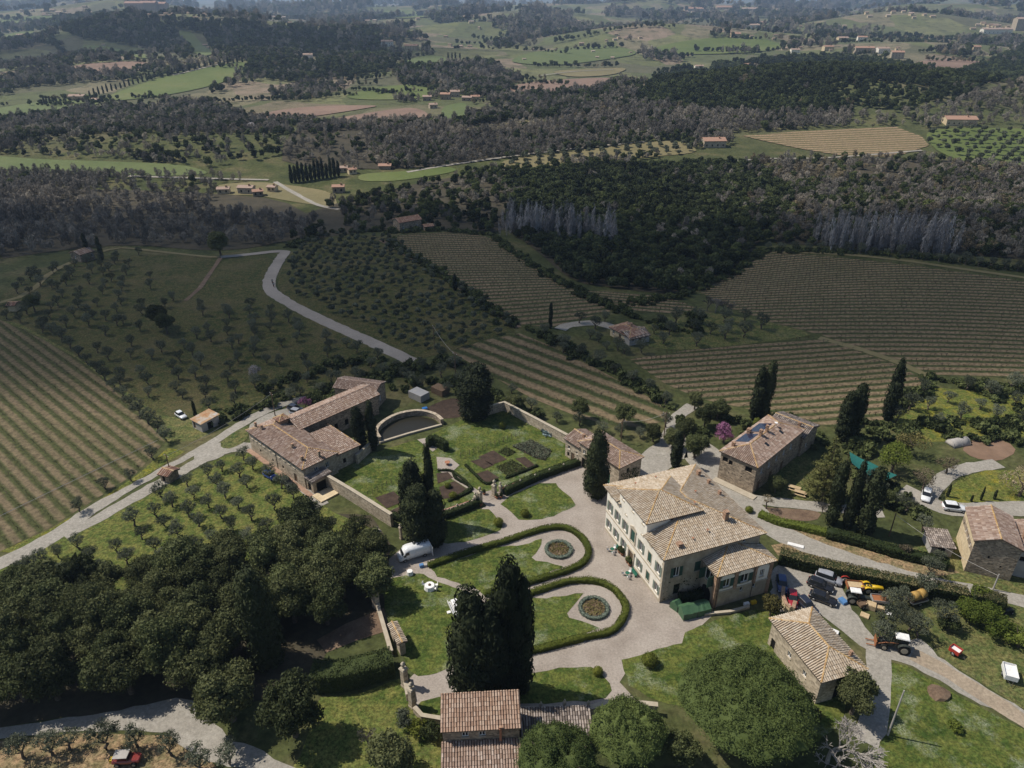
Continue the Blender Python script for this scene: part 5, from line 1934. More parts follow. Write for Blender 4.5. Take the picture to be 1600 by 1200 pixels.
# ---- stone farmstead at the left: a front wing, a long rear wing, a back wing and lean-to roofs
def farmstead():
    o = (-58.2, 137.3)
    e = empty('farmstead', (o[0], o[1], 0), R(-43), 'L-shaped stone farmstead with pinkish tile roofs beside the walled garden', 'farmhouse')
    L, D, h = 21.6, 8.0, 5.2
    w = [(1.0 + i * 1.55, 3.6, .85, 1.15, 'pane') for i in range(0, 4)] + [(9.0, 1.1, .6, .7, 'dark'), (4.0, 1.3, .6, .7, 'dark'), (13, 1.2, .7, .8, 'dark')] + [(8.2 + i * 1.9, 3.7, .7, .95, 'shut', 'shutter_grey') for i in range(6)] + [(17.5, 0, 1.1, 2.1, 'door', 'wood')]
    shell(e, L, D, h, {'f': w, 'r': [(2.5, 2.6, .9, 1.3, 'pane'), (5.2, 2.6, .9, 1.3, 'pane')]}, 'palestone', surround=None)
    pol, rid = hip_polys(-.4, L + .4, -.4, D + .4, h - .1, .30)
    make_roof(e, pol, rid, 'tile_pink', 11)
    # long rear wing, running up the slope from the front wing
    e2 = empty('rear_wing', (8.2, D - .2, 0), math.pi / 2)
    e2.parent = e
    L2, D2 = 21.5, 6.4
    shell(e2, L2, D2, 5.4, {'f': [(3 + 2.9 * i, 1.0, 1.0, 1.6, 'dark') for i in range(6)] + [(17, 0, 1.4, 2.4, 'door', 'wood')], 'r': [(2.4, 2.5, .9, 1.2, 'pane')], 'b': [(2 + 3 * i, 2.6, .9, 1.1, 'pane') for i in range(6)]}, 'stone')
    pol, rid = gable_polys(-.3, L2 + .4, -.45, D2 + .45, 5.35, .34, 'x')
    make_roof(e2, pol, rid, 'tile_pink', 12, ridge='tile_pink')
    gable_fill(e2, 0, L2, 0, D2, 5.4, .34, 'x', 'stone')
    # cross gable and back wing
    e3 = empty('back_wing', (-9.2 + 8.2 - 2.5, D + 17.0, 0), R(28))
    e3.parent = e
    shell(e3, 11, 5.5, 4.8, {'f': [(1.5, 1.5, .9, 1.3, 'pane'), (5, 1.5, .9, 1.3, 'pane')], 'r': [(2, 1.5, .8, 1.2, 'pane')]}, 'stone')
    pol, rid = gable_polys(-.3, 11.3, -.4, 5.9, 4.75, .33, 'x')
    make_roof(e3, pol, rid, 'tile_pink', 13, ridge='tile_pink')
    gable_fill(e3, 0, 11, 0, 5.5, 4.8, .33, 'x', 'stone')
    # lower roofs falling to the garden side
    e4 = empty('garden_wing', (8.2 + .1, D - .1, 0), 0)
    e4.parent = e
    shell(e4, 12.6, 6.3, 3.9, {'r': [(2, 1, .8, 1.2, 'dark')]}, 'palestone', sides='rb')
    pol = [[Vector((12.9, -.2, 4.0)), Vector((12.9, 6.6, 3.7)), Vector((4.0, 5.2, 5.6)), Vector((4.0, -.2, 6.0))], [Vector((12.9, 6.6, 3.7)), Vector((-.2, 6.6, 3.9)), Vector((4.0, 5.2, 5.6))]]
    make_roof(e4, pol, [(pol[0][1], pol[0][2])], 'tile_pink', 14)
    # porch with shed roof at the near corner
    e5 = empty('porch', (L + .02, .2, 0), 0)
    e5.parent = e
    shell(e5, 2.6, 4.2, 2.9, {'f': [(.6, 0, 1.2, 2.0, 'dark')], 'r': [(.8, 0, 2.4, 2.2, 'dark')]}, 'palestone', sides='frb')
    pol, _ = shed_polys(-.0, 3.0, -.3, 4.5, 3.0, 3.35)
    make_roof(e5, pol, [], 'tile_grey', 15, tl=.9)
    q = MB()
    q.box(L + 3.2, L + 6.4, -.6, 4.4, -.3, .35)
    q.build('terrace', M['ochre'], e)
    q = MB()
    q.box(-.6, L + 3.0, -1.15, -.05, -.2, .12)
    q.build('brick_kerb', M['paving'], e)
    # little bell tower stump and chimneys
    q = MB()
    q.box(2.6, 4.6, 5.4, 7.4, 5, 6.9)
    q.build('tower_base', M['brickclay'], e)
    pol, rid = hip_polys(2.3, 4.9, 5.1, 7.7, 6.9, .55)
    make_roof(e, pol, rid, 'tile_red', 16)
    for x, y, z in ((.9, 1.5, 5.7), (3.0, 1.8, 5.8), (14.6, 2.2, 5.9), (19.6, 1.2, 5.5), (20.8, 4.5, 5.7)):
        chimney(e, x, y, z, .45, .7, 'stone')
    q = MB()
    q.tube([(11, -.06, 0), (11, -.06, 5.1)], .05, 6)
    q.build('drainpipe', M['iron'], e)


farmstead()

# ---- outbuilding between garden wall and court
b = house('outbuilding', 'stone outbuilding with hipped roof and green doors behind the lone cypress', (14.4, 131.4, 0), R(-53), 12.0, 6.4, 6.0, 'hip', 'x', .33, 'palestone', 'tile_pink',
          {'f': [(1.2, 3.6, .8, 1.0, 'pane'), (.9, 0, 1.2, 2.5, 'dark'), (8.6, 4.0, .8, .9, 'pane'), (7.4, 0, 2.2, 3.0, 'door', 'greendoor')], 'r': [(2.2, 3.8, .8, .9, 'dark')]}, seed=21)
house('outbuilding', 'low stone outbuilding joined to the taller one at the garden wall', (11.7, 134.95, 0), R(-53), 4.45, 5.6, 4.6, 'gable', 'x', .36, 'palestone', 'tile_pink',
      {'f': [(.8, 2.3, .7, .9, 'pane'), (2.0, 0, 1.1, 2.0, 'door', 'wood'), (3.5, 2.4, .5, .6, 'pane'), (.7, .4, .7, 1.1, 'dark')]}, seed=22, chim=[(3.6, 2.0, 5.4, .5, .8)])

# ---- house with solar panels
b = house('farmhouse', 'stone farmhouse with solar panels on its tile roof behind the villa', (43.2, 126.4, 0), R(-45), 8.0, 20.0, 6.9, 'hip', 'x', .40, 'stone', 'tile_pink',
          {'f': [(.5, 4.7, 1.2, 1.1, 'dark'), (1.9, 4.5, .9, 1.1, 'dark'), (5.6, 4.7, 1.5, 1.2, 'dark'), (2.2, 2.3, .25, .35, 'dark'), (5.0, 2.8, .25, .35, 'dark')], 'r': [(2 + 3.2 * i, 3.9, 1.0, 1.4, 'pane') for i in range(5)] + [(1.5 + 5 * i, 0, 1.4, 2.3, 'door', 'wood') for i in range(3)]}, seed=31, chim=[(1.3, 2.2, 7.5, .55, .7), (3.9, 8.4, 8.9, .55, .7), (4.0, 10.8, 8.9, .5, .8), (.9, 9.3, 7.3, .7, .9)])
for y0, y1, ncol, x1 in ((4.6, 9.0, 4, 3.1), (10.2, 15.0, 4, 3.2)):
    for i in range(ncol):
        for k in range(3):
            ya, yb = y0 + (y1 - y0) * i / ncol + .03, y0 + (y1 - y0) * (i + 1) / ncol - .03
            xa, xb = .35 + k * .95, .35 + (k + 1) * .95 - .04
            zf = lambda x: 6.8 + .40 * (x + .35) + .19
            q = MB()
            q.add([(xa, ya, zf(xa)), (xb, ya, zf(xb)), (xb, yb, zf(xb)), (xa, yb, zf(xa)), (xa, ya, zf(xa) - .06), (xb, ya, zf(xb) - .06), (xb, yb, zf(xb) - .06), (xa, yb, zf(xa) - .06)], [(0, 1, 2, 3), (7, 6, 5, 4), (0, 4, 5, 1), (1, 5, 6, 2), (2, 6, 7, 3), (3, 7, 4, 0)])
            q.build('solar_panel', M['panel'], b)
for x, y in ((5.6, 7.0), (5.4, 13.5)):
    q = MB()
    zf = lambda x: 6.8 + .40 * (8.35 - x) + .2
    q.add([(x, y, zf(x)), (x + .9, y, zf(x + .9)), (x + .9, y + .7, zf(x + .9)), (x, y + .7, zf(x)), (x, y, zf(x) - .15), (x + .9, y, zf(x + .9) - .15), (x + .9, y + .7, zf(x + .9) - .15), (x, y + .7, zf(x) - .15)], [(0, 1, 2, 3), (7, 6, 5, 4), (0, 4, 5, 1), (1, 5, 6, 2), (2, 6, 7, 3), (3, 7, 4, 0)])
    q.build('skylight', M['glass'], b)
q = MB()
q.lathe([(.02, 0), (.22, .08), (.36, .22)], 10, (4.3, 14.2, 9.2))
q.tube([(4.3, 14.2, 8.3), (4.3, 14.2, 9.25)], .03, 5)
q.build('satellite_dish', M['white'], b)
house('barn', 'dark tile roofed barn behind the solar-roofed farmhouse under tall cypresses', (57.5, 140.3, 0), R(-45), 8.2, 7.0, 5.0, 'gable', 'x', .33, 'stone', 'tile_grey', {'f': [(3, 0, 2.2, 2.6, 'dark')], 'r': [(2, 1.5, .8, 1, 'pane')]}, seed=33, chim=[(6, 2, 5.9, .5, .8)])
q = MB()
q.box(-.3, 9.2, -1.7, -.05, -.2, .25)
q.build('terrace', M['trim'], b)

# ---- house at the right edge
b = house('farmhouse', 'ochre-walled stone farmhouse with gabled pink roof at the right edge', (79.8, 98.3, 0), R(-21), 7.0, 9.6, 7.0, 'gable', 'y', .40, 'stone', 'tile_pink',
          {'f': [(2.6, 3.8, .35, .5, 'dark'), (4.8, 2.4, .3, .4, 'dark')], 'l': [(1.2, 4.2, .4, .6, 'dark'), (3.4, 4.4, .55, .8, 'pane'), (5.4, 4.4, .55, .8, 'pane'), (7.6, 4.4, .5, .7, 'pane')]}, seed=41, over=.25)
q = MB()
T = wall_part(MB(), (0, 9.6), (0, -1), 9.6, 0, 7, [])
local_box(q, T, .02, 9.58, 0, 4.1, -.012, -.004)
local_box(q, T, .02, 9.58, 5.35, 6.9, -.012, -.004)
q.build('plaster_face', M['ochre'], b)
house('farmhouse', 'lower grey-rendered wing of the right-hand farmhouse', (86.6, 97.6, 0), R(-21), 9.0, 8.5, 5.3, 'gable', 'y', .36, 'greyplaster', 'tile_pink', {'f': [(1.2, 3.4, .9, 1.0, 'dark'), (3.5, .2, 1.8, 2.4, 'dark')]}, seed=42, chim=[(2.0, 3.4, 6.3, .8, .8), (3.0, 7.2, 6.8, .8, .8)])
house('lean_to', 'small shed with bright corrugated sheet roof beside the ochre farmhouse', (75.9, 102.6, 0), R(-10), 3.6, 4.4, 2.2, 'shed', 'x', .08, 'greyplaster', 'tile_grey', {'f': [(1, 0, 1.3, 1.8, 'dark')]}, seed=43, cat='shed')

# ---- hip-roofed barn at the lower right
b = house('barn', 'long barn with hipped pale tile roof beside the umbrella pines', (40.1, 82.0, 0), R(-73), 11.6, 7.0, 5.2, 'hip', 'x', .42, 'palestone', 'tile_pale', {'f': [(.6, .0, 1.0, 2.0, 'dark'), (4.4, 2.2, .8, 1.0, 'pane'), (8, 2.2, .8, 1.0, 'pane')], 'r': [(2.8, 0, 2.2, 2.8, 'dark')]}, seed=51, over=.45, cat='barn', chim=[(9.6, 6.2, 5.7, .4, .5)])

# ---- gatehouse at the lower edge: tall part, lower front part, shed to the right
M['tile_gate'] = mat_tiles('orange_brown_tile', [(0, (.30, .19, .135)), (.5, (.39, .265, .195)), (1, (.47, .35, .27))], (.30, .17, .06), .15)
b = house('gatehouse', 'small stone gatehouse with two-step tile roof behind the broad cypresses', (-9.0, 62.15, 0), R(3.6), 10.0, 4.2, 6.1, 'shed', 'x', .36, 'stone', 'tile_gate', {'f': [(2.5, 4.6, .85, .85, 'pane'), (4.7, 4.6, .85, .85, 'pane')]}, seed=61, over=.25, sp=.36, cat='gatehouse')
e4 = empty('front_range', (0, -5.2, 0), 0)
e4.parent = b
shell(e4, 10.1, 5.15, 2.75, {'f': [(2, .8, .9, 1.2, 'pane'), (6, 0, 1.2, 2.1, 'door', 'wood')], 'l': [(2, 1, .8, 1.1, 'pane')]}, 'stone', sides='frl')
pol, _ = shed_polys(-.25, 10.35, -.3, 5.17, 2.75, 3.9)
make_roof(e4, pol, [], 'tile_pink', 62, .36)
chimney(b, 7.5, -.3, 4.2, .3, 2.0, 'terracotta')
b = house('shed', 'low tile-roofed shed along the wall right of the gatehouse', (1.35, 63.6, 0), R(2), 9.4, 4.0, 2.6, 'shed', 'x', .2, 'stone', 'tile_grey', {'f': [(2, .2, 1.2, 1.8, 'dark'), (6, .2, 1.2, 1.8, 'dark')]}, seed=63, over=.15, cat='shed')

# ---- small buildings in the fields
def at_rz(a, b_, z=0):
    p, q = PT(*a), PT(*b_)
    return Vector((p.x, p.y, p.z)), math.atan2(q.y - p.y, q.x - p.x), (Vector((q.x - p.x, q.y - p.y))).length


def field_house(name, label, a, b_, D, h, roof, wall, tile, walls=None, pitch=.36, chim=(), axis='x', cat='house', sp=.5):
    o, rz, L = at_rz(a, b_)
    return house(name, label, o, rz, L, D, h, roof, axis, pitch, wall, tile, walls if walls is not None else {'f': [(L * .12, 1.0, .9, 1.2, 'pane'), (L * .45, 0, 1.1, 2.0, 'door', 'wood'), (L * .75, 1.0, .9, 1.2, 'pane')], 'r': [(D * .4, 1, .8, 1.1, 'pane')], 'l': [(D * .4, 1, .8, 1.1, 'pane')]}, seed=int(a[0]), sp=sp, tl=1.0, chim=chim, cat=cat)


field_house('house', 'red-roofed house with pale walls among olives below the valley wood', (953, 524), (983, 540), 6.5, 2.7, 'hip', 'ochre', 'tile_red', chim=[(5, 3.5, 3.9, .6, .7)])
field_house('house', 'grey-roofed house extension beside the red-roofed field house', (983, 541), (1014, 534), 6.0, 2.3, 'gable', 'greyplaster', 'tile_grey')
field_house('barn', 'long red-roofed barn at the top of the upper vineyard', (625, 362), (659, 358), 7, 4.2, 'gable', 'stone', 'tile_red')
field_house('shed', 'tiny red shed right of the red-roofed barn', (664, 361), (677, 360), 3.5, 2.0, 'gable', 'stone', 'tile_red', {})
field_house('hut', 'small hut with red and grey tile roof between the two lanes', (252, 752), (266, 756), 2.6, 2.0, 'gable', 'stone', 'tile_red', {'f': [(.5, .2, .8, 1.5, 'dark')]}, cat='hut')
field_house('shed', 'small orange-roofed shed at the far left among olives', (14, 487), (26, 487), 3, 2.2, 'gable', 'ochre', 'tile_red', {}, cat='shed')
field_house('cottage', 'low farm cottage under two cypresses at the far left lane', (128, 410), (150, 405), 6, 3, 'gable', 'stone', 'tile_pink', cat='house')
# sheet-metal shed with a half-rusted roof
o, rz, L = at_rz((302, 668), (317, 676))
e = empty('shed', o, rz, 'white shed with half-rusted corrugated roof beside the lane', 'shed')
shell(e, L, 4.6, 2.3, {'f': [(.4, .1, .9, 1.8, 'door', 'wood')], 'r': [(1.5, 0, 1.4, 1.9, 'dark')]}, 'greyplaster')
M['rust'] = mat_noise('rusty_steel', [(.35, (.42, .40, .37)), (.5, (.38, .24, .13)), (.7, (.30, .12, .05))], .45, rough=.7)
q = MB()
n = 16
for i in range(n):
    x0, x1 = -.3 + (L + .6) * i / n, -.3 + (L + .6) * (i + 1) / n
    dz = .06 if i % 2 else 0
    q.add([(x0, -.3, 2.35 + dz), (x1, -.3, 2.35 + .06 - dz), (x1, 4.9, 2.75 + .06 - dz), (x0, 4.9, 2.75 + dz)], [(0, 1, 2, 3)])
q.build('roof', M['rust'], e)

# ---- far houses
for px, py, w, d, h, tz, wl, tl_, lb in FARH:
    o = PT(px, py)
    ks = .52 if py < 112 else .62 if py < 175 else .8 if py < 240 else .55
    w, d, h = w * ks, d * ks, h * (max(ks, .62) if py > 30 else .36)
    e = empty('farmhouse', o, R(tz), lb, 'house', 'houses of the far hills')
    wn_ = max(2, int(w / 4)) if w < 60 else 7
    k = 1 if w < 40 else w / 40
    rows = max(1, int(h / (3.2 * k)))
    sh = {'f': [(w * (i + .5) / wn_ - .5 * k, 1.0 * k + r_ * 3.0 * k, 1.0 * k, 1.3 * k, 'dark') for i in range(wn_) for r_ in range(rows) if 1.0 * k + r_ * 3 * k + 1.3 * k < h - .2]}
    shell(e, w, d, h, sh, wl, z0=-6)
    pol, rid = gable_polys(-.4 * k, w + .4 * k, -.5 * k, d + .5 * k, h - .1, .36, 'x')
    gable_fill(e, 0, w, 0, d, h, .36, 'x', wl)
    mb = MB()
    for p_ in pol:
        q_ = [Vector(v) for v in p_]
        mb.add([*q_, *[v + Vector((0, 0, -.3 * k)) for v in q_]], [(0, 1, 2, 3), (7, 6, 5, 4), (0, 4, 5, 1), (1, 5, 6, 2), (2, 6, 7, 3), (3, 7, 4, 0)])
    rf = mb.build('roof', M[tl_], e)
    c = MB()
    c.box(w * .7, w * .7 + .8 * k, d * .3, d * .3 + .8 * k, h, h + .36 * d / 2 + .9 * k)
    c.build('chimney', M['brickclay'], rf)


def settlement(name, label, spots, seed):
    """a far-off cluster of houses that reads as one pale mass"""
    rng = random.Random(seed)
    wl, rf = MB(), MB()
    for cx, cy_, n, sp in spots:
        for _ in range(n):
            p = PT(cx + rng.gauss(0, sp), max(9.0, cy_ + rng.gauss(0, sp * .10)))
            k = px_m(p)
            w, d, h = k * rng.uniform(3.5, 8), k * rng.uniform(3, 5), k * rng.uniform(2.0, 3.2)
            T = Matrix.Translation(p) @ Matrix.Rotation(rng.uniform(-.6, .6), 4, 'Z')
            wl.box(-w / 2, w / 2, -d / 2, d / 2, -4, h, T)
            q = [Vector(v) for v in ((-w * .54, -d * .58, h), (w * .54, -d * .58, h), (w * .54, 0, h + d * .2), (-w * .54, 0, h + d * .2), (w * .54, d * .58, h), (-w * .54, d * .58, h))]
            rf.add([T @ v for v in q], [(0, 1, 2, 3), (3, 2, 4, 5), (0, 3, 5), (1, 4, 2)])
    e = empty(name, (0, 0, 0), 0, label, 'settlement')
    e['kind'] = 'stuff'
    wl.build('wall', M['ochre'], e, kind='stuff', fix=False)
    rf.build('roof', M['tile_pink'], e, kind='stuff', fix=False)


settlement('far_town', 'hazy far town on the left skyline', [(215, 22, 26, 30), (60, 20, 18, 40), (330, 24, 14, 30), (440, 30, 8, 20)], 1)
settlement('far_village', 'hazy villages strung along the far right ridge', [(1120, 20, 24, 40), (1340, 78, 12, 40), (1400, 22, 14, 60), (1550, 44, 16, 25), (1230, 50, 10, 50), (960, 60, 8, 40)], 2)
settlement('far_farms', 'scattered pale farms on the far central hills', [(600, 40, 14, 90), (840, 40, 14, 80), (700, 70, 8, 60), (300, 70, 8, 80), (900, 90, 6, 60)], 3)
# ------------------------------------------------------------------ trees that stand alone or in groves
random.seed(11)


def top_z(base, py):
    """height of something standing at base whose top is seen at row py"""
    k = (600 - py) / FPX
    return CAM_H + base.y * (k * _C - _S) / (_C + k * _S)


CYP = [  # foot x, foot y, top y, width px, broad?, label
    (930, 777, 683, 36, 1, 'tall lone cypress on the gravel between outbuilding and villa'),
    (564, 707, 638, 23, 0, 'left cypress of the pair beside the round basin'), (584, 703, 633, 17, 0, 'slimmer right cypress of the pair beside the round basin'),
    (745, 652, 574, 50, 1, 'broad dark evergreen at the corner of the walled garden'),
    (673, 815, 706, 18, 0, 'slender cypress rising above the clump by the garden balustrade'), (648, 822, 728, 38, 1, 'broad cypress at the back of the clump by the white van'),
    (656, 852, 768, 44, 1, 'front left cypress of the clump by the white van'), (681, 850, 772, 36, 1, 'front right cypress of the clump by the white van'),
    (738, 1086, 938, 64, 1, 'leftmost broad cypress of the clump behind the gatehouse'), (772, 1092, 952, 60, 1, 'middle broad cypress of the clump behind the gatehouse'),
    (795, 1082, 896, 52, 1, 'tallest cypress of the clump behind the gatehouse'), (815, 1078, 908, 38, 0, 'rightmost slender cypress of the clump behind the gatehouse'), (756, 1096, 1000, 56, 1, 'low front cypress of the clump behind the gatehouse'),
    (418, 1034, 900, 58, 1, 'broad cypress standing out of the oak wood'),
    (1179, 656, 580, 22, 0, 'left cypress of the pair behind the solar-roofed house'), (1192, 656, 566, 19, 0, 'right cypress of the pair behind the solar-roofed house'),
    (1314, 690, 618, 26, 0, 'left cypress of the ragged pair behind the conifer'), (1328, 686, 602, 26, 0, 'right taller cypress of the ragged pair behind the conifer'),
    (1386, 656, 570, 22, 0, 'lone leaning cypress in front of the right vineyard'),
    (1298, 818, 724, 24, 0, 'left cypress of the three above the lane'), (1323, 826, 730, 20, 0, 'thin middle cypress of the three above the lane'), (1349, 832, 734, 32, 0, 'right thicker cypress of the three above the lane'),
    (1055, 730, 680, 19, 0, 'short cypress behind the villa roof'), (860, 513, 474, 7, 0, 'thin cypress at the track to the field house'), (711, 454, 430, 8, 0, 'thin cypress beside the upper vineyard track'),
    (139, 404, 366, 8, 0, 'left cypress of the two at the far lane cottage'), (160, 406, 372, 8, 0, 'right cypress of the two at the far lane cottage'), (306, 652, 627, 6, 0, 'small cypress behind the rusty shed'),
    (1532, 782, 763, 4, 0, 'taller young cypress in the flowery grass'), (1517, 784, 774, 4, 0, 'shorter young cypress in the flowery grass'), (1480, 776, 758, 5, 0, 'young cypress at the bend of the earth track'), (1553, 780, 766, 5, 0, 'young dark cypress beside the flowery grass edge')]
for i, (fx, fy, ty, w, fat, lb) in enumerate(CYP):
    b = PT(fx, fy)
    h = (top_z(b, ty) - b.z)
    r = w * px_m(b) / 2 * (1.12 if fat else 1.0)
    pr = PR['cypfat' if fat else 'cyp'][i % 2]
    base_r = 2.3 if fat else 1.15
    plant(pr, b, (r / base_r, r / base_r, h / 12.0), lb, 'cypresses', cat='cypress')
for i in range(13):
    b = PT(456 + i * 6.1, 286 - i * .9)
    plant(PR['cyp'][i % 2], b, (1.1, 1.1, random.uniform(.72, .95)), 'cypress in the dense row at the valley hamlet, %s from the left' % ordn(i), 'cypress row at the valley hamlet', cat='cypress')
far_rows = [((66, 165), (88, 159), 6, 'row left of the meadow farmhouse'), ((142, 152), (236, 124), 15, 'row climbing the far meadow'), ((262, 120), (330, 104), 9, 'row along the white far lane'), ((344, 103), (378, 98), 6, 'row at the end of the far meadow'), ((700, 95), (718, 93), 4, 'clump on the emerald meadow'), ((745, 153), (760, 150), 4, 'group right of the hill hamlet')]
for a, b_, n, nm in far_rows:
    for i in range(n):
        t = i / (n - 1)
        p = PT(a[0] + (b_[0] - a[0]) * t + random.uniform(-1, 1), a[1] + (b_[1] - a[1]) * t)
        s = px_m(p) * 9 / 12
        plant(PR['cyp'][i % 2], p, (s * 1.8, s * 1.8, s * random.uniform(.8, 1.3)), 'distant cypress in the %s, %s from the left' % (nm, ordn(i)), 'distant cypress rows', cat='cypress')

# umbrella pines at the lower edge
pine_big = Proto('umbrella_pine', tall_trunk('pine_trunk', 8, .5, 3), crown_mesh_big := pine_crown('pine_crown', 8.3, 2.9, 301, 30000))
me_ = pine_big.crown
me_.transform(Matrix.Translation((0, 0, 6.6)))
pine_small = Proto('umbrella_pine', tall_trunk('pine_trunk', 7, .4, 4), pine_crown('pine_crown', 5.0, 2.8, 302, 12000))
pine_small.crown.transform(Matrix.Translation((0, 0, 5.2)))
for pr, cx, cy_, zc, s, lb in ((pine_big, 1170, 1084, 9.0, 1.06, 'largest umbrella pine with wide green crown left of the barn'), (pine_small, 984, 1126, 8.0, 1.0, 'umbrella pine right of the gatehouse shed'), (pine_small, 872, 1178, 7.0, 1.02, 'umbrella pine in front of the gatehouse shed')):
    p = P(cx, cy_, zc)
    plant(pr, (p.x, p.y, 0), s, lb, 'umbrella pines', cat='pine tree')

# the holm oak wood
OAKW = [(-40, 945), (100, 930), (240, 910), (380, 868), (480, 838), (560, 838), (596, 862), (600, 930), (560, 958), (500, 985), (440, 1010), (395, 1050), (330, 1085), (220, 1108), (80, 1118), (-40, 1128)]
OW = np.array([P(*q)[:2] for q in OAKW])
CW = P(418, 1034)
rng = np.random.default_rng(77)
k = row = 0
y = OW[:, 1].min()
while y < OW[:, 1].max():
    x = OW[:, 0].min() + (2.2 if int(y) % 2 else 0)
    col = 0
    while x < OW[:, 0].max():
        qx, qy = x + rng.normal(0, .7), y + rng.normal(0, .7)
        if in_poly(qx, qy, OW) and not (abs(qx - CW.x) < 4.6 and -9.5 < qy - CW.y < 4):
            pr = PR['oak'][k % 5] if rng.random() < .65 else PR['browntree'][k % 2]
            s = rng.uniform(.82, 1.15)
            plant(pr, (qx, qy, 0), (s, s, s * rng.uniform(.9, 1.25)), 'evergreen oak %s from the left in line %s behind the gravel drive' % (ordn(col), ordn(row)), 'oaks of the lower left wood', cat='oak tree')
            col += 1
            k += 1
        x += 5.0
    row += 1 if col else 0
    y += 4.6
SINGLE = [  # kind, foot px, scale, label
    ('oak', 365, 1125, 1.18, 'round dark oak at the bend of the lower left drive'), ('oak', 462, 1150, 1.15, 'dark round oak with grass behind it near the lower drive'), ('oak', 345, 1090, .9, 'oak with russet branch at the wood corner'),
    ('oak', 612, 1215, .95, 'dark bushy oak left of the gatehouse front'), ('oak', 1240, 1125, .8, 'dark evergreen behind the large pine and barn'), ('oak', 1330, 1115, .85, 'dark tree beneath the barn gable'), 
    ('oak', 1060, 1195, .7, 'dark tree between the pines at the bottom edge'), ('oak', 640, 815, .5, 'dark bush behind the pier by the cypress clump'), ('oak', 1050, 700, .6, 'dark green tree behind the villa beside the cypress'), ('oak', 1085, 715, .8, 'rounded tree at the gravel bend behind the villa'),
    ('oak', 1068, 690, .7, 'tree above the gravel bend'), ('oak', 1100, 668, .7, 'dark tree left of the pink blossom tree'), ('oak', 1120, 655, .7, 'evergreen behind the pink blossom tree'), ('oak', 1085, 640, .6, 'tree at the vineyard track junction'),
    ('oak', 1210, 770, .55, 'shrubby green tree at the corner of the solar-roofed house'), ('oak', 250, 512, .95, 'dark spreading tree in the middle of the olive grove'), ('oak', 262, 522, .75, 'lower dark tree beside the spreading one in the grove'), ('oak', 55, 487, .7, 'dark round tree at the far left lane'), ('oak', 345, 400, 1.2, 'dark tree beside the grey lane at the wood edge'),
    ('oak', 1380, 790, .5, 'grey-green bush below the three cypresses'), ('oak', 805, 640, .6, 'dark shrubby tree outside the garden wall corner'), ('oak', 905, 655, .6, 'tree outside the garden wall above the outbuilding'), ('oak', 975, 665, .7, 'tree behind the outbuilding roof'), ('oak', 1020, 690, .6, 'tree right of the outbuilding')]
for i, (kd, fx, fy, s, lb) in enumerate(SINGLE):
    plant(PR[kd][i % len(PR[kd])], PT(fx, fy), (s, s, s * random.uniform(.9, 1.15)), lb, cat='tree')

# other kinds
def kind_tree(name, label, foot, r, h, mat, n, size, seed, cat='tree', shell=.5, core=.5, aspect=.6, nl=9, trunk=True, bark='bark', group=None):
    b = PT(*foot)
    cr = crown_mesh(name + '_crown', lobes(nl, r, h * .36, h * .62, r * .42, seed), n, size, mat, seed, shell=shell, core=core, aspect=aspect)
    tr = trunk_mesh(name + '_trunk', h * .45, r * .06 + .06, seed, 4, r * .45, bark) if trunk else None
    return plant(Proto(name, tr, cr), b, 1, label, group, 0, cat)


kind_tree('judas_tree', 'pink flowering tree behind the solar-roofed house', (1130, 692), 2.3, 4.6, 'judas', 1300, .16, 401, shell=.6, core=.4)
kind_tree('blossom_tree', 'white blossoming tree in the olive grove', (398, 592), 1.9, 4.2, 'blossom', 900, .14, 402, shell=.8, core=0, bark='palebark')
kind_tree('judas_tree', 'small purple flowering tree in the farmstead yard', (478, 640), 1.6, 3.4, 'judas', 700, .14, 403, shell=.7, core=.3)
kind_tree('blossom_tree', 'tiny white blossom far in the middle wood', (393, 205), 4, 7, 'blossom', 260, .5, 404, shell=.8, core=0)
kind_tree('lime_tree', 'pale yellow-green budding tree beside the green canopy', (1392, 742), 3.9, 7.4, 'bright', 2400, .20, 405, shell=.8, core=.25)
kind_tree('lime_tree', 'second yellow-green budding tree behind the first', (1420, 712), 3.3, 6.5, 'yellowgreen', 1600, .20, 406, shell=.9, core=.15)
kind_tree('budding_tree', 'brownish budding tree at the lane of the white cars', (1440, 768), 2.7, 5.2, 'bare_brown', 1300, .2, 407, shell=.9, core=0, aspect=.3)
kind_tree('budding_tree', 'large brown budding tree at the right edge', (1592, 775), 4.2, 6.5, 'bare_brown', 2600, .2, 408, shell=.9, core=.2, aspect=.3)
kind_tree('budding_tree', 'thin brown tree above the lane of the white cars', (1478, 740), 2.4, 4.6, 'bare_brown', 900, .2, 409, shell=.9, core=0, aspect=.25)
kind_tree('topiary', 'yellow-green clipped dome shrub beside the solar-roofed house', (1183, 672), 1.5, 3.0, 'box', 900, .14, 410, shell=.2, core=.85, trunk=False, cat='shrub')
kind_tree('magnolia', 'yellow flowering shrub at the villa annex corner', (1203, 962), 2.0, 3.6, 'yellowgreen', 1200, .17, 411, shell=.5, core=.5, cat='shrub')
kind_tree('fruit_tree', 'thin budding tree beside the narrow upper drive', (1197, 795), 1.4, 4.2, 'bare_brown', 350, .16, 412, shell=.9, core=0, aspect=.3)
kind_tree('bush', 'big yellow-green bush row at the right, lower of two', (1545, 985), 3.3, 3.6, 'bright', 2600, .17, 413, core=.6, cat='bush')
kind_tree('bush', 'big bright green bush at the right, upper of two', (1510, 965), 2.9, 3.2, 'bright', 2200, .17, 414, core=.6, cat='bush')
kind_tree('bush', 'bright green bush at the right edge of the field', (1590, 1010), 2.8, 3.0, 'bright', 1900, .17, 415, core=.6, cat='bush')
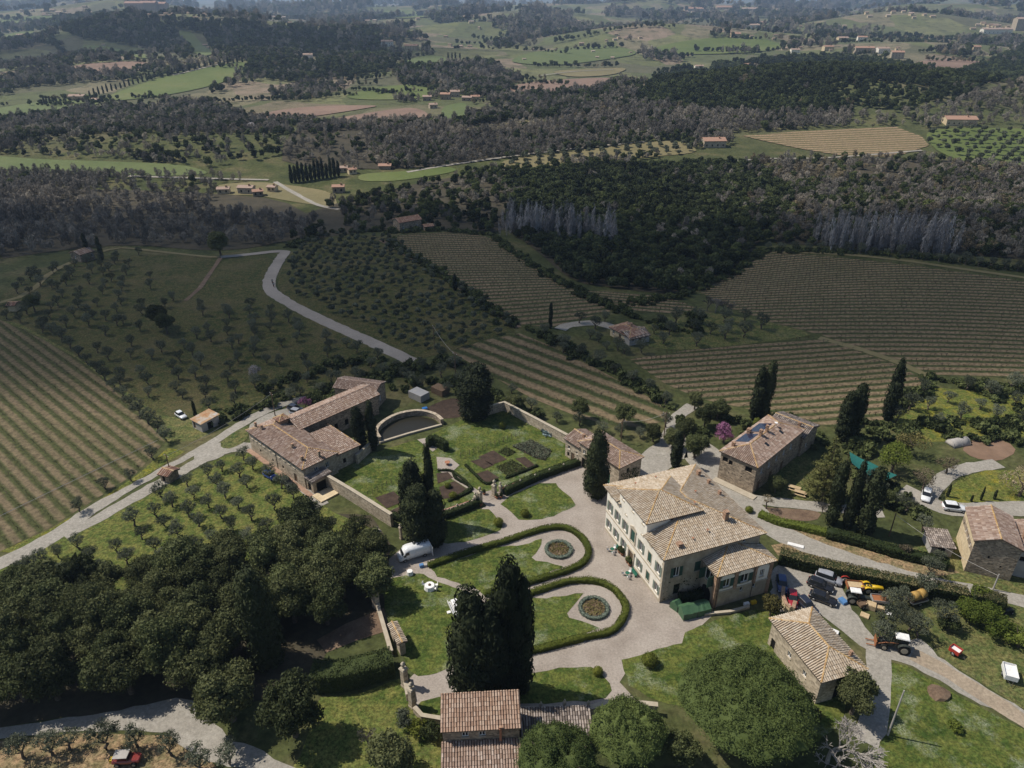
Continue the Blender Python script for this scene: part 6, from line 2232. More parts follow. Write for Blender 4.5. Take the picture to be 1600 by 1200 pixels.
kind_tree('bush', 'pale flowering bush against the long hedge end', (1530, 940), 2.2, 2.8, 'bright', 1300, .17, 416, core=.5, cat='bush')
kind_tree('bush', 'green bush left of the bright ones', (1480, 985), 2.0, 2.4, 'shrub', 1000, .17, 417, core=.6, cat='bush')
kind_tree('bush', 'lone yellow-green bush on the bottom right grass', (1492, 1140), 1.1, 1.3, 'bright', 600, .13, 418, core=.6, cat='bush')
kind_tree('bush', 'russet shrub in the dark hedge above the lane', (1412, 868), 1.5, 2.4, 'bare_brown', 700, .15, 419, core=.4, cat='bush')
kind_tree('bush', 'blue-grey shrub beside the gate piers', (632, 1135), 1.6, 3.0, 'olive', 900, .13, 420, core=.6, cat='bush')
kind_tree('bush', 'yellowish shrub on the wall beside the gatehouse', (655, 1148), 1.5, 2.4, 'box', 800, .14, 421, core=.6, cat='bush')
kind_tree('bush', 'green bush against the wall left of the gatehouse', (676, 1150), 1.6, 2.0, 'shrub', 800, .14, 422, core=.6, cat='bush')
BALL = [(1015, 1038, 1.25, 'round clipped shrub at the path corner of the broad lawn'), (934, 1053, .8, 'small dark clipped shrub on the shaded lawn'), (779, 820, .95, 'clipped ball at the corner of the small lawn'), (820, 806, .9, 'low clipped shrub on the lawn below the garden hedge'), (708, 778, .85, 'clipped ball behind the balustrade'), (1170, 800, .8, 'clipped shrub at the villa rear corner'), (785, 668, .9, 'round shrub on the walled garden grass'), (700, 762, .7, 'clipped shrub in the vegetable garden')]
ball = crown_mesh('ball_shrub', [(0, 0, .75, 1, 1, .85)], 900, .09, 'box', 431, shell=.1, core=.9)
for x, y, s, lb in BALL:
    b = obj('clipped_shrub', ball, None)
    b.location = PT(x, y)
    b.scale = (s, s, s)
    tag(b, lb, 'shrub', 'clipped round shrubs')


def conifer(label, foot, h, r, seed):
    """tall loose conifer with drooping tiers"""
    rng = np.random.default_rng(seed)
    bl = []
    n = 46
    for i in range(n):
        t = .12 + .86 * i / n
        a = i * 2.4
        rr = r * (1 - t) ** .8 * rng.uniform(.75, 1.1)
        bl.append((rr * .62 * math.cos(a), rr * .62 * math.sin(a), h * t, max(.35, rr * .5), max(.35, rr * .5), .55))
    cr = crown_mesh('conifer_crown', bl, 5200, .20, 'yellowgreen_con', seed, shell=.5, core=.5, up=-.1, aspect=.4)
    tr = MB().tube([(0, 0, -.2), (0, 0, h * .95)], [.3, .05], 7).mesh('conifer_trunk')
    tr.materials.append(M['bark'])
    plant(Proto('cedar_tree', tr, cr), PT(*foot), 1, label, None, 0, 'conifer')


M['yellowgreen_con'] = mat_leaf('cedar_needle', (.040, .048, .014), (.150, .150, .050), .1, .15)
conifer('tall yellow-green cedar beside the solar-roofed house', (1284, 782), 15.5, 5.2, 441)

# leafless trees
bare1 = bare_mesh('bare_tree_wood', 9, 5, 6, 'palebark', .2, .55, .03)
b = tag(obj('bare_tree', bare1, None), 'pale leafless tree in front of the barn at the bottom', 'tree')
b.location = PT(1292, 1192)
b.scale = (1.5, 1.5, 1.05)
bare2 = bare_mesh('dark_bare_wood', 7, 8, 6, 'bare', .2, .5, .035)
for i, (x, y, s, lb) in enumerate(((1105, 486, 1.0, 'left of the dark leafless trees at the edge of the wide vineyard'), (1118, 489, 1.0, 'second dark leafless tree at the vineyard edge'), (1130, 491, .95, 'third dark leafless tree at the vineyard edge'), (1142, 492, .8, 'right of the dark leafless trees at the vineyard edge'), (1284, 802, .5, 'small leafless tree on the earth border'), (575, 1165, .6, 'low leafless shrub on the grass below the gate piers'), (300, 285, 1.6, 'bare tree at the far meadow edge'), (208, 283, 1.5, 'left bare tree at the far meadow edge'))):
    b = tag(obj('bare_tree', bare2, None), lb, 'tree')
    b.location = PT(x, y)
    b.scale = (s, s, s)
    b.rotation_euler.z = i * 1.1

# ---- olive groves
NOL = 0


RD = [PT(*q) for q in ((646, 566), (600, 544), (560, 526), (520, 508), (480, 489), (445, 470), (424, 455), (421, 440), (428, 422), (440, 402), (445, 394))]


def by_road(x, y, d=4.6):
    for a, b_ in zip(RD, RD[1:]):
        u = Vector((b_.x - a.x, b_.y - a.y))
        t = max(0, min(1, ((x - a.x) * u.x + (y - a.y) * u.y) / u.length_squared))
        if math.hypot(x - a.x - u.x * t, y - a.y - u.y * t) < d:
            return True
    return False


def olive(p, s, label, group):
    global NOL
    s *= random.uniform(.82, 1.18)
    plant(PR['olive'][NOL % 4], p, (s, s, s * random.uniform(.85, 1.15)), label, group, cat='olive tree')
    NOL += 1


def grove(poly, ang, dx, dy, jit, drop, s, label, group, numbered=False, holes=()):
    W = np.array([PT(*q)[:2] for q in poly])
    Hs = [np.array([PT(*q)[:2] for q in h]) for h in holes]
    c, sn = math.cos(R(ang)), math.sin(R(ang))
    cx, cy_ = W.mean(0)
    n = 60
    out = []
    row = 0
    for j in range(-n, n):
        k = 0
        for i in range(-n, n):
            u, v = i * dx + random.gauss(0, jit), j * dy + random.gauss(0, jit)
            x, y = cx + u * c - v * sn, cy_ + u * sn + v * c
            if not in_poly(x, y, W) or any(in_poly(x, y, h) for h in Hs) or random.random() < drop or by_road(x, y):
                continue
            out.append((x, y, row, k))
            k += 1
        row += 1 if k else 0
    for x, y, r_, k_ in out:
        olive((x, y, float(G(x, y))), s, label % (ordn(k_), ordn(r_)) if numbered else label, group)
    return len(out)


grove([(30, 898), (110, 856), (230, 790), (350, 724), (395, 714), (435, 740), (515, 803), (545, 838), (440, 872), (330, 905), (200, 930), (60, 935)], -43, 5.0, 4.3, .4, .05, .86, 'olive tree %s along row %s of the grove below the lane', 'olives of the grove below the lane', True)
grove(GROVE1, 20, 6.6, 6.4, 1.3, .16, .9, 'olive tree %s from the left in line %s of the lane bend grove', 'olives of the scattered grove', True,
      [[(325, 400), (430, 396), (415, 445), (420, 475), (330, 480), (285, 480)], [(220, 398), (330, 400), (290, 470), (240, 450)], [(225, 490), (300, 480), (300, 530), (240, 535)], [(90, 520), (200, 530), (190, 545), (110, 545)]])
grove([(1020, 505), (1100, 494), (1160, 500), (1245, 518), (1150, 536), (1065, 544), (1010, 538)], 10, 7.5, 7.5, 1.2, .1, 1.15, 'olive tree %s from the left in line %s of the field house grove', 'olives right of the field house', True)
for i in range(20):
    x = 1200 + i * 20.5
    p = PT(x, np.interp(x, [1190, 1300, 1400, 1500, 1640], [392, 393, 401, 413, 430]))
    olive(p, 1.05, 'olive tree along the top track of the wide vineyard, %s from the left' % ordn(i), 'olives along the vineyard track')
for i in range(15):
    t = i / 14
    p = PT(70 + 190 * t, 512 + 178 * t ** 1.1)
    olive(p, .95, 'olive tree on the edge of the left vineyard, %s from the top' % ordn(i), 'olives on the vineyard edge')
ROWS = [([(38, 1185), (82, 1180), (110, 1172), (168, 1172), (215, 1168), (268, 1180), (318, 1205), (360, 1195)], 1.0, 'olive tree beside the lower left drive, %s from the left'),
        ([(1388, 948), (1402, 965), (1420, 985), (1432, 996), (1372, 1004), (1384, 990), (1440, 932), (1470, 977), (1408, 943)], 1.0, 'olive tree in the implement yard beyond the cars, %s counted from the tractor'),
        ([(800, 615), (765, 610), (830, 640), (870, 660), (905, 665), (940, 676), (1000, 685), (970, 682), (1040, 668), (850, 528), (880, 543), (908, 556), (935, 569), (962, 584), (988, 598), (1014, 613), (1040, 632), (905, 505), (935, 535), (965, 548), (880, 552)], 1.0, 'olive tree along the edges of the striped vineyard, %s counted from the garden wall'),
        ([(1450, 640), (1480, 630), (1500, 655), (1530, 640), (1555, 655), (1585, 635), (1595, 665), (1465, 665), (1420, 640), (1400, 660), (1545, 620), (1580, 610), (1440, 615), (1510, 610)], 1.1, 'olive or shrub in the terraces right of the leaning cypress, %s counted from the vineyard'),
        ([(560, 600), (540, 610), (520, 600), (500, 615), (470, 618), (455, 625), (640, 600), (600, 585), (620, 575), (660, 580), (690, 590), (710, 575), (720, 600), (690, 560), (660, 605), (700, 615), (735, 590), (630, 590), (580, 575)], .95, 'olive tree around the back of the farmstead, %s counted from the yard'),
        ([(945, 503), (930, 514), (1022, 522), (1036, 537), (1002, 552), (975, 553), (1032, 508), (948, 546), (922, 530)], 1.0, 'olive tree close around the field house, %s counted from its track'),
        ([(1360, 760), (1375, 775), (1400, 790), (1415, 800), (1440, 830), (1465, 880), (1340, 770), (1450, 900)], .95, 'olive tree between cypresses and the ochre house, %s counted from the canopy'),
        ([(66, 880), (38, 905), (80, 905), (125, 800), (205, 752), (165, 765), (240, 718)], .9, 'olive tree beside the lane fork, %s counted from the lower left')]
for pts, s, lb in ROWS:
    for i, q in enumerate(pts):
        olive(PT(*q), s * random.uniform(.8, 1.15), lb % ordn(i), lb.split(',')[0])
print('olives', NOL)
# the dense plantation: too many alike to tell apart
W = np.array([PT(*q)[:2] for q in GROVE2])
pts = []
for j in range(-30, 30):
    for i in range(-40, 40):
        u, v = i * 4.2 + random.gauss(0, .3), j * 6.2 + random.gauss(0, .3)
        x, y = W[:, 0].mean() + u * .86 - v * -.5, W[:, 1].mean() + u * -.5 + v * .86
        if in_poly(x, y, W) and random.random() > .05 and not by_road(x, y):
            pts.append((x, y, float(G(x, y))))
scatter('olive_plantation', pts, np.random.default_rng(3).uniform(.58, .8, len(pts)), PR['far_olive'], 'dense rows of olive trees right of the grey lane', 'olive trees', 51)
# olive rows on far terraces and orchards
pts, sc = [], []
for poly, du, dv in ((FAR[19][1], 9, 9), (FAR[20][1], 10, 12)):
    W = np.array([PT(*q)[:2] for q in poly])
    x0, y0 = W.min(0)
    x1, y1 = W.max(0)
    for x in np.arange(x0, x1, du):
        for y in np.arange(y0, y1, dv):
            if in_poly(x, y, W):
                pts.append((x + random.gauss(0, .6), y + random.gauss(0, .6), float(G(x, y))))
                sc.append(random.uniform(1.0, 1.5))
scatter('far_olive_rows', pts, sc, PR['far_olive'], 'rows of olives on the far terrace and orchard slope', 'olive trees', 52)
# undergrowth: hedgerows and scrub of the middle distance
HL = [((604, 376), (640, 400), (705, 440), (760, 480), (815, 515)), ((705, 560), (650, 575), (600, 590), (545, 605), (480, 620)), ((930, 470), (1000, 500), (1080, 520), (1090, 490)), ((1050, 640), (1000, 606), (930, 567), (880, 541), (830, 518)), ((1440, 590), (1480, 600), (1540, 605), (1600, 610)), ((1390, 640), (1430, 620), (1450, 600)), ((770, 372), (840, 420), (900, 455), (950, 480), (1060, 465), (1150, 425), (1190, 395)), ((1190, 392), (1400, 400), (1640, 430)), ((600, 365), (680, 360), (770, 368)), ((600, 360), (500, 365), (450, 388)), ((1500, 600), (1600, 640)), ((1440, 660), (1500, 690), (1560, 680), (1620, 690)), ((1330, 700), (1360, 690), (1420, 690)), ((1210, 650), (1240, 660), (1290, 690)), ((700, 600), (760, 620), (840, 655)), ((470, 640), (520, 620), (560, 600)), ((1380, 790), (1440, 800)), ((420, 610), (440, 600), (530, 570), (600, 560)), ((490, 628), (530, 610), (600, 590), (640, 575), (720, 570)), ((620, 605), (660, 600), (720, 600), (740, 640)), ((1050, 650), (1080, 680), (1110, 690)), ((1090, 640), (1130, 650), (1170, 668)), ((1420, 670), (1480, 660), (1560, 665), (1620, 660)), ((1340, 700), (1350, 750), (1400, 770)), ((1330, 660), (1380, 670), (1430, 680)), ((330, 660), (400, 640), (440, 620))]
pts, sc = [], []
rng = np.random.default_rng(9)
for ln in HL:
    wp = [PT(*q) for q in ln]
    for a, b_ in zip(wp, wp[1:]):
        d = (b_ - a).length
        for i in range(int(d * 1.5)):
            t = rng.random()
            x, y = a.x + (b_.x - a.x) * t + rng.normal(0, 1.3), a.y + (b_.y - a.y) * t + rng.normal(0, 1.3)
            pts.append((x, y, float(G(x, y)) - .1))
            sc.append(rng.uniform(.35, 1.15))
scatter('undergrowth', pts, sc, PR['far_bush'], 'scrub and hedgerow growth along field edges and tracks', 'scrub', 53)
# ------------------------------------------------------------------ hedges, walls, garden
def ln(Z, pts, z=0.0):
    return [P(*Z(*p), z) for p in pts]


hedge('box_hedge', ln(Z6, [(350, 212), (520, 152), (740, 86), (870, 42), (980, 18), (1060, 30), (1122, 76), (1150, 140), (1130, 188), (1070, 225), (960, 262), (830, 300), (720, 330), (628, 354)]), 1.1, .85, 'clipped box hedge looping round the upper parterre', 'box', size=.10, dens=60, seed=1)
hedge('box_hedge', ln(Z6, [(648, 405), (740, 380), (840, 356), (1000, 302), (1090, 286), (1190, 290), (1270, 324), (1326, 390), (1334, 440), (1300, 508), (1250, 545), (1150, 565), (1000, 605), (880, 634), (760, 655)]), 1.1, .85, 'clipped box hedge looping round the lower parterre', 'box', size=.10, dens=60, seed=2)


def oval_bed(c, rx, ry, label, seed):
    p = P(*Z6(*c))
    k = px_m(p)
    a, b_ = rx / 3.2 * k, ry / 3.2 * k / math.sin(PIT + math.atan((Z6(*c)[1] - 600) / FPX))
    e = empty('flower_bed', (p.x, p.y, 0), 0, label, 'flower bed')
    q = MB()
    n = 28
    q.prism([(a * .82 * math.cos(2 * math.pi * i / n), b_ * .82 * math.sin(2 * math.pi * i / n)) for i in range(n)], .02, .16)
    q.build('soil', M['dirt'], e)
    ring = [Vector((a * math.cos(2 * math.pi * i / 36), b_ * math.sin(2 * math.pi * i / 36), 0)) for i in range(37)]
    h = hedge('border', ring, .6, .5, 'x', 'lavender', size=.10, dens=90, seed=seed, smooth=False, wob=.05)
    for kk in ('label', 'category'):
        del h[kk]
    h.parent = e
    rng = np.random.default_rng(seed)
    t, rr = rng.uniform(0, 6.28, 500), np.sqrt(rng.random(500)) * .8
    c_ = np.stack([a * rr * np.cos(t), b_ * rr * np.sin(t), rng.uniform(.15, .5, 500)], 1)
    v = leaf_arrays(c_, rdir(500, rng, .8), rng.uniform(.09, .2, 500), .5, rng)
    obj('plants', quads_mesh('bed_plants', v, M['yellowgreen']), None, e)
    return e


oval_bed((1001, 127), 62, 40, 'oval flower bed with grey border in the upper parterre', 5)
oval_bed((1177, 420), 68, 50, 'oval flower bed with grey border in the lower parterre', 6)
hedge('tall_hedge', ln(Z5, [(205, 205), (420, 262), (700, 325), (1000, 386), (1265, 432)]), 2.4, 2.4, 'long dark clipped hedge with dry top between lane and farmyard', 'hedge', 'drytop', .14, 45, 7)
hedge('tall_hedge', ln(Z5, [(1290, 436), (1380, 462), (1478, 492)]), 2.6, 2.6, 'shorter end piece of the long clipped hedge', 'hedge', 'drytop', .14, 45, 8)
hedge('yew_hedge', [P(490, 1068), P(540, 1066), P(615, 1046)], 3.4, 3.2, 'massive dark yew hedge below the bare clearing', 'hedge', size=.15, dens=45, seed=9)
hedge('garden_hedge', ln(Z2, [(215, 838), (320, 800), (430, 755)]), 1.3, 1.3, 'dark hedge under the left balustrade', 'hedge', size=.12, dens=60, seed=10)
hedge('garden_hedge', ln(Z2, [(590, 690), (700, 640), (850, 575), (1080, 495)]), 1.5, 1.4, 'dark hedge under the right balustrade', 'hedge', size=.12, dens=60, seed=11)
hedge('garden_hedge', [P(1186, 806), P(1215, 818), P(1250, 826), P(1290, 836)], 1.6, 1.1, 'bright green low hedge along the drive behind the villa', 'bright', size=.13, dens=60, seed=12)
hedge('garden_hedge', [P(1290, 838), P(1340, 850), P(1400, 868), P(1450, 880), P(1480, 888)], 2.0, 1.6, 'dark ragged hedge at the foot of the three cypresses', 'hedge', size=.16, dens=45, seed=13, wob=.35)
hedge('garden_hedge', [P(1060, 940), P(1080, 938), P(1100, 930)], 1.2, 1.6, 'dark hedge against the shaded villa wall', 'hedge', size=.14, dens=50, seed=14)
hedge('garden_hedge', [P(612, 808), P(640, 818)], 1.2, 1.2, 'short hedge at the lower garden wall', 'hedge', size=.14, dens=50, seed=15)
# low box edging of the vegetable garden
EDG = [[(727, 727), (745, 745), (760, 757), (778, 750)], [(709, 739), (726, 752), (738, 766)], [(790, 748), (822, 736), (840, 728)], [(684, 736), (706, 737), (712, 748), (736, 766), (700, 784)], [(738, 762), (712, 780)]]
for i, pl in enumerate(EDG):
    hedge('box_edging', [P(*q) for q in pl], .55, .45, 'low box edging of the vegetable garden, %s strip from the path' % ordn(i), 'hedge', size=.09, dens=80, seed=20 + i)
hedge('arbour', [P(668, 698), P(676, 694), P(690, 700), P(698, 705)], 1.3, 2.3, 'dark clipped arch over the garden path', 'hedge', size=.12, dens=60, seed=26, cat='arbour')


def veg_bed(poly, n, mat, label, seed, s=.16, h=.35):
    rng = np.random.default_rng(seed)
    W = np.array([P(*q)[:2] for q in poly])
    x0, y0 = W.min(0)
    x1, y1 = W.max(0)
    q = rng.uniform((x0, y0), (x1, y1), (n * 3, 2))
    q = q[in_poly(q[:, 0], q[:, 1], W)][:n]
    q = q + np.stack([np.zeros(len(q)), np.zeros(len(q))], 1)
    c = np.column_stack([q, rng.uniform(.1, h, len(q))])
    v = leaf_arrays(c, rdir(len(c), rng, .9), s * rng.uniform(.6, 1.4, len(c)), .5, rng)
    tag(obj('crop_bed', quads_mesh('crop', v, M[mat]), None), label, 'plants', None, 'stuff')


veg_bed(BEDS[3][0], 1500, 'shrub', 'leafy green crop in the middle vegetable bed', 1)
veg_bed(BEDS[4][0], 800, 'shrub', 'leafy green crop in the upper vegetable bed', 2)
veg_bed(BEDS[10][0], 1700, 'olive', 'grey-green artichokes in the right vegetable bed', 3, .2, .6)
veg_bed([(845, 672), (868, 670), (872, 680), (850, 684)], 160, 'agave', 'blue-grey agaves at the garden wall', 4, .5, .8)
# trellis of small vines in the walled garden: two lines of posts
M['stakes'] = mat_noise('vine_stake', [(.3, (.10, .08, .06)), (.7, (.2, .165, .13))], 3)
for a, b_, lb in (((575, 776), (640, 742), 'row of staked vines left in the walled garden'), ((720, 716), (812, 682), 'row of staked vines right in the walled garden')):
    A, B_ = P(*a), P(*b_)
    e = empty('vine_trellis', A, 0, lb, 'trellis')
    d = B_ - A
    n = int(d.length / 1.1)
    for i in range(n + 1):
        q = MB()
        q.tube([d * (i / n), d * (i / n) + Vector((0, 0, 1.5))], .05, 5)
        q.build('stake', M['stakes'], e)
    rng = np.random.default_rng(5)
    t = rng.random(260)
    c = np.array(d)[None, :] * t[:, None] + np.column_stack([rng.normal(0, .12, 260), rng.normal(0, .12, 260), rng.uniform(.3, 1.4, 260)])
    obj('foliage', quads_mesh('trellis_leaves', leaf_arrays(c, rdir(260, rng), rng.uniform(.06, .14, 260), .5, rng), M['shrub']), None, e)


def wall_line(name, pts, w, h, label, mat='palestone', cope='trim', smooth=False):
    """masonry wall with coping along a ground line"""
    e = empty(name, pts[0], 0, label, 'wall')
    pp = path_pts(pts, 1.0) if smooth else [Vector(p) for p in pts]
    o = pp[0].copy()

    def ribbon(w, z0, z1):
        secs = []
        for i, q in enumerate(pp):
            d = (pp[min(i + 1, len(pp) - 1)] - pp[max(i - 1, 0)]).normalized()
            n = Vector((-d.y, d.x, 0)) * w / 2
            c = q - o
            secs.append([tuple(c - n + Vector((0, 0, z0))), tuple(c + n + Vector((0, 0, z0))), tuple(c + n + Vector((0, 0, z1))), tuple(c - n + Vector((0, 0, z1)))])
        return MB().sections(secs)
    ribbon(w, -.3, h).build('masonry', M[mat], e)
    ribbon(w + .14, h, h + .12).build('coping', M[cope], e)
    return e


wall_line('garden_wall', [Vector((-40.3, 125.3, 0)), Vector((-32, 118.5, 0)), Vector((-22.9, 110.6, 0))], .6, 2.9, 'high stone wall descending from the farmstead along the walled garden')
wall_line('garden_wall', [Vector((-7.0, 152.0, 0)), Vector((-1.9, 154.9, 0)), Vector((5.4, 147.3, 0)), Vector((12.4, 139.9, 0))], .6, 2.3, 'stone wall of the garden on the vineyard side')
wall_line('basin_wall', [Vector((x, y, 0)) for x, y in ((-30.0, 140.3), (-31.3, 143.5), (-30.4, 147.2), (-27.3, 151.0), (-22.5, 152.6), (-18.6, 151.0), (-16.5, 148.2))], .7, 1.3, 'curved weathered wall around the semicircular basin', 'stone', 'palestone', True)
wall_line('basin_edge', [Vector((-30.0, 139.9, 0)), Vector((-24, 143.6, 0)), Vector((-16.6, 147.6, 0))], .4, .35, 'straight kerb of the semicircular basin', 'trim')
wall_line('garden_wall', [Vector((-33.6, 131.7, 0)), Vector((-30.3, 139.6, 0))], .5, 2.2, 'short garden wall between farmstead and basin')
M['mud'] = mat_plain('dark_mud', (.022, .020, .013), .35, .3)  # planted mud on the bottom of the basin, dark brown
pond = [(-29.7, 140.4), (-24, 143.9), (-16.9, 147.7), (-18.9, 150.5), (-22.5, 152.0), (-27.0, 150.5), (-30.0, 147.0), (-30.8, 143.5)]
q = MB()
q.prism(pond, -.1, .06)
tag(q.build('mud', M['mud']), 'dark planted, muddy bottom of the semicircular basin', None, None, 'structure')


def urn(e, x, y, z, s=1.0, name='urn'):
    q = MB()
    q.lathe([(.22 * s, 0), (.10 * s, .12 * s), (.12 * s, .2 * s), (.32 * s, .5 * s), (.30 * s, .72 * s), (.36 * s, .8 * s), (.2 * s, .86 * s), (.22 * s, 1.0 * s), (.05 * s, 1.15 * s)], 10, (x, y, z))
    return q.build(name, M['trim'], e, True)


def balustrade(a, b_, label):
    A, B_ = Vector((*a, 0)), Vector((*b_, 0))
    e = wall_line('balustrade', [A, B_], .55, .9, label, 'trim', 'trim')
    d = B_ - A
    n = max(2, int(d.length / 3.2))
    for i in range(n + 1):
        p = d * ((i + .02) / (n + .04))
        urn(e, p.x, p.y, 1.02, .62)
    return e


balustrade((-13.9, 113.6), (-7.6, 117.3), 'low stone balustrade with urns left of the garden gate')
balustrade((-1.4, 121.6), (14.2, 131.4), 'low stone balustrade with urns right of the garden gate')
M['redpath'] = mat_noise('red_paving', [(.3, (.33, .13, .12)), (.7, (.45, .2, .18))], 1.5, fine=(4, .2))
sheet('red_path', [(-14.2, 114.3), (-7.9, 118.0), (-8.3, 118.7), (-14.6, 115.0)], 'redpath', .12, None, None, 0, 'red paved strip behind the left balustrade', world=True)
sheet('red_path', [(-1.8, 122.3), (9.0, 129.1), (8.6, 129.8), (-2.2, 123.0)], 'redpath', .12, None, None, 0, 'red paved strip behind the right balustrade', world=True)


def pier(p, h, label, w=.75, mat='palestone', urnsz=1.0, statue=False):
    e = empty('gate_pier', (p.x, p.y, 0), R(-43), label, 'pier')
    q = MB()
    q.box(-w / 2, w / 2, -w / 2, w / 2, -.2, h)
    q.box(-w / 2 - .06, w / 2 + .06, -w / 2 - .06, w / 2 + .06, 0, .35)
    q.build('shaft', M[mat], e)
    q = MB()
    q.box(-w * .65, w * .65, -w * .65, w * .65, h, h + .12)
    q.box(-w * .55, w * .55, -w * .55, w * .55, h + .12, h + .28)
    q.build('cap', M['trim'], e)
    urn(e, 0, 0, h + .28, urnsz)
    return e


pier(P(*Z2(530, 700)), 2.6, 'right pier of the garden gate with urn')
pier(P(*Z2(440, 745)), 2.6, 'left pier of the garden gate with urn')
pier(P(*Z2(568, 685)), 1.8, 'small flanking pier right of the garden gate', .5, urnsz=.7)
pier(P(*Z2(412, 750)), 1.8, 'small flanking pier left of the garden gate', .5, urnsz=.7)
pier(P(633, 1072), 3.6, 'upper tall gate pier with urn at the lower court entrance', .8)
pier(P(645, 1104), 3.6, 'lower tall gate pier with urn at the lower court entrance', .8)
pier(P(627, 842), 2.6, 'pale slender pier beside the white van', .45, urnsz=.6)
pier(P(592, 852), 3.2, 'stone pier at the edge of the oak wood beside the van', .9, urnsz=.8)
pier(P(588, 948), 3.4, 'stone pier at the wood edge beside the dinner lawn', .9, urnsz=.7)
wall_line('court_wall', [P(586, 905), P(590, 950), P(612, 1025)], .5, 1.0, 'low stone wall along the dinner lawn')
wall_line('court_wall', [P(632, 1060), P(638, 1095)], .5, 1.3, 'low wall between the tall gate piers')
wall_line('court_wall', [P(648, 1112), P(660, 1125), P(690, 1130)], .5, 1.0, 'curving low wall left of the gatehouse')
wall_line('court_wall', [Vector((1.3, 68.3, 0)), Vector((11.2, 68.6, 0)), Vector((13.5, 69.5, 0))], .6, 2.3, 'stone wall with statues behind the gatehouse shed')
wall_line('court_wall', [Vector((15.0, 70.0, 0)), Vector((20.5, 69.3, 0))], .6, 1.9, 'stone wall end beside the umbrella pines')
wall_line('court_wall', [P(1100, 962), P(1140, 958), P(1170, 950)], .35, .4, 'low kerb along the annex front')
# tile-capped niche wall beside the dinner lawn
p = P(*Z6(200, 600))
e = empty('niche_gate', (p.x, p.y, 0), R(-62), 'small tile-capped stone gate wall beside the dinner lawn', 'gate')
q = MB()
q.box(-2.2, 2.2, -.45, .45, -.2, 2.6)
q.build('masonry', M['palestone'], e)
pol, rid = gable_polys(-2.4, 2.4, -.75, .75, 2.6, .35, 'x')
make_roof(e, pol, rid, 'tile_pale', 71)
q = MB()
q.box(-.6, .6, -.5, -.452, 0, 1.9)
q.build('opening', M['dark'], e)


def statue(p, z, label, s=1.0):
    """weathered standing stone figure on a block"""
    e = empty('statue', (p[0], p[1], z), 0, label, 'statue')
    q = MB()
    q.box(-.25, .25, -.25, .25, 0, .3)
    q.build('plinth', M['trim'], e)
    q = MB()
    q.lathe([(.2 * s, .3), (.21 * s, .55), (.16 * s, .8 * s + .1), (.22 * s, 1.15 * s), (.19 * s, 1.3 * s), (.07 * s, 1.38 * s), (.11 * s, 1.48 * s), (.10 * s, 1.6 * s), (.03 * s, 1.68 * s)], 10)
    q.tube([(.18 * s, 0, 1.25 * s), (.30 * s, -.05, 1.0 * s), (.2 * s, -.18, .85 * s)], [.06, .05, .04], 6)
    q.tube([(-.18 * s, 0, 1.25 * s), (-.29 * s, -.02, .98 * s), (-.26 * s, -.05, .75 * s)], [.06, .05, .04], 6)
    q.build('figure', M['trim'], e, True)


statue((4.0, 68.4), 2.42, 'left stone statue on the wall behind the gatehouse shed', .8)
statue((7.3, 68.5), 2.42, 'middle stone statue on the wall behind the gatehouse shed')
statue((10.6, 68.6), 2.42, 'right stone statue on the wall near the pine', .8)
statue((15.5, 69.9), 2.02, 'pale stone figure on the wall end beside the pines')
# little fountain of the garden path, terracotta pots
p = P(*Z2(237, 505))
e = empty('fountain', (p.x, p.y, .06), 0, 'small terracotta fountain bowl on the garden path', 'fountain')
MB().lathe([(.35, 0), (.2, .15), (.2, .4), (.55, .6), (.6, .7), (.45, .62), (.1, .6)], 12).build('bowl', M['terracotta'], e, True)
POTS = [((445, 762), 'at the left garden gate pier'), ((572, 712), 'at the right garden gate pier'), ((545, 715), 'on the gravel before the garden gate'), ((465, 690), 'beside the vegetable bed edge')]
for q_, lb in POTS:
    p = P(*Z2(*q_))
    e = empty('plant_pot', p, 0, 'terracotta pot ' + lb, 'pot', 'terracotta pots at the garden gate')
    MB().lathe([(.22, 0), (.36, .5), (.4, .5), (.4, .58), (.3, .58)], 10).build('pot', M['terracotta'], e, True)
    obj('plant', crown_mesh('pot_plant', [(0, 0, .85, .4, .4, .4)], 160, .09, 'shrub', 5, core=.8), None, e)
# ------------------------------------------------------------------ vehicles, furniture and small things
def paint(name, c, rough=.28):
    return mat_plain(name, c, rough, .5, 0, .6)


for n_, c_ in dict(black=(.012, .012, .014), silver=(.30, .31, .34), blue=(.02, .05, .16), red=(.28, .012, .02), navy=(.02, .024, .04), whitecar=(.72, .73, .74), grey=(.09, .095, .10), brightblue=(.015, .06, .30), jeepred=(.22, .03, .025)).items():
    M['p_' + n_] = paint('car_paint_' + n_, c_)
M['tyre'] = mat_plain('tyre_rubber', (.014, .014, .014), .85, .2)
M['rim'] = mat_plain('wheel_rim', (.32, .32, .33), .35, .5, .6)
M['lamp_red'] = mat_plain('red_lamp', (.35, .01, .01), .3)
M['lamp_clear'] = mat_plain('clear_lamp', (.65, .66, .68), .15)
M['tr_green'] = mat_plain('tractor_dark', (.035, .04, .035), .5)
M['tr_yellow'] = mat_plain('tractor_yellow', (.55, .36, .015), .45)
M['tr_red'] = mat_plain('tractor_red', (.36, .035, .025), .5)
M['tr_orange'] = mat_plain('rusty_orange_paint', (.30, .115, .045), .7)
M['tr_blue'] = mat_plain('implement_blue', (.09, .21, .42), .5)
M['tarp'] = mat_plain('green_tarpaulin', (.055, .12, .06), .55)
M['teal'] = mat_plain('teal_shade_net', (.008, .105, .092), .8)
M['cloth'] = mat_plain('white_tablecloth', (.78, .77, .75), .8, .2)
M['straw'] = mat_noise('straw', [(.3, (.32, .19, .05)), (.7, (.46, .30, .10))], 4, fine=(12, .3))
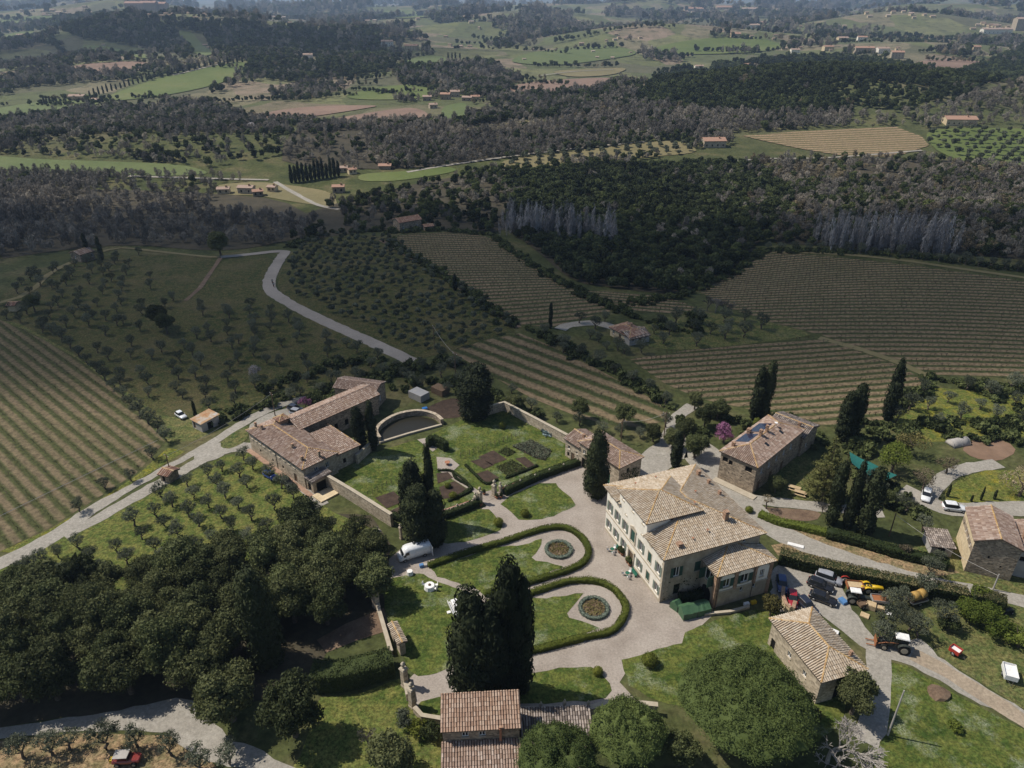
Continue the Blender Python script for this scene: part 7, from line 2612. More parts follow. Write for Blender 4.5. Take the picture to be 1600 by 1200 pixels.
M['crate'] = mat_noise('pale_timber', [(.3, (.40, .29, .16)), (.7, (.54, .42, .27))], 2, fine=(8, .2))
M['bluetarp'] = mat_plain('blue_tarpaulin', (.02, .14, .42), .5)
M['skin'] = mat_plain('skin', (.45, .28, .2), .6)
M['clothes'] = mat_plain('dark_clothes', (.03, .035, .045), .85)
M['jersey'] = mat_plain('pale_jersey', (.45, .45, .42), .8)


def ring(x, w, z0, z1, n=10, sq=.5):
    """rounded-rectangle section across a vehicle"""
    return [(x, -w, z0 + (z1 - z0) * .25), (x, -w * .88, z0), (x, w * .88, z0), (x, w, z0 + (z1 - z0) * .25), (x, w, z0 + (z1 - z0) * .72), (x, w * .86, z1), (x, -w * .86, z1), (x, -w, z0 + (z1 - z0) * .72)]


def wheel(parent, x, y, r, w, rim='rim', name='wheel'):
    e = MB()
    e.tube([(x, y - w / 2, r), (x, y - w / 2 + .03, r), (x, y + w / 2 - .03, r), (x, y + w / 2, r)], [r * .9, r, r, r * .9], 16)
    t = e.build(name, M['tyre'], parent, True)
    s = 1 if y > 0 else -1
    q = MB()
    q.tube([(x, y + s * (w / 2 - .02), r), (x, y + s * (w / 2 + .015), r)], [r * .62, r * .55], 12)
    q.build('rim', M[rim], t)
    return t


def heading(a, b_):
    """place and turn of something seen from tail pixel a to nose pixel b"""
    p, q = PT(*a), PT(*b_)
    return (p + q) / 2, math.atan2(q.y - p.y, q.x - p.x)


def car(label, a, b_, mat, L=4.4, W=1.8, H=1.5, style='hatch', roofmat=None):
    c, rz = heading(a, b_)
    e = empty('parked_car', (c.x, c.y, c.z + .07), rz, label, 'car', 'parked cars')
    h, w = L / 2, W / 2
    bl = H * .60
    S = MB()
    S.sections([ring(-h, w * .86, .42, bl * .88), ring(-h + .12, w * .97, .26, bl), ring(-h * .55, w, .20, bl * 1.02), ring(h * .35, w, .20, bl), ring(h * .7, w * .97, .22, bl * .94), ring(h * .93, w * .88, .26, bl * .82), ring(h, w * .74, .34, bl * .68)])
    S.build('body', M[mat], e, True)
    back = {'hatch': -h + .25, 'suv': -h + .18, 'sedan': -h + .95, 'mpv': -h + .12}[style]
    fr = h * (.42 if style != 'mpv' else .55)
    g = MB()
    zt = H - .05
    g.sections([[(back, -w * .86, bl * .96), (back, w * .86, bl * .96), (back + .28, w * .66, zt - .04), (back + .28, -w * .66, zt - .04)],
                [(back + .5, -w * .93, bl * .97), (back + .5, w * .93, bl * .97), (back + .62, w * .72, zt), (back + .62, -w * .72, zt)],
                [(fr - .75, -w * .93, bl * .97), (fr - .75, w * .93, bl * .97), (fr - .85, w * .72, zt), (fr - .85, -w * .72, zt)],
                [(fr, -w * .84, bl * .96), (fr, w * .84, bl * .96), (fr - .72, w * .68, zt - .03), (fr - .72, -w * .68, zt - .03)]])
    g.build('windows', M['glass'], e)
    r_ = MB()
    r_.sections([[(back + .24, -w * .64, zt - .05), (back + .24, w * .64, zt - .05), (back + .3, w * .6, zt + .01), (back + .3, -w * .6, zt + .01)], [(back + .62, -w * .735, zt - .01), (back + .62, w * .735, zt - .01), (back + .62, w * .66, H), (back + .62, -w * .66, H)],
                 [(fr - .9, -w * .735, zt - .01), (fr - .9, w * .735, zt - .01), (fr - .9, w * .66, H), (fr - .9, -w * .66, H)], [(fr - .70, -w * .69, zt - .04), (fr - .70, w * .69, zt - .04), (fr - .74, w * .6, zt + .012), (fr - .74, -w * .6, zt + .012)]])
    r_.build('roof', M[roofmat or mat], e)
    for x in (-h * .60, h * .62):
        for y in (-1, 1):
            wheel(e, x, y * (w - .10), .33, .22)
    for y in (-1, 1):
        q = MB()
        q.box(-h - .015, -h + .10, y * w * .80 - .13, y * w * .80 + .13, bl * .66, bl * .88)
        q.build('tail_light', M['lamp_red'], e)
        q = MB()
        q.box(h - .26, h - .04, y * w * .66 - .16, y * w * .66 + .16, bl * .60, bl * .76)
        q.build('headlight', M['lamp_clear'], e)
        q = MB()
        q.box(fr - .35, fr - .2, y * (w + .02) - .07, y * (w + .02) + .07, bl * .98, bl * 1.12)
        q.build('mirror', M[mat], e)
    return e


zc, zw = zz(10, 1190, 880), zz(7.5, 1440, 760)
car('blue car in the villa shade beside the annex', zc(300, 275), zc(320, 465), 'p_blue', 4.2, 1.75, 1.5)
car('small red car half hidden behind the curved wall', zc(468, 505), zc(480, 690), 'p_red', 4.0, 1.7, 1.5)
car('navy car behind the barn roof corner', zc(640, 640), zc(770, 770), 'p_navy', 4.4, 1.8, 1.5)
car('silver people carrier nearest the long hedge', zc(890, 225), zc(1190, 330), 'p_silver', 4.5, 1.85, 1.75, 'mpv')
car('black car in the middle of the three parked together', zc(750, 320), zc(1080, 450), 'p_black', 4.4, 1.85, 1.55, 'suv')
car('black hatchback nearest the barn of the three parked together', zc(770, 520), zc(1140, 660), 'p_black', 4.5, 1.85, 1.5)
car('white estate car standing at the lane fork on the right', zw(60, 75), zw(35, 190), 'p_whitecar', 4.4, 1.8, 1.5)
car('white off-road car on the lane above the ochre house', zw(265, 262), zw(490, 290), 'p_whitecar', 4.5, 1.9, 1.65, 'suv')
car('bright blue car among olives below the farmstead', Z1(235, 735), Z1(268, 755), 'p_brightblue', 3.7, 1.6, 1.45)
car('black car behind the olives below the farmstead wall', Z1(335, 770), Z1(385, 808), 'p_black', 4.2, 1.75, 1.45)
car('dark car at the back of the farmstead yard', Z1(380, 318), Z1(435, 335), 'p_navy', 4.3, 1.75, 1.5)
car('silver car beside the dark one in the farmstead yard', Z1(395, 345), Z1(452, 358), 'p_silver', 4.3, 1.75, 1.5)
car('small pale car with red side under the olives by the rusty shed', (279, 649), (288, 655), 'p_whitecar', 3.6, 1.55, 1.4)


def van():
    c, rz = heading((672, 862), (622, 877))
    e = empty('delivery_van', (c.x, c.y, .03), rz, 'white delivery van with open rear doors on the gravel court', 'van')
    b = MB()
    b.sections([ring(-3, .98, .45, 2.55), ring(-2.9, 1.0, .40, 2.62), ring(1.2, 1.0, .40, 2.62), ring(1.75, .98, .40, 2.45), ring(2.2, .97, .38, 1.55), ring(2.75, .93, .36, 1.25), ring(2.98, .80, .40, .95)])
    b.build('body', M['p_whitecar'], e, True)
    q = MB()
    q.add([(1.66, -.80, 2.30), (1.66, .80, 2.30), (2.28, .86, 1.50), (2.28, -.86, 1.50)], [(0, 1, 2, 3)])
    q.build('windscreen', M['glass'], e).location.x = .06
    for s in (-1, 1):
        q = MB()
        q.add([(1.1, s * 1.012, 1.5), (2.0, s * 1.0, 1.5), (1.72, s * 1.0, 2.1), (1.1, s * 1.012, 2.15)], [(0, 1, 2, 3)])
        q.build('side_window', M['glass'], e)
        q = MB()
        q.box(-3.0, -2.95, 0, .92, .5, 2.45, Matrix.Translation((-.02, s * .98 - (0 if s > 0 else .92), 0)))
        d = q.build('rear_door', M['p_whitecar'], e)
        q = MB()
        q.box(-.2, .2, -.05, .05, 1.35, 1.75)
        mm = q.build('mirror', M['tr_green'], e)
        mm.location = (1.95, s * 1.13, 0)
        for x in (-1.75, 1.95):
            wheel(e, x, s * .88, .36, .24)
        q = MB()
        q.box(2.72, 2.95, s * .66 - .16, s * .66 + .16, .85, 1.1)
        q.build('headlight', M['lamp_clear'], e)
    q = MB()
    q.box(-3.012, -2.99, -.8, .8, .55, 2.4)
    q.build('load_opening', M['dark'], e)


van()


def tractor(name, label, a, b_, body, cab='white', s=1.0, roof=True, loader=False):
    c, rz = heading(a, b_)
    e = empty(name, (c.x, c.y, .06), rz, label, 'tractor', 'tractors in the farmyard')
    e.scale = (s, s, s)
    q = MB()
    q.sections([ring(-.3, .36, .75, 1.45), ring(.9, .36, .75, 1.42), ring(1.75, .33, .78, 1.30), ring(1.9, .28, .82, 1.15)])
    q.build('bonnet', M[body], e, True)
    q = MB()
    q.box(-1.5, .1, -.42, .42, .55, 1.05)
    q.box(.1, 1.8, -.2, .2, .5, .78)
    q.build('chassis', M['tr_green'], e)
    for y in (-1, 1):
        wheel(e, -1.05, y * .78, .78, .42, 'trim')
        wheel(e, 1.35, y * .72, .48, .30, 'trim')
        q = MB()
        n = 6
        arc = [(-1.05 + .9 * math.cos(R(20 + 140 * k / n)), .78 + .9 * math.sin(R(20 + 140 * k / n))) for k in range(n + 1)]
        for (x0, z0), (x1, z1) in zip(arc, arc[1:]):
            q.add([(x0, y * .55, z0), (x1, y * .55, z1), (x1, y * 1.0, z1), (x0, y * 1.0, z0)], [(0, 1, 2, 3)])
        q.build('mudguard', M[body], e)
    if roof:
        q = MB()
        for x in (-1.3, .05):
            for y in (-.55, .55):
                q.tube([(x, y, 1.0), (x * .95, y * .95, 2.35)], .04, 5)
        q.build('cab_frame', M['tr_green'], e)
        q = MB()
        q.box(-1.2, -.02, -.5, .5, 1.15, 2.3)
        q.build('cab_glass', M['glass'], e)
        q = MB()
        q.sections([[(-1.5, -.62, 2.34), (-1.5, .62, 2.34), (-1.4, .55, 2.48), (-1.4, -.55, 2.48)], [(.25, -.62, 2.34), (.25, .62, 2.34), (.15, .55, 2.48), (.15, -.55, 2.48)]])
        q.build('cab_roof', M[cab], e)
    else:
        q = MB()
        q.box(-.95, -.5, -.25, .25, 1.05, 1.2)
        q.box(-1.02, -.92, -.25, .25, 1.2, 1.6)
        q.build('seat', M['tr_green'], e)
        q = MB()
        q.tube([(-.3, 0, 1.2), (-.45, 0, 1.55)], .03, 5)
        q.lathe([(.2, 0), (.22, .03), (.18, .05)], 10, (-.47, 0, 1.53))
        q.build('steering_wheel', M['tr_green'], e)
    if loader:
        q = MB()
        for y in (-.5, .5):
            q.tube([(-.2, y, 1.5), (1.3, y, 1.2), (2.4, y, .6)], .08, 5)
        q.box(2.35, 2.45, -.75, .75, .2, 1.2)
        q.build('loader_arm', M['tr_orange'], e)
        for y in (-.45, .45):
            q = MB()
            q.box(2.45, 3.5, y - .06, y + .06, .2, .27)
            q.build('fork', M['tr_orange'], e)
    return e


zb = zz(10, 1290, 880)
tractor('tractor', 'small red tractor without cab against the long hedge', zb(300, 260), zb(450, 290), 'tr_red', roof=False, s=.85)
tractor('tractor', 'tractor with white cab roof in the farmyard', zb(390, 590), zb(590, 620), 'tr_green', 'white', 1.0)
tractor('tractor', 'yellow tractor without cab beside the orange trailer', zb(640, 440), zb(800, 455), 'tr_yellow', roof=False, s=.9)
tractor('tractor', 'second yellow tractor tucked behind the first', zb(570, 410), zb(680, 420), 'tr_yellow', roof=False, s=.75)
tractor('tractor', 'loader tractor with white roof and fork standing on the yard track', Z5(915, 715), Z5(800, 690), 'tr_green', 'white', 1.15, True, True)


def trailer(label, a, b_, body, load, L=3.0, W=1.7, h=.6, z=.7):
    c, rz = heading(a, b_)
    e = empty('farm_trailer', (c.x, c.y, .05), rz, label, 'trailer', 'farm trailers')
    q = MB()
    q.box(-L / 2, L / 2, -W / 2, W / 2, z, z + .08)
    for s in (-1, 1):
        q.box(-L / 2, L / 2, s * W / 2 - .03, s * W / 2 + .03, z + .08, z + h)
        q.box(s * L / 2 - .03, s * L / 2 + .03, -W / 2 + .03, W / 2 - .03, z + .08, z + h)
    q.build('bed', M[body], e)
    q = MB()
    q.box(-L / 2 + .04, L / 2 - .04, -W / 2 + .04, W / 2 - .04, z + .085, z + h * .6)
    q.build('load', M[load], e)
    q = MB()
    q.tube([(L / 2, -.4, z), (L / 2 + .9, 0, z - .15)], .04, 5)
    q.tube([(L / 2, .4, z), (L / 2 + .9, 0, z - .15)], .04, 5)
    q.build('drawbar', M['iron'], e)
    for s in (-1, 1):
        wheel(e, 0, s * (W / 2 - .05), .38, .2)
    return e


trailer('rust-orange tipping trailer behind the white-roofed tractor', zb(330, 410), zb(540, 430), 'tr_orange', 'crate', 2.6, 1.7, .7)
trailer('grey trailer with brown load beside the olive', zb(720, 620), zb(930, 640), 'steel', 'tr_orange', 2.6, 1.6, .6)
trailer('old small wooden cart beside the timber crates', zb(510, 700), zb(600, 680), 'wood', 'wood', 1.3, 1.1, .6, .5)
trailer('white box trailer with red drawbar on the right grass', Z5(1500, 830), Z5(1515, 900), 'white', 'white', 2.7, 1.7, .9, .6)
e = trailer('flat trailer carrying round straw bales', zb(1330, 640), zb(1480, 600), 'steel', 'wood', 3.2, 1.8, .3, .7)
for i, (x, y, z) in enumerate(((-.7, 0, 1.75), (.75, .1, 1.75))):
    w_ = e.matrix_basis @ Vector((x, y, 0))
    q = MB()
    q.tube([(-.62, 0, 0), (-.6, 0, 0), (.6, 0, 0), (.62, 0, 0)], [.72, .78, .78, .72], 18)
    b = q.build('straw_bale', M['straw'], None, True)
    b.location = (w_.x, w_.y, z)
    b.rotation_euler.z = e.rotation_euler.z + .2 * i
    tag(b, ('rear' if i == 0 else 'front') + ' round golden straw bale on the flat trailer', 'straw bale', 'straw bales')


def crate(label, px_, size, rz=0.0, mat='crate', name='timber_crate', z=.06, cat='crate'):
    p = PT(*px_)
    e = empty(name, (p.x, p.y, z), rz, label, cat)
    L, W, h = size
    q = MB()
    n = max(2, int(h / .22))
    for i in range(n):
        z0, z1 = h * i / n + .01, h * (i + 1) / n - .01
        for s in (-1, 1):
            q.box(-L / 2, L / 2, s * W / 2 - .025, s * W / 2 + .025, z0, z1)
            q.box(s * L / 2 - .025, s * L / 2 + .025, -W / 2 + .025, W / 2 - .025, z0, z1)
    q.build('side_board', M[mat], e)
    q = MB()
    q.box(-L / 2 + .01, L / 2 - .01, -W / 2 + .01, W / 2 - .01, h + .003, h + .05)
    q.build('lid', M[mat], e)
    return e


crate('large pale timber crate beside the grey trailer', zb(695, 700), (1.5, 1.2, .9), R(-30))
crate('second timber crate right of the large one', zb(830, 730), (1.6, .8, .6), R(-20))
crate('flat timber pallet on the grass before the crates', zb(610, 825), (1.3, 1.1, .15), R(-35))
crate('blue implement box beside the white-roofed tractor', zb(265, 610), (1.3, 1.0, .45), R(-65), 'tr_blue', 'implement', cat='implement')
crate('white sheet panel leaning on the grass by the olive', zb(1005, 800), (.9, .8, .08), R(-30), 'white', 'panel_board', cat='board')
crate('white trough on the verge behind the barn', Z5(515, 615), (1.5, 1.1, .3), R(-35), 'white', 'trough', cat='trough')
crate('bluish plastic sheet bundle by the crates', zb(945, 755), (.9, .6, .3), R(10), 'greyplaster', 'bundle', cat='bundle')
trailer('red and white spreader on the right grass', Z5(1180, 720), Z5(1225, 750), 'tr_red', 'white', 1.5, 1.2, .75, .5)
crate('white slab on the lane beside the long hedge', (1243, 853), (2.8, .8, .15), R(-24), 'white', 'slab', cat='slab')
crate('blue tarpaulin heap in the yard above the basin', (664, 641), (1.2, .9, .6), R(20), 'bluetarp', 'tarpaulin', cat='tarpaulin')
crate('grey sheet-roofed lean-to frame in the littered yard', (655, 622), (4.5, 3.0, 1.8), R(-40), 'steel', 'lean_to_shelter', cat='shelter')
crate('dark low shed with mossy roof in the littered yard', (688, 614), (4.0, 2.6, 1.6), R(-40), 'wood', 'yard_shelter', cat='shelter')
crate('white wheeled bin at the annex wall', (1166, 946), (.9, .5, .5), R(18), 'white', 'storage_box', cat='box')
crate('orange box at the annex wall', (1177, 943), (.9, .5, .5), R(18), 'tr_yellow', 'storage_box', cat='box')

# quad bike at the lane end
c = PT(1572, 958)
e = empty('quad_bike', (c.x, c.y, .05), R(10), 'dark quad bike parked at the end of the lane', 'quad bike')
MB().sections([ring(-.9, .3, .5, .8), ring(-.2, .35, .5, .85), ring(.3, .25, .5, .95), ring(.95, .4, .5, .8)]).build('body', M['tr_green'], e, True)
for x in (-.6, .65):
    for y in (-.45, .45):
        wheel(e, x, y, .3, .22)
MB().tube([(.4, -.4, 1.15), (.35, 0, 1.1), (.4, .4, 1.15)], .03, 5).build('handlebar', M['iron'], e)

# red open off-roader at the lower left
c, rz = heading((182, 1192), (220, 1190))
e = empty('off_roader', (c.x, c.y, .05), rz, 'red open off-roader with pale blue soft top at the lower left', 'car')
MB().sections([ring(-1.7, .72, .5, 1.05), ring(.3, .75, .45, 1.05), ring(.5, .72, .45, 1.1), ring(1.6, .62, .5, 1.0), ring(1.7, .55, .55, .95)]).build('body', M['p_jeepred'], e)
MB().box(-1.5, .35, -.68, .68, 1.62, 1.7).build('soft_top', M['greyplaster'], e)
q = MB()
for x in (-1.45, .3):
    for y in (-.62, .62):
        q.tube([(x, y, 1.0), (x, y, 1.63)], .035, 5)
q.build('roll_cage', M['iron'], e)
MB().box(.36, .40, -.62, .62, 1.08, 1.5).build('windscreen', M['glass'], e)
for x in (-1.1, 1.05):
    for y in (-.72, .72):
        wheel(e, x, y, .38, .24)
MB().box(-2.1, -1.75, -.5, .2, .55, 1.1).build('cargo_box', M['tr_yellow'], e)

# earth heap
hv = ICO_V * np.array((1.6, 1.4, .85)) * (1 + np.random.default_rng(4).uniform(-.18, .18, (len(ICO_V), 1)))
b = MB().add(hv, ICO_F).build('earth_heap', M['dirt'])
b.location = PT(1466, 1084)
tag(b, 'pinkish heap of earth on the bright grass below the farm track', 'heap')

# ---- green covers beside the shaded villa wall
def cover(label, a, b_, w, h, name='tarpaulin_cover'):
    A, B_ = P(*a), P(*b_)
    d = B_ - A
    e = empty(name, (A.x, A.y, 0), math.atan2(d.y, d.x), label, 'cover')
    L = d.length
    rng = random.Random(5)
    secs = []
    n = 10
    for i in range(n + 1):
        x = L * i / n
        j = lambda: rng.uniform(-.06, .06)
        secs.append([(x, -w / 2 + j(), .02), (x, -w / 2 + j(), h * .62 + j()), (x, j() * .5, h + j()), (x, w / 2 + j(), h * .62 + j()), (x, w / 2 + j(), .02)])
    MB().sections(secs).build('tarpaulin', M['tarp'], e)
    q = MB()
    for i in (0, n // 2, n):
        for s in (-1, 1):
            q.tube([(L * i / n, s * (w / 2 + .09), 0), (L * i / n, s * (w / 2 + .09), h * .7)], .04, 5)
    q.build('pole', M['iron'], e)


cover('long green tarpaulin cover beside the annex archway', (1062, 962), (1105, 952), 2.4, 2.0)
cover('small green peaked cover at the villa corner', (1052, 953), (1060, 947), 1.5, 1.8)

# ---- teal shade canopy on posts
cs = [P(*Z4(*q_), 3.2) for q_ in ((792, 432), (925, 500), (1012, 540), (930, 568), (860, 520), (805, 485))]
o = cs[0].copy()
o.z = 0
e = empty('shade_canopy', o, 0, 'teal shade net canopy on posts below the yellow-green trees', 'canopy')
n = 7
A_, B_, C_, D_ = cs[0] - o, cs[2] - o, cs[3] - o, cs[5] - o
g = MB()
pts = []
for i in range(n + 1):
    for k in range(n + 1):
        u, v = i / n, k / n
        q_ = (A_ * (1 - u) + B_ * u) * (1 - v) + (D_ * (1 - u) + C_ * u) * v
        sag = -.5 * math.sin(math.pi * u * 2) ** 2 * .5 - .25 * math.sin(math.pi * v)
        pts.append(q_ + Vector((0, 0, sag)))
g.add(pts, [(i * (n + 1) + k, i * (n + 1) + k + 1, (i + 1) * (n + 1) + k + 1, (i + 1) * (n + 1) + k) for i in range(n) for k in range(n)])
net = g.build('net', M['teal'], e)
sm_ = net.modifiers.new('thickness', 'SOLIDIFY')
sm_.thickness = .03
for q_ in (A_, B_, C_, D_, (A_ + B_) / 2, (C_ + D_) / 2):
    MB().tube([(q_.x, q_.y, 0), (q_.x, q_.y, q_.z - .1)], .06, 6).build('post', M['wood'], e)

# ---- polytunnel
p = PT(1496, 694)
e = empty('polytunnel', p, R(15), 'small white polytunnel at the vegetable plot', 'greenhouse')
q = MB()
q.sections([[(x, 1.3 * math.cos(math.pi * k / 8), 1.5 * math.sin(math.pi * k / 8)) for k in range(9)] for x in (-2.2, -1, 0, 1, 2.2)])
q.build('film', M['greyplaster'], e, True)
q = MB()
for x in (-2.2, 0, 2.2):
    q.tube([(x, 1.33 * math.cos(math.pi * k / 8), 1.53 * math.sin(math.pi * k / 8)) for k in range(9)], .04, 5)
q.build('hoop', M['steel'], e)

# ---- garden furniture
def chair(p, rz, label, group, mat='white'):
    e = empty('chair', p, rz, label, 'chair', group)
    MB().box(-.22, .22, -.22, .22, .42, .47).build('seat', M[mat], e)
    MB().box(-.22, -.18, -.22, .22, .47, .95).build('backrest', M[mat], e)
    for x in (-.19, .19):
        for y in (-.19, .19):
            MB().tube([(x, y, 0), (x, y, .42)], .025, 5).build('leg', M[mat], e)
    return e


def round_table(p, r, label, mat='white', cloth=False, h=.75):
    e = empty('round_table', p, 0, label, 'table')
    if cloth:
        n = 24
        q = MB()
        rings = [(r * .98, h), (r, h - .04), (r * 1.02, h * .6), (r * 1.12, .02)]
        q.add([((rr * (1 + (.06 if k % 2 and i > 1 else 0))) * math.cos(2 * math.pi * k / n), (rr * (1 + (.06 if k % 2 and i > 1 else 0))) * math.sin(2 * math.pi * k / n), z) for i, (rr, z) in enumerate(rings) for k in range(n)],
              [(i * n + k, i * n + (k + 1) % n, (i + 1) * n + (k + 1) % n, (i + 1) * n + k) for i in range(3) for k in range(n)] + [tuple(range(n))])
        q.build('tablecloth', M['cloth'], e)
    else:
        MB().lathe([(r, h - .03), (r, h)], 16).build('top', M[mat], e)
        MB().tube([(0, 0, .02), (0, 0, h - .03)], .04, 6).build('stem', M[mat], e)
        MB().lathe([(r * .5, 0), (r * .45, .04)], 10).build('base', M[mat], e)
    return e


G0 = ZL + .01
p = P(*Z6(357, 318))
p.z = G0
round_table(p, .85, 'round table under a white cloth alone on the dinner lawn', cloth=True)
d = MB().lathe([(.26, 0), (.24, .1), (.16, .2), (.05, .24)], 12).build('centrepiece', M['dirt'], None, True)
d.location = (p.x, p.y, p.z + .76)
tag(d, 'brown centrepiece on the round white table', 'centrepiece')
for i, (dx, dy) in enumerate(((.95, -.45), (1.0, .35), (-.95, .45))):
    chair((p.x + dx * 1.15, p.y + dy * 1.15, G0), math.atan2(-dy, -dx), 'white chair at the round cloth table, %s of three' % ordn(i), 'chairs at the round table')
a, b_ = P(*Z6(478, 395)), P(*Z6(505, 450))
d = b_ - a
L = d.length + .6
rz = math.atan2(d.y, d.x)
mid = (a + b_) / 2
e = empty('long_table', (mid.x, mid.y, G0), rz, 'long dinner table under a white cloth on the lawn', 'table')
q = MB()
q.box(-L / 2, L / 2, -.5, .5, .74, .77)
q.build('top', M['cloth'], e)
q = MB()
secs = []
for z, k in ((.74, 1.0), (.4, 1.02), (.03, 1.06)):
    secs.append([(-L / 2 * k, -.5 * k, z), (L / 2 * k, -.5 * k, z), (L / 2 * k, .5 * k, z), (-L / 2 * k, .5 * k, z)])
q.add([v for s in secs for v in s], [(i * 4 + k, i * 4 + (k + 1) % 4, (i + 1) * 4 + (k + 1) % 4, (i + 1) * 4 + k) for i in range(2) for k in range(4)])
q.build('tablecloth', M['cloth'], e)
nC = 7
for i in range(nC):
    for s in (-1, 1):
        t = (i + .5) / nC - .5
        w_ = Matrix.Rotation(rz, 4, 'Z') @ Vector((t * L, s * .85, 0))
        chair((mid.x + w_.x, mid.y + w_.y, G0), rz - s * math.pi / 2, 'white chair %s along the %s side of the long dinner table' % (ordn(i), 'cypress' if s > 0 else 'wood'), 'chairs at the long dinner table')
for k_, (q_, lb) in enumerate((((258, 248), 'white cloth-covered side table near the van'),)):
    p = P(*Z6(*q_))
    p.z = G0
    round_table(p, .5, lb, cloth=True)
p = P(*Z6(453, 440))
crate('small white box on the lawn beside the long table', Z6(453, 440), (.6, .5, .12), R(20), 'cloth', 'white_box', G0, 'box')
crate('teal catering crate on the gravel before the parterre', Z6(316, 210), (.7, .6, .5), R(20), 'tr_blue', 'catering_crate', .03)
crate('grey catering crate beside the teal one', Z6(336, 207), (.6, .55, .4), R(10), 'greyplaster', 'catering_crate', .03)
for (cx, cy_, nm) in ((1268, 135, 'upper'), (1344, 255, 'lower')):
    p = P(*Z6(cx, cy_))
    p.z = .03
    round_table(p, .4, 'small green round table of the %s seat group at the villa front' % nm, 'greendoor', h=.7)
    for i, (dx, dy) in enumerate(((-.75, .2), (.1, -.8), (.5, .65))):
        chair((p.x + dx, p.y + dy, .03), math.atan2(-dy, -dx), 'white garden chair, %s of the %s seat group at the villa front' % (ordn(i), nm), 'garden chairs at the villa front')
for q_, lb in (((1296, 128), 'upper green bench against the villa front'), ((1375, 247), 'lower green bench against the villa front')):
    p = P(*Z6(*q_))
    e = empty('bench', (p.x, p.y, .03), R(-70), lb, 'bench')
    MB().box(-.9, .9, -.22, .22, .42, .47).build('seat', M['greendoor'], e)
    MB().box(-.9, .9, .2, .25, .5, .9).build('backrest', M['greendoor'], e)
    for x in (-.8, .8):
        MB().box(x - .04, x + .04, -.2, .2, 0, .42).build('leg', M['greendoor'], e)
for i, q_ in enumerate(((1305, 140), (1318, 152), (1345, 190), (1356, 205))):
    p = P(*Z6(*q_))
    e = empty('potted_shrub', (p.x, p.y, .03), 0, 'potted green shrub at the villa front door, %s from the far end' % ordn(i), 'potted plant', 'potted shrubs at the villa door')
    MB().lathe([(.22, 0), (.34, .45), (.38, .45), (.38, .52), (.3, .52)], 10).build('pot', M['terracotta'], e, True)
    obj('plant', crown_mesh('potted_crown', [(0, 0, .95, .5, .5, .55), (.2, .1, 1.2, .3, .3, .3)], 260, .09, 'shrub', i, core=.8), None, e)
for q_, lb in (((535, 610), 'left picnic bench on the grass beside the solar-roofed house'), ((562, 632), 'right picnic bench on the grass beside the solar-roofed house')):
    p = P(*Z4(*q_))
    e = empty('picnic_table', (p.x, p.y, .05), R(-30), lb, 'picnic table')
    for y in (-.36, -.12, .12, .36):
        MB().box(-1.2, 1.2, y - .11, y + .11, .72, .77).build('plank', M['crate'], e)
    for s in (-1, 1):
        MB().box(-1.2, 1.2, s * .85 - .14, s * .85 + .14, .42, .47).build('seat', M['crate'], e)
        MB().box(s * .9 - .05, s * .9 + .05, -.9, .9, .05, .42).build('leg', M['crate'], e)
        MB().box(s * .9 - .05, s * .9 + .05, -.3, .3, .42, .72).build('upright', M['crate'], e)

# curved garden wall beside the annex drive
wall_line('curved_wall', [P(*zc(320, 470)), P(*zc(310, 620)), P(*zc(360, 740)), P(*zc(430, 800))], .45, 1.5, 'curved plastered wall between annex garden and parked cars', 'ochre', 'brick', True)
wall_line('curved_wall', [P(*zc(500, 690)), P(*zc(480, 760)), P(*zc(470, 800))], .45, 1.4, 'short plastered wall end beside the red car', 'ochre', 'brick')
# ivy on the shaded walls
rng = np.random.default_rng(3)
for nm, o, rz, w_, h_, n_, lb in (('ivy', (24.6, 91.0), R(20), 7, 4.2, 900, 'dark ivy climbing the shaded villa wall'), ('ivy', (21.7, 122.0), R(37), 5.6, 4.0, 800, 'dark ivy on the end wall of the outbuilding')):
    c = np.column_stack([rng.uniform(0.4, w_, n_), -np.abs(rng.normal(.1, .12, n_)), h_ * rng.random(n_) ** 1.4])
    nr = np.tile([0, -1., .3], (n_, 1)) + rng.normal(0, .5, (n_, 3))
    nr /= np.linalg.norm(nr, axis=1)[:, None]
    b = obj(nm, quads_mesh('ivy', leaf_arrays(c, nr, rng.uniform(.1, .24, n_), .7, rng), M['hedge']), None)
    b.location = (*o, 0)
    b.rotation_euler.z = rz
    tag(b, lb, 'ivy')

# ---- utility poles and cables
def pole(px_, h, label, arm=True, mat='wood'):
    p = PT(*px_)
    e = empty('utility_pole', p, random.uniform(0, 3), label, 'pole', 'utility poles')
    MB().tube([(0, 0, -.3), (0, 0, h)], [.14, .09], 8).build('pole', M[mat], e)
    if arm:
        MB().box(-.8, .8, -.05, .05, h - .5, h - .4).build('crossarm', M['wood'], e)
        for x in (-.7, 0, .7):
            MB().lathe([(.05, 0), (.07, .08), (.03, .16)], 6, (x, 0, h - .4)).build('insulator', M['white'], e)
    return p + Vector((0, 0, h - .35))


def cable(a, b_, label, sag=.8, r=.035):
    pts = [a + (b_ - a) * (i / 14) - Vector((0, 0, sag * 4 * (i / 14) * (1 - i / 14))) for i in range(15)]
    tag(MB().tube(pts, r, 4).build('cable', M['greyplaster']), label, 'cable')


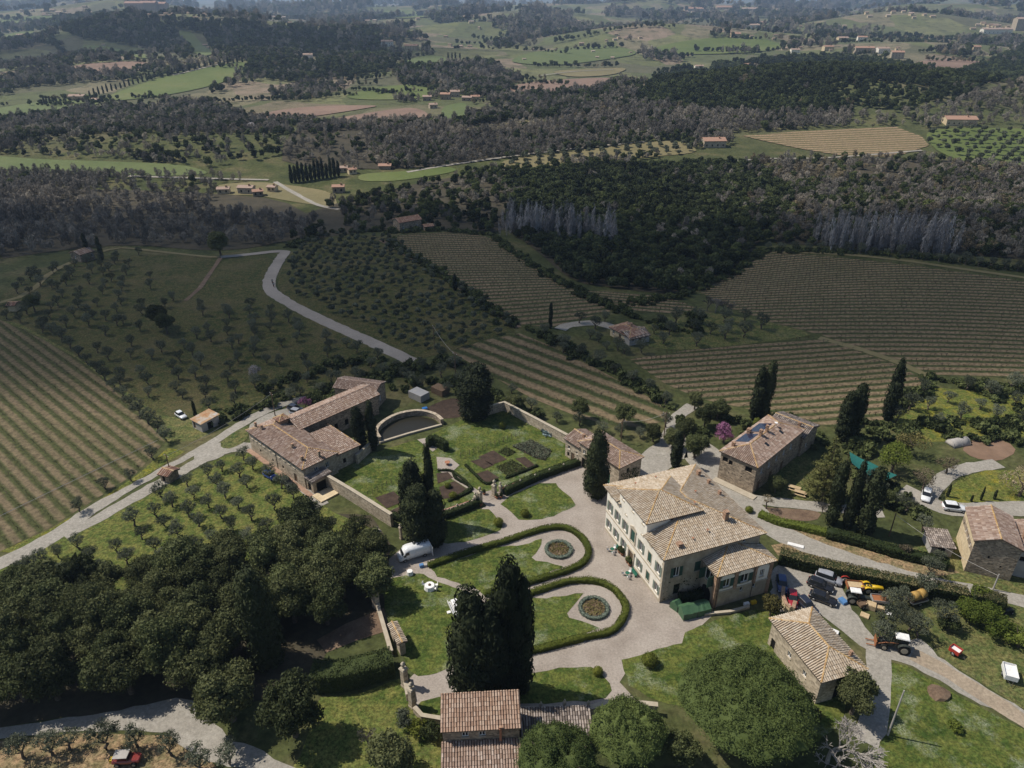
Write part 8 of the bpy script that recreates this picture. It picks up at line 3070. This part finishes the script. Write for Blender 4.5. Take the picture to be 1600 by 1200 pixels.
t1 = pole((679, 546), 7.5, 'pole with crossarm at the edge of the olive plantation')
t2 = pole((712, 588), 7, 'pole between plantation and walled garden')
t3 = pole((970, 692), 6, 'thin pole behind the outbuilding')
t4 = pole((1037, 684), 7, 'pole at the bend of the gravel track')
t5 = pole((1389, 838), 5.5, 'short pole above the dark hedge', False)
t6 = pole((1551, 922), 3.6, 'pole on the yellow verge below the ochre house', False, 'greyplaster')
t7 = pole((1387, 1149), 9.0, 'tall pale pole on the bottom right grass', False, 'greyplaster')
t8 = pole((268, 744), 5.5, 'pole behind the small hut at the lane')
t9 = pole((430, 650), 6.5, 'pole in the farmstead yard verge')
cable(t1, t2, 'cable between the two plantation poles')
cable(t3, t4, 'cable behind the outbuilding')
cable(t5, t6, 'cable crossing above the lane to the ochre house verge')
cable(t8, t9, 'cable from the hut pole to the farmstead')
a, b_ = PT(-40, 828), PT(246, 690)
cable(Vector((a.x, a.y, .35)), Vector((b_.x, b_.y, .35)), 'pale irrigation pipe crossing the left vineyard', 0.0, .07)


# ---- cyclists on the lane and one person by the van
def person(p, rz, label, top='jersey', bend=0.0):
    """one continuous figure grown from a skeleton"""
    e = empty('person', p, rz, label, 'person')
    J = {'pel': (0, 0, .95), 'ch': (bend * .4, 0, 1.3), 'nk': (bend * .55, 0, 1.48), 'hd': (bend * .65, 0, 1.62), 'ht': (bend * .67, 0, 1.72), 'lk': (.06, .1, .5), 'rk': (-.02, -.1, .5), 'la': (-.02, .11, .06), 'ra': (-.1, -.11, .06), 'lf': (.14, .12, .03), 'rf': (.06, -.12, .03), 'ls': (bend * .45, .19, 1.40), 'rs': (bend * .45, -.19, 1.40), 'le': (.04 + bend * .5, .26, 1.12), 're': (.04 + bend * .5, -.26, 1.12), 'lh': (.14 + bend * .7, .25, .88 + bend * .3), 'rh': (.14 + bend * .7, -.25, .88 + bend * .3)}
    ks = list(J)
    E_ = [('pel', 'ch'), ('ch', 'nk'), ('nk', 'hd'), ('hd', 'ht'), ('pel', 'lk'), ('lk', 'la'), ('la', 'lf'), ('pel', 'rk'), ('rk', 'ra'), ('ra', 'rf'), ('ch', 'ls'), ('ls', 'le'), ('le', 'lh'), ('ch', 'rs'), ('rs', 're'), ('re', 'rh')]
    rad = dict(pel=.15, ch=.16, nk=.06, hd=.10, ht=.07, lk=.075, rk=.075, la=.05, ra=.05, lf=.045, rf=.045, ls=.08, rs=.08, le=.05, re=.05, lh=.04, rh=.04)
    me = bpy.data.meshes.new('body')
    me.from_pydata([J[k] for k in ks], [(ks.index(a), ks.index(b)) for a, b in E_], [])
    me.materials.append(M['clothes'])
    b = bpy.data.objects.new('body', me)
    COL.objects.link(b)
    b.parent = e
    b.modifiers.new('skin', 'SKIN')
    for i, k in enumerate(ks):
        try:
            me.skin_vertices[0].data[i].radius = (rad[k], rad[k])
            me.skin_vertices[0].data[i].use_root = k == 'pel'
        except Exception:
            pass
    sb = b.modifiers.new('round', 'SUBSURF')
    sb.levels = sb.render_levels = 1
    q = MB()
    c = Vector(J['ch'])
    q.sections([[(c.x + .165 * math.cos(a), .215 * math.sin(a), z) for a in np.linspace(0, 2 * math.pi, 11)[:-1]] for z in (1.02, 1.2, 1.38)])
    q.build('jacket', M[top], e, True)
    MB().lathe([(.06, 0), (.115, .06), (.12, .12), (.06, .19)], 10, (J['hd'][0], 0, 1.58)).build('hair', M['wood'], e, True)


def bicycle(p, rz, label):
    e = empty('bicycle', p, rz, label, 'bicycle')
    for x in (-.5, .52):
        MB().tube([(x + .33 * math.cos(t), 0, .34 + .33 * math.sin(t)) for t in np.linspace(0, 2 * math.pi, 19)], .025, 5, False).build('wheel', M['tyre'], e)
    q = MB()
    for a_, b_ in (((-.5, .34), (-.1, .85)), ((-.1, .85), (.4, .85)), ((.4, .85), (.52, .34)), ((-.1, .85), (0, .32)), ((0, .32), (.4, .85)), ((0, .32), (-.5, .34))):
        q.tube([(a_[0], 0, a_[1]), (b_[0], 0, b_[1])], .025, 5)
    q.build('frame', M['tr_red'], e)
    MB().tube([(.38, -.25, 1.0), (.42, 0, .95), (.38, .25, 1.0)], .02, 5).build('handlebar', M['iron'], e)
    MB().box(-.25, 0, -.07, .07, .9, .96).build('saddle', M['tyre'], e)


for i, (q_, lb) in enumerate((((428, 449), 'nearer'), ((426, 444), 'farther'))):
    p = PT(*q_)
    p.z += .12
    bicycle(p, R(-60), lb + ' bicycle on the grey lane at the bend')
    person(p + Vector((0, 0, .12)), R(-60), lb + ' cyclist in pale jersey on the grey lane', 'jersey', .35)
p = P(607, 893)
person(Vector((p.x, p.y, .03)), 0.5, 'person in dark clothes standing beside the oak wood near the van', 'clothes')
